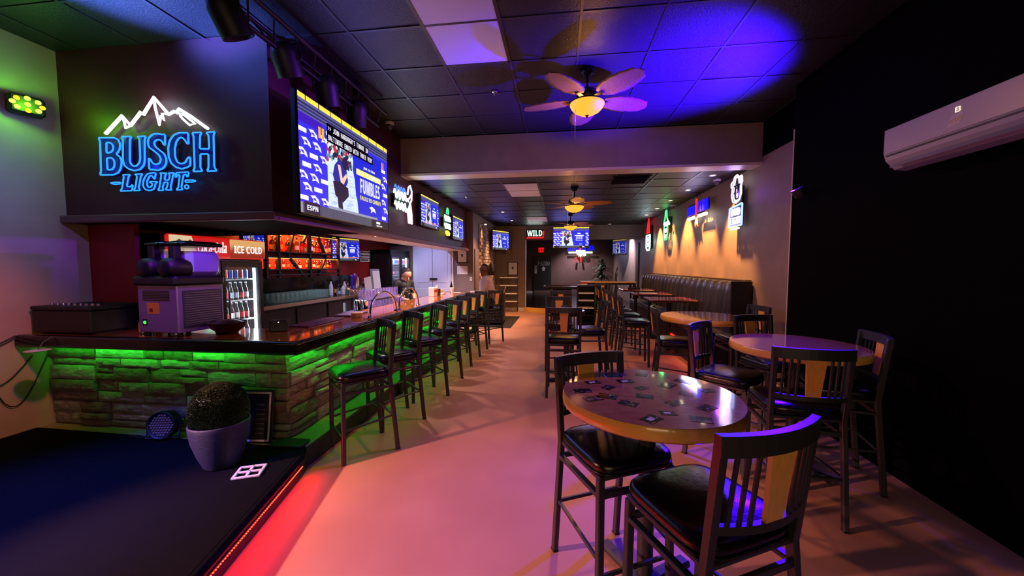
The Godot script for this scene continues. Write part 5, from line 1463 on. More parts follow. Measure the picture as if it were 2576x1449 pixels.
	part(s1, "figure_tube", B.new().tube([Vector3(0.1, 0.14, 0), Vector3(0.14, 0.26, 0), Vector3(0.2, 0.3, 0), Vector3(0.26, 0.22, 0), Vector3(0.25, 0.08, 0), Vector3(0.18, 0.0, 0), Vector3(0.12, 0.06, 0), Vector3(0.24, 0.16, 0)], 0.013, 6), np)
	for k in 3: part(s1, "figure_tube", B.new().tube([Vector3(0.18, 0.0, 0.004 * k), Vector3(0.1 + 0.07 * k, -0.14, 0.0), Vector3(0.13 + 0.06 * k, -0.3, 0.0)], 0.014, 6), np)
	part(s1, "mount", slab(-0.3, 0.25, -0.1, 0.1, -0.06, -0.03), mats.black)
	area(s1, Vector3(0, 0, 0.03), Vector3(0, 0, 1), Vector2(0.7, 0.5), Color(0.85, 0.95, 1.0), 0.5)
	var s2 := thing("neon_sign", "white neon lettering block with green leaf and yellow oval on the soffit", "neon sign", Vector3(-2.36, 2.5, -7.6), 90)
	for k in 2: part(s2, "script_tube", B.new().tube(squiggle(0.42, 0.14, 6, 20 + k), 0.012, 6), nm, Vector3(0, 0.08 - k * 0.16, 0))
	part(s2, "leaf_tube", B.new().tube(smooth([Vector3(-0.08, 0.18, 0), Vector3(-0.02, 0.3, 0), Vector3(0.05, 0.28, 0), Vector3(0.06, 0.18, 0)], true), 0.012, 6, true), ng)
	part(s2, "oval", B.new().prism(PackedVector2Array([Vector2(-0.16, -0.2), Vector2(-0.08, -0.17), Vector2(0.06, -0.18), Vector2(0.14, -0.22), Vector2(0.1, -0.27), Vector2(-0.04, -0.28), Vector2(-0.14, -0.25)]), -0.01, 0.012), glow("neon_yellow", Color(0.95, 1.0, 0.05), 1.6))
	part(s2, "mount", slab(-0.2, 0.2, -0.1, 0.1, -0.06, -0.03), mats.black)
	area(s2, Vector3(0, 0, 0.03), Vector3(0, 0, 1), Vector2(0.4, 0.5), Color(0.85, 1.0, 0.85), 0.4)
	# lettered sign over the passage opening
	var wl := thing("neon_sign", "small lit white lettering sign with a red base over the passage", "neon sign", Vector3(-0.89, 2.7, -12.94))
	part(wl, "panel", slab(-0.31, 0.31, -0.17, 0.16, -0.06, -0.03, 0.005), mats.black)
	part(wl, "red_tube", B.new().tube([Vector3(-0.29, -0.13, 0), Vector3(0.29, -0.13, 0), Vector3(0.3, 0.1, 0)], 0.022, 6), mats.neon_red)
	letters(wl, "lettering", "WILD", nm, Vector3(-0.01, 0.03, 0.0), Basis.IDENTITY, 0.52, 0.2, 0.02)
	area(wl, Vector3(0, 0, 0.03), Vector3(0, 0, 1), Vector2(0.5, 0.2), Color(0.9, 1.0, 0.95), 0.2)

func fittings() -> void:
	# spots along the tan wall
	var nth := ["first", "second", "third", "fourth", "fifth"]
	for k in 5:
		var z := -6.19 - k * 1.11
		var d := thing("recessed_spotlight", "%s warm ceiling spotlight washing the tan wall, counted from the beam" % nth[k], "spotlight", Vector3(2.33, HF + 0.003, z), 0, "ceiling spotlights by the tan wall")
		part(d, "trim_ring", B.new().lathe([Vector2(0.032, -0.002), Vector2(0.05, -0.01), Vector2(0.058, -0.004)], 20), mats.white_plastic)
		part(d, "lens", B.new().lathe([Vector2(0, -0.006), Vector2(0.034, -0.006)], 20), glow("spot_lens", Color(1.0, 0.9, 0.7), 8.0))
		spot(d, Vector3(0, -0.02, 0), Vector3(0.33, -1, 0), Color(1.0, 0.68, 0.36), 24.0, 29, 0.75, 0.03)
	for q in [[-1.5, -9.6], [-1.5, -11.4]]:
		var d := thing("recessed_spotlight", "recessed spotlight in the far ceiling %s" % ("near the soffit's end" if q[1] > -10 else "near the loudspeaker"), "spotlight", Vector3(q[0], HF + 0.003, q[1]), 0, "ceiling spotlights in the far room")
		part(d, "trim_ring", B.new().lathe([Vector2(0.032, -0.002), Vector2(0.05, -0.01), Vector2(0.058, -0.004)], 20), mats.white_plastic)
		part(d, "lens", B.new().lathe([Vector2(0, -0.006), Vector2(0.034, -0.006)], 20), mats.spot_lens)
		spot(d, Vector3(0, -0.02, 0), Vector3(-0.2, -1, 0), Color(1.0, 0.74, 0.5), 11.0, 42, 0.8, 0.03)
	# cameras, smoke detectors, sprinkler
	for q in [[Vector3(2.5, HF, -6.45), "white dome camera under the far ceiling next to the interlocked-letter neon"], [Vector3(2.55, HF, -9.0), "small dark dome camera under the ceiling by the green neon"], [Vector3(1.6, HF, -12.7), "white dome camera over the alcove opening"], [Vector3(-2.3, HC, -4.85), "silver dome camera at the beam above the huge screen"]]:
		var c := thing("dome_camera", q[1], "camera", q[0])
		part(c, "base", B.new().lathe([Vector2(0, 0), Vector2(0.06, 0), Vector2(0.058, -0.03), Vector2(0.045, -0.04)], 20), mats.white_plastic)
		part(c, "ball", B.new().lathe([Vector2(0.042, -0.035), Vector2(0.046, -0.06), Vector2(0.03, -0.088), Vector2(0.0, -0.096)], 20), mats.grey_plastic)
		part(c, "lens", B.new().lathe([Vector2(0.0, 0.052), Vector2(0.014, 0.05), Vector2(0.016, 0.036)], 14, Vector3(0, -0.062, 0), Basis(Vector3.RIGHT, 1.2)), mats.black_gloss)
	for q in [[Vector3(-0.74, HC, -4.17), "small ceiling sprinkler head left of the big fan"], [Vector3(-1.9, HF, -7.4), "small ceiling sprinkler head above the soffit screens"]]:
		var s := thing("sprinkler_head", q[1], "sprinkler", q[0])
		part(s, "cup", B.new().lathe([Vector2(0, 0), Vector2(0.035, 0), Vector2(0.03, -0.012), Vector2(0.012, -0.016), Vector2(0.01, -0.03)], 16), mats.chrome)
		part(s, "deflector", B.new().lathe([Vector2(0, -0.042), Vector2(0.022, -0.04), Vector2(0.0, -0.038)], 12), mats.chrome)
	# vent
	var v := thing("ceiling_vent", "dark slatted air vent in the far ceiling behind the beam", "vent", Vector3(1.1, HF - 0.004, -6.3))
	part(v, "frame", slab(-0.3, 0.3, -0.004, 0.006, -0.25, 0.25), mats.black)
	for k in 8: part(v, "slat", B.new().box(Vector3(0, -0.012, -0.21 + k * 0.06), Vector3(0.54, 0.004, 0.05), 0.0, Basis(Vector3.RIGHT, 0.6)), mats.grid_bar)
	# air conditioner
	var a := thing("air_conditioner", "white wall-mounted split air conditioner on the black wall", "air conditioner", Vector3(XB, 2.26, -2.55), -90)
	var prof := PackedVector2Array([Vector2(0, 0.02), Vector2(0.06, 0.0), Vector2(0.13, 0.01), Vector2(0.19, 0.07), Vector2(0.205, 0.12), Vector2(0.205, 0.26), Vector2(0.19, 0.29), Vector2(0.16, 0.3), Vector2(0, 0.3)])
	part(a, "body", B.new().prism(prof, -0.48, 0.48, Vector3.ZERO, Basis(Vector3.BACK, Vector3.UP, Vector3.RIGHT)), mt("ac_plastic", Color(0.64, 0.62, 0.65), 0.35))
	part(a, "front_cover", slab(-0.478, 0.478, 0.115, 0.285, 0.204, 0.209, 0.002), mats.ac_plastic)
	part(a, "louver", B.new().box(Vector3(0, 0.045, 0.168), Vector3(0.86, 0.004, 0.09), 0.0, Basis(Vector3.RIGHT, 0.75)), mt("louver_grey", Color(0.5, 0.48, 0.5), 0.4))
	part(a, "gap", slab(-0.46, 0.46, 0.098, 0.106, 0.195, 0.206), mats.black)
	letters(a, "display", "E3", glow("display_white", Color(1.0, 0.88, 0.82), 1.2), Vector3(0.02, 0.235, 0.211), Basis.IDENTITY, 0.03, 0.03, 0.002)
	for k in 5: part(a, "sticker_stripe", B.new().bar(Vector3(-0.035 + 0.004 * k, 0.15 + k * 0.012, 0.21), Vector3(0.04 + 0.003 * k, 0.158 + k * 0.012, 0.21), 0.006, 0.002, 0.0, Vector3.UP), mt("sticker_yellow", Color(0.8, 0.75, 0.3), 0.5) if k == 2 else mats.paper)
	# black lighting truss under the near ceiling
	var t := thing("lighting_truss", "black lighting truss with hanging stage lamps beside the maroon soffit", "truss", Vector3(-2.18, 3.32, -2.9))
	for q in [Vector3(-0.1, 0.08, 0), Vector3(0.1, 0.08, 0), Vector3(0, -0.06, 0)]: part(t, "rail", B.new().tube([q + Vector3(0, 0, 1.6), q + Vector3(0, 0, -1.4)], 0.018, 8), mats.black)
	for k in 13:
		var z := 1.5 - k * 0.23
		part(t, "brace", B.new().tube([Vector3(-0.1, 0.08, z), Vector3(0, -0.06, z - 0.11), Vector3(0.1, 0.08, z)], 0.008, 6), mats.black)
	for k in 2: part(t, "ceiling_bracket", slab(-0.03, 0.03, 0.08, 0.2, 0.9 - k * 1.8, 0.84 - k * 1.8), mats.black)
	for k in 5:
		var l := thing("stage_lamp", "%s black stage lamp hanging on the truss, counted from the stage" % nth[k], "stage lamp", Vector3(-2.18, 3.17, -1.75 - k * 0.52), 20.0 * (k - 2), "stage lamps on the truss")
		part(l, "can", B.new().lathe([Vector2(0, 0.13), Vector2(0.07, 0.12), Vector2(0.1, 0.05), Vector2(0.1, -0.12), Vector2(0.09, -0.12), Vector2(0.085, -0.1), Vector2(0, -0.1)], 22, Vector3(0, 0.05, 0), Basis(Vector3.RIGHT, 0.5)), mats.black)
		part(l, "yoke", B.new().tube([Vector3(-0.12, 0.04, 0), Vector3(-0.12, 0.18, 0), Vector3(0.12, 0.18, 0), Vector3(0.12, 0.04, 0)], 0.009, 6), mats.black)
		part(l, "indicator", B.new().box(Vector3(0.03, 0.12, 0.1), Vector3(0.006, 0.006, 0.012)), glow("indicator_red", Color(1.0, 0.15, 0.2), 2.0 if k == 1 else 2.0))
	# purple wall washer
	var p := thing("wall_washer_lamp", "small black lamp on the black wall throwing purple light up", "stage lamp", Vector3(2.36, 2.34, -4.1))
	part(p, "housing", B.new().lathe([Vector2(0, -0.08), Vector2(0.05, -0.07), Vector2(0.06, 0.02), Vector2(0.05, 0.02), Vector2(0.0, 0.01)], 18, Vector3.ZERO, Basis(Vector3.BACK, 0.5)), mats.black)
	part(p, "lens", B.new().lathe([Vector2(0, 0.024), Vector2(0.045, 0.02)], 16, Vector3.ZERO, Basis(Vector3.BACK, 0.5)), glow("lens_violet", Color(0.3, 0.05, 1.0), 0.6))
	part(p, "bracket", slab(0.03, 0.14, -0.03, 0.0, -0.02, 0.02), mats.black)
	# green cluster lamp on the stage wall
	var g := thing("laser_lamp", "glaring yellow-green cluster lamp high on the cream wall", "stage lamp", Vector3(-4.42, 2.93, -2.62), 70)
	part(g, "housing", B.new().box(Vector3(0, 0, -0.06), Vector3(0.2, 0.16, 0.1), 0.02), mats.black)
	part(g, "bracket", B.new().box(Vector3(0, 0.0, -0.13), Vector3(0.04, 0.04, 0.08), 0.004), mats.black)
	for k in 9:
		var an := TAU * k / 8.0
		var c := Vector3(0.06 * cos(an) * 1.3, 0.05 * sin(an), 0.0) if k < 8 else Vector3.ZERO
		part(g, "lamp_lens", B.new().lathe([Vector2(0, 0.012), Vector2(0.014, 0.008), Vector2(0.018, -0.004)], 12, c, Basis(Vector3.RIGHT, PI / 2)), glow("lens_lime", Color(0.75, 1.0, 0.2), 5.0) if k % 3 else glow("lens_orange", Color(1.0, 0.6, 0.1), 3.0))
	omni(g, Vector3(0, 0.0, 0.1), Color(0.45, 1.0, 0.08), 0.14, 0.04)
	var rl := thing("red_wall_lamp", "small red lamp on the cream wall near the glaring green one", "stage lamp", Vector3(-4.5, 2.93, -2.34), 90)
	part(rl, "housing", B.new().box(Vector3(0, 0, -0.02), Vector3(0.07, 0.07, 0.05), 0.01), mats.black)
	part(rl, "lamp_lens", B.new().lathe([Vector2(0, 0.016), Vector2(0.022, 0.01), Vector2(0.026, 0.0)], 14, Vector3(0, 0, 0.004), Basis(Vector3.RIGHT, PI / 2)), glow("lens_red", Color(1.0, 0.12, 0.03), 2.5))
	# wires on the cream wall below the bar top
	for k in 2:
		var pth := []
		for i in 13:
			var s := i / 12.0
			pth.append(Vector3(-4.535, 0.93 - (0.28 + 0.2 * k) * sin(PI * pow(s, 0.7)) - 0.12 * s, -2.22 - 0.1 * k - s * 0.38))
		solo("wall_cable", B.new().tube(pth, 0.004, 6), mats.black if k == 0 else mats.wood_dark, ["upper", "lower"][k] + " loose cable loop sagging on the cream wall under the bar end", "cable")
	var pd := thing("hanging_disc", "pale round disc on a rod under the wall end of the bar", "disc", Vector3(-4.2, 0.9, -2.44))
	part(pd, "disc", B.new().lathe([Vector2(0, 0.004), Vector2(0.07, 0.002), Vector2(0.08, -0.004), Vector2(0.0, -0.006)], 24), mats.white_plastic)
	part(pd, "rod", B.new().tube([Vector3(0, 0, 0), Vector3(0.02, 0.06, -0.02), Vector3(0.05, 0.1, -0.06)], 0.004, 6), mats.steel)
	var cb := []
	for i in 9: cb.append(Vector3(-4.52, 1.0 - 0.09 * sin(i / 8.0 * PI * 0.5) - 0.04 * i / 8.0, -2.5 + i / 8.0 * 0.32))
	solo("bar_end_cable", B.new().tube(cb, 0.006, 6), mats.black, "black cable running from the bar end along the cream wall", "cable")
	# standing fixtures out of frame that light the stage
	var sl := thing("floor_stage_lamp", "stage lamp on a stand beside the cream wall, outside the picture", "stage lamp", Vector3(-4.2, 0.17, -0.5), 117)
	part(sl, "stand", B.new().tube([Vector3(0, 0, 0), Vector3(0, 1.25, 0)], 0.015, 8), mats.black)
	for k in 3: part(sl, "leg", B.new().tube([Vector3(0, 0.3, 0), Vector3(0.3, 0.01, 0).rotated(Vector3.UP, TAU * k / 3)], 0.01, 6), mats.black)
	part(sl, "can", B.new().lathe([Vector2(0, -0.12), Vector2(0.08, -0.1), Vector2(0.09, 0.03), Vector2(0.08, 0.03), Vector2(0.0, 0.0)], 20, Vector3(0, 1.66, -0.1), Basis(Vector3.RIGHT, 1.9)), mats.black)
	part(sl, "lens", B.new().lathe([Vector2(0, 0.012), Vector2(0.078, 0.012)], 18, Vector3(0, 1.66, -0.1), Basis(Vector3.RIGHT, 1.9)), glow("lens_pink", Color(1.0, 0.66, 0.6), 4.0))
	var s2 := thing("wall_stage_lamp", "small blue stage lamp on the cream wall aimed at the ceiling, outside the picture", "stage lamp", Vector3(-4.36, 2.29, -1.46), 126)
	part(s2, "can", B.new().lathe([Vector2(0, -0.1), Vector2(0.05, -0.09), Vector2(0.06, 0.0), Vector2(0.052, 0.0), Vector2(0, -0.02)], 18, Vector3.ZERO, Basis(Vector3.RIGHT, 0.9)), mats.black)
	part(s2, "lens", B.new().lathe([Vector2(0, -0.008), Vector2(0.052, -0.008)], 16, Vector3.ZERO, Basis(Vector3.RIGHT, 0.9)), glow("lens_blue", Color(0.34, 0.46, 1.0), 4.0))
	part(s2, "bracket", B.new().tube([Vector3(0, -0.05, -0.05), Vector3(-0.13, -0.06, -0.15)], 0.012, 6), mats.black)
	var s3 := thing("hanging_stage_lamp", "black stage lamp hanging over the stage with a blue lens, outside the picture", "stage lamp", Vector3(-3.72, 3.2, 0.25))
	part(s3, "can", B.new().lathe([Vector2(0, 0.14), Vector2(0.07, 0.12), Vector2(0.08, -0.02), Vector2(0.07, -0.02), Vector2(0, 0.0)], 18, Vector3.ZERO, Basis(Vector3.RIGHT, 0.5)), mats.black)
	part(s3, "lens", B.new().lathe([Vector2(0, -0.008), Vector2(0.07, -0.008)], 16, Vector3.ZERO, Basis(Vector3.RIGHT, 0.5)), mats.lens_blue)
	part(s3, "hanger", B.new().tube([Vector3(0, 0.12, 0.05), Vector3(0, 0.33, 0.05)], 0.01, 6), mats.black)
	part(sl, "riser_pole", B.new().tube([Vector3(0, 1.2, 0), Vector3(0, 1.6, 0)], 0.012, 8), mats.black)

func stage_things() -> void:
	# planter with clipped ball
	var p := thing("planter", "tapered blue-grey planter standing on the stage", "planter", Vector3(-2.385, 0.17, -2.27))
	part(p, "pot", B.new().lathe([Vector2(0, 0.0), Vector2(0.09, 0.0), Vector2(0.105, 0.012), Vector2(0.14, 0.1), Vector2(0.168, 0.2), Vector2(0.18, 0.29), Vector2(0.181, 0.315), Vector2(0.176, 0.324), Vector2(0.168, 0.32), Vector2(0.162, 0.29), Vector2(0.0, 0.28)], 48), mats.planter)
	part(p, "soil", B.new().lathe([Vector2(0, 0.29), Vector2(0.162, 0.285)], 32), mats.wood_dark)
	var b := thing("boxwood_ball", "clipped round boxwood ball growing in the blue-grey planter", "plant", Vector3(-2.385, 0.52, -2.27))
	b.scale = Vector3(0.79, 0.86, 0.79)
	part(b, "core", B.new().lathe([Vector2(0, 0.27), Vector2(0.1, 0.25), Vector2(0.175, 0.185), Vector2(0.205, 0.09), Vector2(0.2, 0.0), Vector2(0.17, -0.05), Vector2(0, -0.06)], 28), mats.foliage)
	var mm := MultiMesh.new()
	mm.transform_format = MultiMesh.TRANSFORM_3D
	var lf := B.new()
	lf.quad(Vector3(-0.006, 0, 0), Vector3(0, 0, 0.004), Vector3(0.006, 0, 0), Vector3(0, 0.026, 0), Vector3(0, 0, -1))
	lf.quad(Vector3(0, 0, -0.006), Vector3(0.004, 0.0, 0), Vector3(0, 0, 0.006), Vector3(0, 0.024, 0.0), Vector3(-1, 0, 0))
	mm.mesh = lf.done()
	mm.instance_count = 9000
	for i in 9000:
		var y := rng.randf_range(-0.3, 1.0)
		var an := rng.randf() * TAU
		var rr := sqrt(maxf(0.0, 1.0 - y * y))
		var d := Vector3(rr * cos(an), y, rr * sin(an))
		var q := Vector3(d.x * 0.205, 0.05 + d.y * 0.215, d.z * 0.205)
		var up := (d + Vector3(rng.randf_range(-0.7, 0.7), rng.randf_range(-0.5, 0.7), rng.randf_range(-0.7, 0.7))).normalized()
		var sd := up.cross(Vector3(0.3, 0.5, 0.8)).normalized()
		mm.set_instance_transform(i, Transform3D(Basis(sd, up, sd.cross(up)), q))
	var mi := MultiMeshInstance3D.new()
	mi.name = "leaves"
	mi.multimesh = mm
	mi.material_override = mats.foliage
	mi.set_meta("kind", "stuff")
	b.add_child(mi)
	# framed board leaning behind
	var f := thing("leaning_board", "black framed board with white lines leaning on the stones behind the planter", "board", Vector3(-2.42, 0.17, -2.58), 6)
	part(f, "panel", B.new().box(Vector3(0, 0.21, -0.03), Vector3(0.3, 0.42, 0.016), 0.004, Basis(Vector3.RIGHT, -0.14)), mats.black)
	for s in [-1, 1]: part(f, "white_line", B.new().box(Vector3(s * 0.125, 0.21, -0.02), Vector3(0.014, 0.38, 0.003), 0.0, Basis(Vector3.RIGHT, -0.14)), mats.white_plastic)
	for s in [-1, 1]: part(f, "white_line", B.new().box(Vector3(0, 0.21 + s * 0.185, -0.021 - s * 0.026), Vector3(0.26, 0.014, 0.003), 0.0, Basis(Vector3.RIGHT, -0.14)), mats.white_plastic)
	for k in 7: part(f, "print", B.new().box(Vector3(0.05, 0.08 + k * 0.037, -0.003 - k * 0.0053), Vector3(0.07, 0.01, 0.003), 0.0, Basis(Vector3.RIGHT, -0.14)), mats.grey_plastic)
	solo("base_tray", slab(-0.13, 0.13, 0, 0.02, -0.07, 0.07, 0.005), mats.black, "flat black tray on the stage beside the leaning board", "tray", Vector3(-2.12, 0.17, -2.6), 4)
	# par can lying by the stones
	var l := thing("led_par_lamp", "round black LED stage lamp with a grid of lenses on the stage floor", "stage lamp", Vector3(-3.2, 0.29, -2.56), 12)
	part(l, "housing", B.new().lathe([Vector2(0, -0.1), Vector2(0.06, -0.095), Vector2(0.1, -0.05), Vector2(0.112, 0.0), Vector2(0.112, 0.04), Vector2(0.1, 0.045), Vector2(0.098, 0.03), Vector2(0, 0.03)], 30, Vector3.ZERO, Basis(Vector3.RIGHT, PI / 2 - 0.15)), mats.black)
	var dot := B.new().lathe([Vector2(0, 0.008), Vector2(0.007, 0.006), Vector2(0.0095, 0.0)], 10).done()
	for i in range(-4, 5):
		for j in range(-4, 5):
			var q := Vector2(j * 0.021 + (0.0105 if i & 1 else 0.0), i * 0.0195)
			if q.length() > 0.088: continue
			part(l, "lens", dot, mt("lens_grey", Color(0.55, 0.45, 0.42), 0.2), Basis(Vector3.RIGHT, PI / 2 - 0.15) * Vector3(q.x, 0.032, q.y), Basis(Vector3.RIGHT, PI / 2 - 0.15))
	part(l, "yoke", B.new().tube([Vector3(-0.12, 0.0, 0), Vector3(-0.125, -0.1, 0.03), Vector3(0.125, -0.1, 0.03), Vector3(0.12, 0.0, 0)], 0.008, 6), mats.black)
	solo("lamp_cable", B.new().tube([Vector3(-3.3, 0.177, -2.58), Vector3(-3.42, 0.176, -2.54), Vector3(-3.55, 0.176, -2.56)], 0.005, 6), mats.black, "short black cable on the stage floor beside the round lamp", "cable")
	# white four-pane frame lying on the carpet
	var w := thing("white_bracket_frame", "small white four-hole plastic frame lying on the carpet edge", "frame", Vector3(-2.1, 0.172, -2.2), 24)
	for x in [-0.075, 0.0, 0.075]: part(w, "bar", slab(x - 0.009, x + 0.009, 0, 0.012, -0.075, 0.075, 0.002), mats.white_plastic)
	for z in [-0.07, 0.0, 0.07]: part(w, "bar", slab(-0.083, 0.083, 0, 0.012, z - 0.008, z + 0.008, 0.002), mats.white_plastic)
	# things standing on the bar front: dark chest, kettle, slush machine
	var c := thing("black_chest", "long black equipment case standing at the wall end of the bar", "case", Vector3(-4.2, 1.0, -2.79))
	part(c, "body", slab(-0.3, 0.3, 0.015, 0.21, -0.2, 0.2, 0.012), mats.dark_plastic)
	part(c, "top_lip", slab(-0.305, 0.305, 0.205, 0.24, -0.205, 0.205, 0.008), mats.black)
	for k in 9: part(c, "knob", B.new().lathe([Vector2(0, 0.258), Vector2(0.012, 0.257), Vector2(0.013, 0.238)], 10, Vector3(-0.24 + k * 0.06, 0, 0.1)), mats.steel)
	for x in [-0.25, 0.25]: part(c, "foot", slab(x - 0.03, x + 0.03, 0, 0.02, -0.15, 0.15), mats.black)
	var m := thing("steel_canister", "small steel-banded canister behind the black case on the bar", "canister", Vector3(-3.78, 1.0, -3.0))
	part(m, "body", B.new().lathe([Vector2(0, 0), Vector2(0.07, 0), Vector2(0.075, 0.02), Vector2(0.075, 0.3), Vector2(0.06, 0.32), Vector2(0, 0.325)], 22), mt("canister_red", Color(0.3, 0.04, 0.04), 0.3))
	part(m, "band", B.new().lathe([Vector2(0.0765, 0.2), Vector2(0.077, 0.205), Vector2(0.077, 0.27), Vector2(0.0765, 0.275)], 22), mats.steel)
	part(m, "lid_knob", B.new().lathe([Vector2(0.0, 0.36), Vector2(0.015, 0.355), Vector2(0.012, 0.32)], 12), mats.black)
	var s := thing("slush_machine", "steel two-tank frozen drink machine with purple slush on the bar", "slush machine", Vector3(-3.24, 1.0, -2.8), -5)
	s.scale = Vector3(1, 0.91, 1)
	part(s, "cabinet", slab(-0.21, 0.21, 0.04, 0.47, -0.18, 0.2, 0.008), mt("brushed_steel", Color(0.52, 0.47, 0.55), 0.35, 0.55))
	part(s, "side_grille", slab(0.208, 0.214, 0.08, 0.42, -0.16, 0.16), mt("grille_steel", Color(0.3, 0.3, 0.36), 0.35, 0.7))
	for k in 15: part(s, "side_slot", slab(0.213, 0.217, 0.1 + k * 0.021, 0.106 + k * 0.021, -0.15, 0.15), mats.steel)
	for k in 7: part(s, "vent_slot", slab(-0.15, 0.13, 0.33 + k * 0.014, 0.337 + k * 0.014, 0.199, 0.203), mats.black)
	part(s, "warning_label", slab(-0.11, 0.02, 0.21, 0.31, 0.2, 0.202), mt("label_yellow", Color(0.85, 0.65, 0.12), 0.6))
	part(s, "label_print", slab(-0.085, -0.05, 0.225, 0.26, 0.202, 0.203), mt("print_red", Color(0.5, 0.1, 0.12), 0.6))
	part(s, "power_switch", B.new().lathe([Vector2(0, 0.008), Vector2(0.014, 0.006), Vector2(0.017, 0)], 14, Vector3(-0.14, 0.13, 0.2), Basis(Vector3.RIGHT, PI / 2)), glow("switch_green", Color(0.2, 1.0, 0.25), 2.0))
	part(s, "switch_bezel", B.new().box(Vector3(-0.14, 0.13, 0.2), Vector3(0.05, 0.06, 0.006), 0.002), mats.black)
	for x in [-0.17, 0.17]:
		for z in [-0.15, 0.16]: part(s, "foot", B.new().lathe([Vector2(0, 0), Vector2(0.022, 0), Vector2(0.018, 0.045), Vector2(0, 0.045)], 12, Vector3(x, 0, z)), mats.black)
	part(s, "tray", slab(-0.235, 0.23, 0.465, 0.55, -0.19, 0.225, 0.02), mats.black)
	var slush := mt("slush_purple", Color(0.42, 0.30, 0.80), 0.35)
	for x in [-0.11, 0.11]:
		part(s, "motor_cover", B.new().lathe([Vector2(0, 0.1), Vector2(0.06, 0.095), Vector2(0.09, 0.07), Vector2(0.1, 0.0), Vector2(0.1, -0.06)], 24, Vector3(x, 0.62, 0.13), Basis(Vector3.RIGHT, PI / 2)), mats.black)
		part(s, "neck", slab(x - 0.035, x + 0.035, 0.62, 0.83, 0.1, 0.16, 0.01), mats.black)
		part(s, "slush", B.new().box(Vector3(x, 0.665, -0.05), Vector3(0.185, 0.23, 0.28), 0.04), slush)
		part(s, "tank", B.new().box(Vector3(x, 0.69, -0.05), Vector3(0.2, 0.29, 0.3), 0.04), glass("tank_clear", Color(0.95, 0.9, 1.0), 0.08))
		part(s, "lid", B.new().lathe([Vector2(0, 0.875), Vector2(0.7, 0.87), Vector2(0.98, 0.85), Vector2(1.0, 0.825), Vector2(0.0, 0.825)], 28, Vector3(x, 0, -0.03), Basis.IDENTITY, 0.4, 0.108, 0.19), mats.black_gloss)
	var bo := thing("snack_bowl", "dark red serving bowl on the bar beside the slush machine", "bowl", Vector3(-2.86, 1.0, -2.84))
	part(bo, "bowl", B.new().lathe([Vector2(0, 0.0), Vector2(0.07, 0.0), Vector2(0.075, 0.012), Vector2(0.12, 0.05), Vector2(0.145, 0.1), Vector2(0.138, 0.1), Vector2(0.112, 0.055), Vector2(0.06, 0.02), Vector2(0, 0.018)], 32), mt("bowl_red", Color(0.16, 0.03, 0.04), 0.2))
	part(bo, "snacks", B.new().lathe([Vector2(0, 0.125), Vector2(0.05, 0.118), Vector2(0.1, 0.1), Vector2(0.132, 0.085)], 18), mats.wood_dark)
	var cn := bottle(3, mats.steel, mats.label_gold, "single drink can on the bar between the case and slush machine", "", Vector3(-3.56, 1.0, -2.72), 0.9)

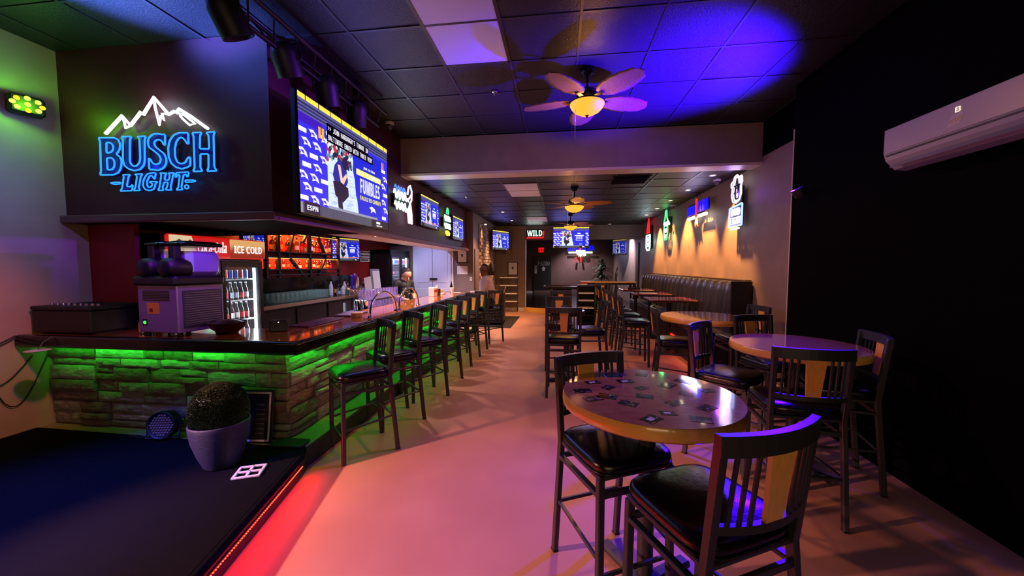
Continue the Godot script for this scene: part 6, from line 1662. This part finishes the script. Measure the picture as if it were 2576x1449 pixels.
func bar_things() -> void:
	# card terminal, mats, coaster stack
	var b := thing("card_terminal", "black box terminal with a small white light on the bar corner", "terminal", Vector3(-2.5, 1.0, -3.0), 30)
	part(b, "body", slab(-0.07, 0.07, 0, 0.1, -0.05, 0.05, 0.008), mats.black)
	part(b, "indicator", B.new().box(Vector3(0, 0.085, 0.051), Vector3(0.008, 0.006, 0.004)), glow("indicator_white", Color(1, 1, 0.8), 3.0))
	solo("bar_mat", slab(-0.11, 0.11, 0, 0.012, -0.3, 0.3, 0.004), mt("mat_purple", Color(0.34, 0.22, 0.48), 0.5), "long purple rubber bar mat beside the black terminal", "bar mat", Vector3(-2.475, 1.001, -3.5), 0)
	solo("bar_mat", slab(-0.1, 0.1, 0, 0.02, -0.2, 0.2, 0.004), mats.mat_purple, "shorter purple bar mat further along the bar's inner edge", "bar mat", Vector3(-2.48, 1.001, -4.12), 0)
	solo("coaster_stack", B.new().lathe([Vector2(0, 0), Vector2(0.06, 0), Vector2(0.062, 0.005), Vector2(0.062, 0.05), Vector2(0.058, 0.055), Vector2(0, 0.055)], 24), mt("coaster_tan", Color(0.75, 0.55, 0.42), 0.7), "round tan stack of coasters on the bar before the chrome hoops", "coasters", Vector3(-2.29, 1.0, -3.92), 0)
	# chrome hoops: the service rails on the bar
	for k in 2:
		var z0: float = [-3.85, -4.6][k]
		var h := thing("chrome_hoop", ["chrome arched service rail on the bar nearer the stone corner", "chrome arched service rail on the bar nearer the bartender"][k], "rail", Vector3(-2.1, 1.0, z0))
		part(h, "arch", B.new().tube(arc(Vector3(0, 0.02, -0.33), Vector3(0, 0, 0.33), Vector3(0.0, 0.26, 0), 0.0, PI, 22), 0.013, 10), mats.chrome)
		for z in [0.0, -0.66]: part(h, "flange", B.new().lathe([Vector2(0, 0.0), Vector2(0.035, 0.0), Vector2(0.03, 0.012), Vector2(0.014, 0.03)], 18, Vector3(0, 0, z)), mats.chrome)
	# glass rack with glasses tinted as if lit purple
	var r := thing("glass_rack", "steel drainer shelf holding upturned glasses behind the bar", "rack", Vector3(-2.85, 0.16, -5.6))
	part(r, "shelf", slab(-0.22, 0.2, 0.74, 0.77, 0.75, -0.75, 0.005), mats.steel)
	part(r, "upper_shelf", slab(-0.22, -0.02, 0.9, 0.915, 0.4, -0.75, 0.003), mats.steel)
	for q in [[-0.2, 0.7], [0.18, 0.7], [-0.2, -0.7], [0.18, -0.7]]: part(r, "leg", slab(q[0] - 0.015, q[0] + 0.015, -0.16, 0.9 if q[0] < 0 else 0.74, q[1] - 0.015, q[1] + 0.015), mats.steel)
	var gl := glass("glass_lit_violet", Color(0.6, 0.5, 0.85), 0.1)  # purple light falling on the glasses is put into their tint
	var gs := B.new().lathe([Vector2(0.042, 0.0), Vector2(0.033, 0.14), Vector2(0.0, 0.142), Vector2(0.0, 0.135), Vector2(0.03, 0.13), Vector2(0.0405, 0.0)], 12).done()
	for i in 12:
		for j in 3: solo("upturned_glass", gs, gl, "upturned pint glass drying on the lower drainer shelf", "glass", Vector3(-2.72 - j * 0.1 + 0.01 * (i % 2), 0.931, -4.95 - i * 0.1), 0, "glasses on the lower drainer shelf") if j < 1 or i < 3 else null
	for i in 11:
		for j in 2: solo("upturned_glass", gs, gl, "upturned pint glass drying on the upper drainer shelf", "glass", Vector3(-2.92 - j * 0.1, 1.076, -5.28 - i * 0.1), 0, "glasses on the upper drainer shelf")
	for i in 8: solo("steel_tumbler", B.new().lathe([Vector2(0, 0), Vector2(0.033, 0), Vector2(0.043, 0.16), Vector2(0.045, 0.165), Vector2(0.041, 0.16), Vector2(0.03, 0.01), Vector2(0, 0.008)], 16), mats.chrome, "polished steel shaker cup beside the upturned glasses", "cup", Vector3(-2.72 - 0.09 * (i % 2), 0.931, -4.86 + 0.0 - (i / 2) * 0.0 + (i / 2) * 0.095 - 0.0) if i < 2 else Vector3(-2.82 - 0.09 * (i % 2), 0.931, -5.02 + (i / 2) * 0.06), 0, "steel shaker cups") if i < 4 else null
	# things further down the bar
	var n := thing("napkin_caddy", "white and red napkin box on the bar in front of the doors", "caddy", Vector3(-2.45, 1.0, -6.9), 80)
	part(n, "box", slab(-0.07, 0.07, 0, 0.17, -0.06, 0.06, 0.006), mats.paper)
	part(n, "red_patch", slab(-0.05, 0.05, 0.08, 0.13, 0.06, 0.0615), mats.label_red)
	var n2 := thing("straw_caddy", "black straw and napkin holder next to the white napkin box", "caddy", Vector3(-2.47, 1.0, -7.15), 85)
	part(n2, "box", slab(-0.08, 0.08, 0, 0.13, -0.06, 0.06, 0.006), mats.black)
	for k in 6: part(n2, "straw", B.new().tube([Vector3(-0.05 + k * 0.02, 0.1, 0), Vector3(-0.055 + k * 0.022, 0.2, 0.01)], 0.003, 5), mats.paper)
	var n3 := thing("condiment_tray", "pale condiment tray of small jars along the bar", "tray", Vector3(-2.46, 1.0, -7.42), 90)
	part(n3, "tray", slab(-0.1, 0.1, 0, 0.03, -0.06, 0.06, 0.004), mats.white_plastic)
	for k in 3: part(n3, "jar", B.new().lathe([Vector2(0, 0.03), Vector2(0.025, 0.03), Vector2(0.025, 0.09), Vector2(0.018, 0.1), Vector2(0, 0.1)], 12, Vector3(-0.06 + k * 0.06, 0, 0)), mats.coaster_tan)
	solo("paper_cup", B.new().lathe([Vector2(0, 0), Vector2(0.03, 0), Vector2(0.045, 0.125), Vector2(0.047, 0.13), Vector2(0.043, 0.128), Vector2(0.028, 0.008), Vector2(0, 0.006)], 20), mats.paper, "white paper cup standing alone near the far end of the bar", "cup", Vector3(-2.28, 1.0, -7.6))
	bottle(2, mats.beer_0, mats.label_silver, "dark beer bottle standing at the very end of the bar", "", Vector3(-2.42, 1.0, -8.02), 1.1)
	solo("paper_receipt", slab(-0.1, 0.1, 0, 0.002, -0.06, 0.06), mats.paper, "white paper lying on the bar beside the dark bottle", "paper", Vector3(-2.3, 1.0, -7.95), 20)

func far_end() -> void:
	# brick passage wall
	var w := thing("brick_panel", "wall panel of pale stacked bricks behind the seated man", "brick wall", Vector3(-2.265, 0, -10.15))
	part(w, "mortar", slab(0, 0.008, 0.9, 2.78, 0, -2.1), mats.grey_plastic)
	var bk := B.new().box(Vector3.ZERO, Vector3(0.02, 0.088, 0.27), 0.006).done()
	for r in 19:
		for k in 8:
			var z := -0.14 - k * 0.28 - (0.14 if r % 2 else 0.0)
			if z < -2.0: continue
			part(w, "brick", bk, [mt("brick_tan", Color(0.62, 0.5, 0.42), 0.8), mt("brick_grey", Color(0.48, 0.42, 0.38), 0.8), mt("brick_dark", Color(0.36, 0.3, 0.28), 0.8)][(r * 3 + k * 5) % 3], Vector3(0.018, 0.95 + r * 0.098, z))
	var up := thing("wall_uplight", "warm light fixture at the top of the brick panel", "wall light", Vector3(-2.16, 2.8, -10.45))
	part(up, "bracket", B.new().tube([Vector3(-0.1, 0.0, 0), Vector3(0.02, 0.02, 0), Vector3(0.03, -0.03, 0)], 0.01, 6), mats.black)
	part(up, "lens", B.new().lathe([Vector2(0, -0.04), Vector2(0.03, -0.038), Vector2(0.035, -0.02)], 12, Vector3(0.03, 0, 0)), mats.spot_lens)
	spot(up, Vector3(0.03, -0.05, 0), Vector3(-0.12, -1.2, 0), Color(1.0, 0.68, 0.35), 1.6, 34, 0.8, 0.03)
	struct("door_2", slab(-2.262, -2.24, 0, 2.05, -9.62, -10.1), mt("door_grey", Color(0.40, 0.35, 0.35), 0.5))
	# framed pictures and notices
	for q in [[Vector3(-2.56, 1.85, -9.49), 0.26, 0.34, "black-framed certificate on the mauve wall beside the white doors", 0.0], [Vector3(-1.67, 1.5, -12.99), 0.33, 0.45, "wooden-framed picture on the far wall under the loudspeaker", 0.0]]:
		var f := thing("framed_picture", q[3], "picture", q[0], q[4])
		part(f, "backing", slab(-q[1] / 2, q[1] / 2, -q[2] / 2, q[2] / 2, 0.0, 0.012), mats.paper)
		part(f, "print", slab(-q[1] * 0.12, q[1] * 0.1, -q[2] * 0.05, q[2] * 0.15, 0.012, 0.0135), mats.grey_plastic)
		for s in [-1, 1]:
			part(f, "frame", B.new().box(Vector3(s * q[1] / 2, 0, 0.012), Vector3(0.025, q[2] + 0.025, 0.024), 0.004), mats.wood_dark)
			part(f, "frame", B.new().box(Vector3(0, s * q[2] / 2, 0.012), Vector3(q[1] + 0.025, 0.025, 0.024), 0.004), mats.wood_dark)
	solo("paper_notice", slab(-0.14, 0.14, -0.11, 0.11, 0.0, 0.003), mats.paper, "white paper notice taped below the certificate", "notice", Vector3(-2.56, 1.48, -9.497))
	var th := thing("thermostat", "small white thermostat on the mauve wall corner", "thermostat", Vector3(-2.33, 1.25, -9.495))
	part(th, "plate", slab(-0.03, 0.03, -0.05, 0.05, 0, 0.015, 0.004), mats.white_plastic)
	part(th, "dial", slab(-0.012, 0.012, 0.0, 0.02, 0.015, 0.02), mats.grey_plastic)
	# loudspeaker
	var l := thing("wall_loudspeaker", "black loudspeaker on a bracket in the far corner", "loudspeaker", Vector3(-1.9, 2.16, -12.72), 18)
	part(l, "cabinet", B.new().prism(PackedVector2Array([Vector2(-0.2, 0), Vector2(0.2, 0), Vector2(0.22, 0.56), Vector2(0.16, 0.62), Vector2(-0.16, 0.62), Vector2(-0.22, 0.56)]), -0.16, 0.16), mats.black)
	part(l, "grille", slab(-0.18, 0.18, 0.04, 0.56, 0.16, 0.17, 0.004), mats.dark_plastic)
	part(l, "badge", slab(0.06, 0.11, 0.06, 0.09, 0.17, 0.173), mats.steel)
	part(l, "bracket", slab(-0.03, 0.03, -0.15, 0.06, -0.16, -0.1), mats.black)
	# white stepped shelf
	var s := thing("step_shelf", "white metal step shelf against the far wall", "shelf", Vector3(-1.78, 0, -12.75))
	for y in [0.35, 0.62, 0.9, 1.17]: part(s, "step", slab(-0.3, 0.3, y, y + 0.03, -0.18, 0.18, 0.005), mats.white_plastic)
	for x in [-0.29, 0.29]: part(s, "side", slab(x - 0.012, x + 0.012, 0, 1.17, -0.18, -0.12), mats.grey_plastic)
	# game cabinet and mat
	solo("floor_mat", slab(-0.5, 0.5, 0.0, 0.01, -1.1, 1.1, 0.004), mats.black, "dark rubber floor mat under the black game cabinet", "mat", Vector3(-1.75, 0, -10.4), 0)
	var g := thing("game_cabinet", "black game cabinet with round knobs on its front and a tan flap on top", "game cabinet", Vector3(-1.83, 0.01, -10.0), 6)
	part(g, "body", slab(-0.3, 0.3, 0.05, 0.86, -0.7, 0.3, 0.01), mats.black)
	part(g, "top_tray", slab(-0.26, 0.26, 0.86, 0.88, -0.66, 0.26), mt("tray_orange", Color(0.78, 0.5, 0.25), 0.5))
	part(g, "rim", slab(-0.31, -0.28, 0.86, 0.95, -0.7, 0.3), mats.black)
	part(g, "rim", slab(-0.3, 0.3, 0.86, 0.97, -0.7, -0.67), mats.black)
	part(g, "flap", B.new().box(Vector3(0.3, 0.86, -0.15), Vector3(0.012, 0.26, 0.7), 0.003, Basis(Vector3.BACK, -0.25)), mt("card_tan", Color(0.55, 0.45, 0.34), 0.7))
	var kn := B.new().lathe([Vector2(0, 0.03), Vector2(0.02, 0.026), Vector2(0.032, 0.008), Vector2(0.033, 0)], 14).done()
	for r in 6:
		for c in 6: part(g, "knob", kn, mats.black_gloss, Vector3(-0.23 + c * 0.092 + (0.04 if r % 2 else 0.0) - 0.02, 0.14 + r * 0.1, 0.3), Basis(Vector3.RIGHT, PI / 2))
	for x in [-0.24, 0.24]: part(g, "caster", slab(x - 0.03, x + 0.03, 0, 0.05, 0.15, 0.25, 0.006), mats.dark_plastic)
	# coats on the brick wall
	var ct := thing("hanging_bag", "black bag hanging on the brick panel by the seated man", "bag", Vector3(-2.12, 1.3, -11.3))
	part(ct, "bag", B.new().lathe([Vector2(0, 0), Vector2(0.09, 0.01), Vector2(0.11, 0.15), Vector2(0.07, 0.33), Vector2(0.02, 0.42), Vector2(0, 0.43)], 18), mats.black)
	part(ct, "hook", B.new().tube([Vector3(-0.1, 0.44, 0), Vector3(0, 0.44, 0), Vector3(0.0, 0.41, 0)], 0.006, 6), mats.steel)
	# the alcove
	struct("wall_alcove_left", slab(-2.1, -1.95, 0, HF, -13.15, -19.6), mats.brown_wall)
	struct("wall_alcove_back", slab(-2.1, 2.82, 0, HF, -19.5, -19.62), mats.brown_wall)
	var curve := [[-1.22, -19.5], [XR, -19.5], [XR, -12.9]]
	for i in 15:
		var a := PI * 0.02 + PI * 0.96 * i / 14.0
		curve.append([0.75 + 1.98 * cos(a), -12.95 + 0.65 * sin(a)])
	struct("floor_alcove", flat(curve, 0.0, 0.165), mt("alcove_dark", Color(0.07, 0.06, 0.06), 0.25))
	struct("floor_alcove_side", slab(-1.95, -1.22, 0.0, 0.165, -13.16, -19.5), mats.alcove_dark)
	var lip := []
	for i in 15:
		var a := PI * 0.02 + PI * 0.96 * i / 14.0
		lip.append(Vector3(0.75 + 1.985 * cos(a), 0.08, -12.945 + 0.655 * sin(a)))
	var lrows := []
	for y in [0.0, 0.05, 0.12, 0.166]:
		var r := PackedVector3Array()
		for q in lip: r.append(Vector3(q.x, y, q.z + (0.01 if y > 0.0 and y < 0.16 else 0.004)))
		lrows.append(r)
	struct("trim_5", B.new().grid(lrows), mats.table_rim)
	var d := struct("door_3", slab(-1.39, -0.48, 0.165, 2.1, -19.42, -19.5, 0.01), mt("door_dark", Color(0.09, 0.11, 0.11), 0.35))
	letters(d, "lettering", "PATIO", mats.paper, Vector3(-0.88, 1.73, -19.41), Basis.IDENTITY, 0.62, 0.2, 0.006, serif)
	part(d, "arrow", B.new().prism(PackedVector2Array([Vector2(0, 0.22), Vector2(0.12, 0.08), Vector2(0.06, 0.08), Vector2(0.06, -0.02), Vector2(-0.06, -0.02), Vector2(-0.06, 0.08), Vector2(-0.12, 0.08)]), 0.0, 0.006, Vector3(-0.88, 1.37, -19.416)), mats.paper)
	part(d, "notice", slab(-1.35, -1.22, 1.2, 1.62, -19.41, -19.416), mats.paper)
	part(d, "kick_plate", slab(-1.36, -0.5, 0.17, 0.32, -19.41, -19.418), mats.steel)
	var ex := thing("exit_sign", "glowing red EXIT sign above the patio door", "exit sign", Vector3(-1.0, 2.42, -19.47))
	part(ex, "box", slab(-0.16, 0.16, -0.14, 0.16, -0.03, 0.03, 0.006), mats.black)
	letters(ex, "lettering", "EXIT", glow("exit_red", Color(1.0, 0.05, 0.04), 2.5), Vector3(0, 0.01, 0.034), Basis.IDENTITY, 0.28, 0.24, 0.006)
	struct("baseboard_alcove", slab(-1.95, -1.4, 0.165, 0.28, -19.47, -19.5), mats.white_trim)
	# lamps that wash the alcove walls
	for q in [[Vector3(0.6, HF - 0.004, -18.3), 12.0, "round alcove ceiling light behind the hanging screen"], [Vector3(2.2, HF - 0.004, -14.6), 16.0, "round alcove ceiling light close to the passage wall"]]:
		var c := thing("alcove_light", q[2], "ceiling light", q[0])
		part(c, "ring", B.new().lathe([Vector2(0.06, 0.0), Vector2(0.08, -0.008), Vector2(0.09, 0.002)], 18), mats.white_plastic)
		part(c, "lens", B.new().lathe([Vector2(0, -0.003), Vector2(0.065, -0.003)], 18), mats.downlight_lens)
		spot(c, Vector3(0, -0.03, 0), Vector3(0.15, -1, -0.15), Color(0.92, 0.84, 0.95), q[1], 62, 0.8, 0.05)
	# potted plant
	var p := thing("potted_palm", "dark leafy potted plant in the alcove corner", "plant", Vector3(2.0, 0.165, -18.55))
	p.scale = Vector3(1.1, 1.3, 1.1)
	part(p, "pot", B.new().lathe([Vector2(0, 0), Vector2(0.2, 0), Vector2(0.26, 0.4), Vector2(0.24, 0.4), Vector2(0.2, 0.36), Vector2(0, 0.36)], 20), mats.black)
	part(p, "stem", B.new().tube([Vector3(0, 0.36, 0), Vector3(0.02, 0.8, 0.01), Vector3(-0.01, 1.2, 0)], 0.025, 7), mats.wood_dark)
	for k in 34:
		var an := k * 2.399
		var up2 := rng.randf_range(0.15, 1.3)
		var base := Vector3(0, 0.55 + 0.7 * (k / 34.0), 0)
		var out := Vector3(cos(an), up2, sin(an)).normalized() * rng.randf_range(0.4, 0.62)
		var side := out.cross(Vector3.UP).normalized()
		var rows := []
		for i in 5:
			var t := i / 4.0
			var c := base + out * t - Vector3(0, 0.3 * t * t, 0)
			var w2 := 0.07 * sin(PI * (0.1 + 0.88 * t))
			rows.append(PackedVector3Array([c - side * w2, c + Vector3(0, 0.015, 0), c + side * w2]))
		part(p, "leaf", B.new().grid(rows), mats.foliage)
	# door edge on the passage wall
	struct("door_4", slab(2.66, 2.699, 0.165, 2.4, -13.3, -13.75), mt("door_brown", Color(0.2, 0.14, 0.11), 0.5))

func skin_body(called: String, bones: Array, cell: float, blend: float, to: Node, sc := 1.0) -> MeshInstance3D:
	var m := mt("body_paint", Color.WHITE, 0.7)
	m.vertex_color_use_as_albedo = true
	return part(to, called, body_mesh(bones, cell, blend), m)

func head_parts(t: Node3D, at: Vector3, bs: Basis, skin: Color, hair: Color, bun: bool) -> void:
	# face towards bs.z
	var P := func(x: float, y: float, z: float) -> Vector3: return at + bs * Vector3(x, y, z)
	var dark := skin.darkened(0.25)
	var lip := skin.lerp(Color(0.5, 0.15, 0.15), 0.4)
	var q := [
		[P.call(0, 0.03, -0.015), P.call(0, 0.035, 0.015), 0.083, 0.08, skin], [P.call(0, -0.045, 0.03), P.call(0, -0.085, 0.05), 0.058, 0.036, skin],
		[P.call(0, -0.005, 0.083), P.call(0, -0.035, 0.105), 0.009, 0.014, skin], [P.call(-0.018, -0.066, 0.083), P.call(0.018, -0.066, 0.083), 0.009, 0.009, lip],
		[P.call(-0.034, 0.003, 0.078), P.call(-0.028, 0.003, 0.08), 0.008, 0.008, Color(0.08, 0.06, 0.05)], [P.call(0.034, 0.003, 0.078), P.call(0.028, 0.003, 0.08), 0.008, 0.008, Color(0.08, 0.06, 0.05)],
		[P.call(-0.05, 0.022, 0.068), P.call(-0.018, 0.026, 0.082), 0.006, 0.005, hair.lerp(dark, 0.4)], [P.call(0.05, 0.022, 0.068), P.call(0.018, 0.026, 0.082), 0.006, 0.005, hair.lerp(dark, 0.4)],
		[P.call(-0.086, 0.012, -0.008), P.call(-0.086, -0.022, -0.004), 0.014, 0.01, dark], [P.call(0.086, 0.012, -0.008), P.call(0.086, -0.022, -0.004), 0.014, 0.01, dark],
		[P.call(0, -0.06, -0.02), P.call(0, -0.15, -0.03), 0.052, 0.055, skin]]
	skin_body("head", q, 0.007, 0.014, t)
	var hq := [[P.call(0, 0.055, -0.045), P.call(0, 0.078, -0.015), 0.084, 0.072, hair], [P.call(0, 0.01, -0.055), P.call(0, -0.03, -0.05), 0.068, 0.055, hair], [P.call(-0.055, 0.05, -0.02), P.call(-0.06, 0.01, -0.03), 0.04, 0.03, hair], [P.call(0.055, 0.05, -0.02), P.call(0.06, 0.01, -0.03), 0.04, 0.03, hair]]
	if bun: hq.append_array([[P.call(0, 0.07, -0.1), P.call(0, 0.02, -0.13), 0.04, 0.035, hair], [P.call(0, 0.02, -0.13), P.call(0.01, -0.14, -0.12), 0.03, 0.015, hair]])
	skin_body("hair", hq, 0.009, 0.02, t)

func hand_bones(wrist: Vector3, dir: Vector3, palm_n: Vector3, skin: Color) -> Array:
	var d := dir.normalized()
	var s := d.cross(palm_n).normalized()
	var q := [[wrist, wrist + d * 0.04, 0.026, 0.03, skin]]
	for k in 4:
		var b := wrist + d * 0.07 + s * (0.03 - 0.02 * k)
		var l: float = [0.062, 0.074, 0.07, 0.055][k]
		q.append([wrist + d * 0.03 + s * (0.018 - 0.012 * k), b, 0.014, 0.0105, skin])
		q.append([b, b + d * l * 0.55 + palm_n * -0.012, 0.0095, 0.009, skin])
		q.append([b + d * l * 0.55 + palm_n * -0.012, b + d * l * 0.85 + palm_n * -0.035, 0.009, 0.0075, skin])
	q.append([wrist + d * 0.015 + s * 0.025, wrist + d * 0.05 + s * 0.052 - palm_n * 0.01, 0.014, 0.0105, skin])
	q.append([wrist + d * 0.05 + s * 0.052 - palm_n * 0.01, wrist + d * 0.085 + s * 0.055 - palm_n * 0.022, 0.0105, 0.008, skin])
	return q

func people() -> void:
	# bartender behind the bar, looking down at her work
	var skin := Color(0.72, 0.52, 0.42)
	var top := Color(0.10, 0.10, 0.09)
	var tan := Color(0.70, 0.56, 0.44)
	var t := thing("person", "bartender in a dark patterned top looking down behind the bar", "person", Vector3(-3.08, 0.0, -6.9), 62)
	var body := [
		[Vector3(0, 0.92, 0), Vector3(0, 1.06, 0.02), 0.135, 0.12, top], [Vector3(0, 1.06, 0.02), Vector3(0, 1.2, 0.05), 0.125, 0.13, top], [Vector3(-0.12, 1.26, 0.05), Vector3(0.12, 1.26, 0.05), 0.07, 0.07, top],
		[Vector3(0, 1.2, 0.1), Vector3(0, 1.27, 0.085), 0.065, 0.05, tan], [Vector3(0, 1.28, 0.06), Vector3(0, 1.36, 0.09), 0.05, 0.048, skin],
		[Vector3(-0.08, 0.9, 0), Vector3(-0.09, 0.5, 0.01), 0.09, 0.065, top], [Vector3(-0.09, 0.5, 0.01), Vector3(-0.09, 0.07, -0.02), 0.062, 0.045, top], [Vector3(-0.09, 0.04, -0.02), Vector3(-0.09, 0.035, 0.14), 0.04, 0.034, Color(0.05, 0.05, 0.05)],
		[Vector3(0.08, 0.9, 0), Vector3(0.09, 0.5, 0.01), 0.09, 0.065, top], [Vector3(0.09, 0.5, 0.01), Vector3(0.09, 0.07, -0.02), 0.062, 0.045, top], [Vector3(0.09, 0.04, -0.02), Vector3(0.09, 0.035, 0.14), 0.04, 0.034, Color(0.05, 0.05, 0.05)],
		[Vector3(-0.18, 1.26, 0.05), Vector3(-0.23, 1.02, 0.06), 0.055, 0.043, top], [Vector3(-0.23, 1.02, 0.06), Vector3(-0.1, 0.94, 0.25), 0.04, 0.029, skin],
		[Vector3(0.18, 1.26, 0.05), Vector3(0.23, 1.02, 0.06), 0.055, 0.043, top], [Vector3(0.23, 1.02, 0.06), Vector3(0.1, 0.94, 0.25), 0.04, 0.029, skin]]
	skin_body("body", body, 0.014, 0.035, t)
	head_parts(t, Vector3(0, 1.41, 0.13), Basis(Vector3.RIGHT, 0.5), skin, Color(0.13, 0.08, 0.06), true)
	skin_body("hand", hand_bones(Vector3(-0.1, 0.94, 0.25), Vector3(0.5, -0.1, 0.8), Vector3(0, 1, 0.1), skin), 0.006, 0.01, t)
	skin_body("hand", hand_bones(Vector3(0.1, 0.94, 0.25), Vector3(-0.5, -0.1, 0.8), Vector3(0, 1, 0.1), skin), 0.006, 0.01, t)
	for k in 12: part(t, "shirt_patch", B.new().lathe([Vector2(0, 0.004), Vector2(0.02, 0.003), Vector2(0.022, 0)], 7, Vector3.ZERO), mt("patch_tan", Color(0.55, 0.42, 0.32), 0.8) if k % 2 else mt("patch_green", Color(0.2, 0.22, 0.14), 0.8), Vector3(-0.1 + 0.05 * (k % 5), 1.0 + 0.05 * (k / 3), 0.135 + 0.01 * (k / 3)), Basis(Vector3.RIGHT, PI / 2))
	# customer on the last stool
	var sk := Color(0.33, 0.21, 0.16)
	var sh := Color(0.66, 0.58, 0.62)
	var jean := Color(0.08, 0.10, 0.26)
	var m := thing("person", "seated man in a pale long-sleeved shirt and jeans at the bar end", "person", Vector3(-1.53, 0, -7.62), -80)
	var mb := [
		[Vector3(-0.06, 0.83, -0.02), Vector3(0.06, 0.83, -0.02), 0.135, 0.135, jean], [Vector3(0, 0.92, -0.02), Vector3(0, 1.1, 0.0), 0.15, 0.155, sh], [Vector3(0, 1.1, 0.0), Vector3(0, 1.22, 0.02), 0.16, 0.14, sh], [Vector3(-0.16, 1.3, 0.02), Vector3(0.16, 1.3, 0.02), 0.075, 0.075, sh], [Vector3(0, 1.33, 0.03), Vector3(0, 1.42, 0.05), 0.058, 0.055, sk],
		[Vector3(-0.09, 0.82, 0.0), Vector3(-0.12, 0.8, 0.38), 0.1, 0.075, jean], [Vector3(-0.12, 0.8, 0.38), Vector3(-0.12, 0.36, 0.36), 0.072, 0.05, jean], [Vector3(-0.12, 0.33, 0.36), Vector3(-0.12, 0.31, 0.52), 0.048, 0.038, Color(0.05, 0.05, 0.07)],
		[Vector3(0.09, 0.82, 0.0), Vector3(0.2, 0.76, 0.34), 0.1, 0.075, jean], [Vector3(0.2, 0.76, 0.34), Vector3(0.26, 0.3, 0.24), 0.072, 0.05, jean], [Vector3(0.26, 0.27, 0.24), Vector3(0.3, 0.24, 0.4), 0.048, 0.038, Color(0.05, 0.05, 0.07)],
		[Vector3(-0.22, 1.3, 0.02), Vector3(-0.34, 1.07, 0.0), 0.068, 0.052, sh], [Vector3(-0.34, 1.07, 0.0), Vector3(-0.2, 1.02, 0.2), 0.05, 0.036, sh],
		[Vector3(0.22, 1.3, 0.02), Vector3(0.28, 1.05, 0.1), 0.068, 0.052, sh], [Vector3(0.28, 1.05, 0.1), Vector3(0.14, 1.04, 0.32), 0.05, 0.036, sh]]
	skin_body("body", mb, 0.015, 0.04, m)
	head_parts(m, Vector3(0, 1.49, 0.06), Basis(Vector3.UP, 1.0), sk, Color(0.05, 0.04, 0.04), false)
	skin_body("hand", hand_bones(Vector3(-0.2, 1.02, 0.2), Vector3(0.6, 0, 0.8), Vector3(0, 1, 0), sk), 0.006, 0.01, m)
	skin_body("hand", hand_bones(Vector3(0.14, 1.04, 0.32), Vector3(-0.3, 0, 0.9), Vector3(0, 1, 0), sk), 0.006, 0.01, m)
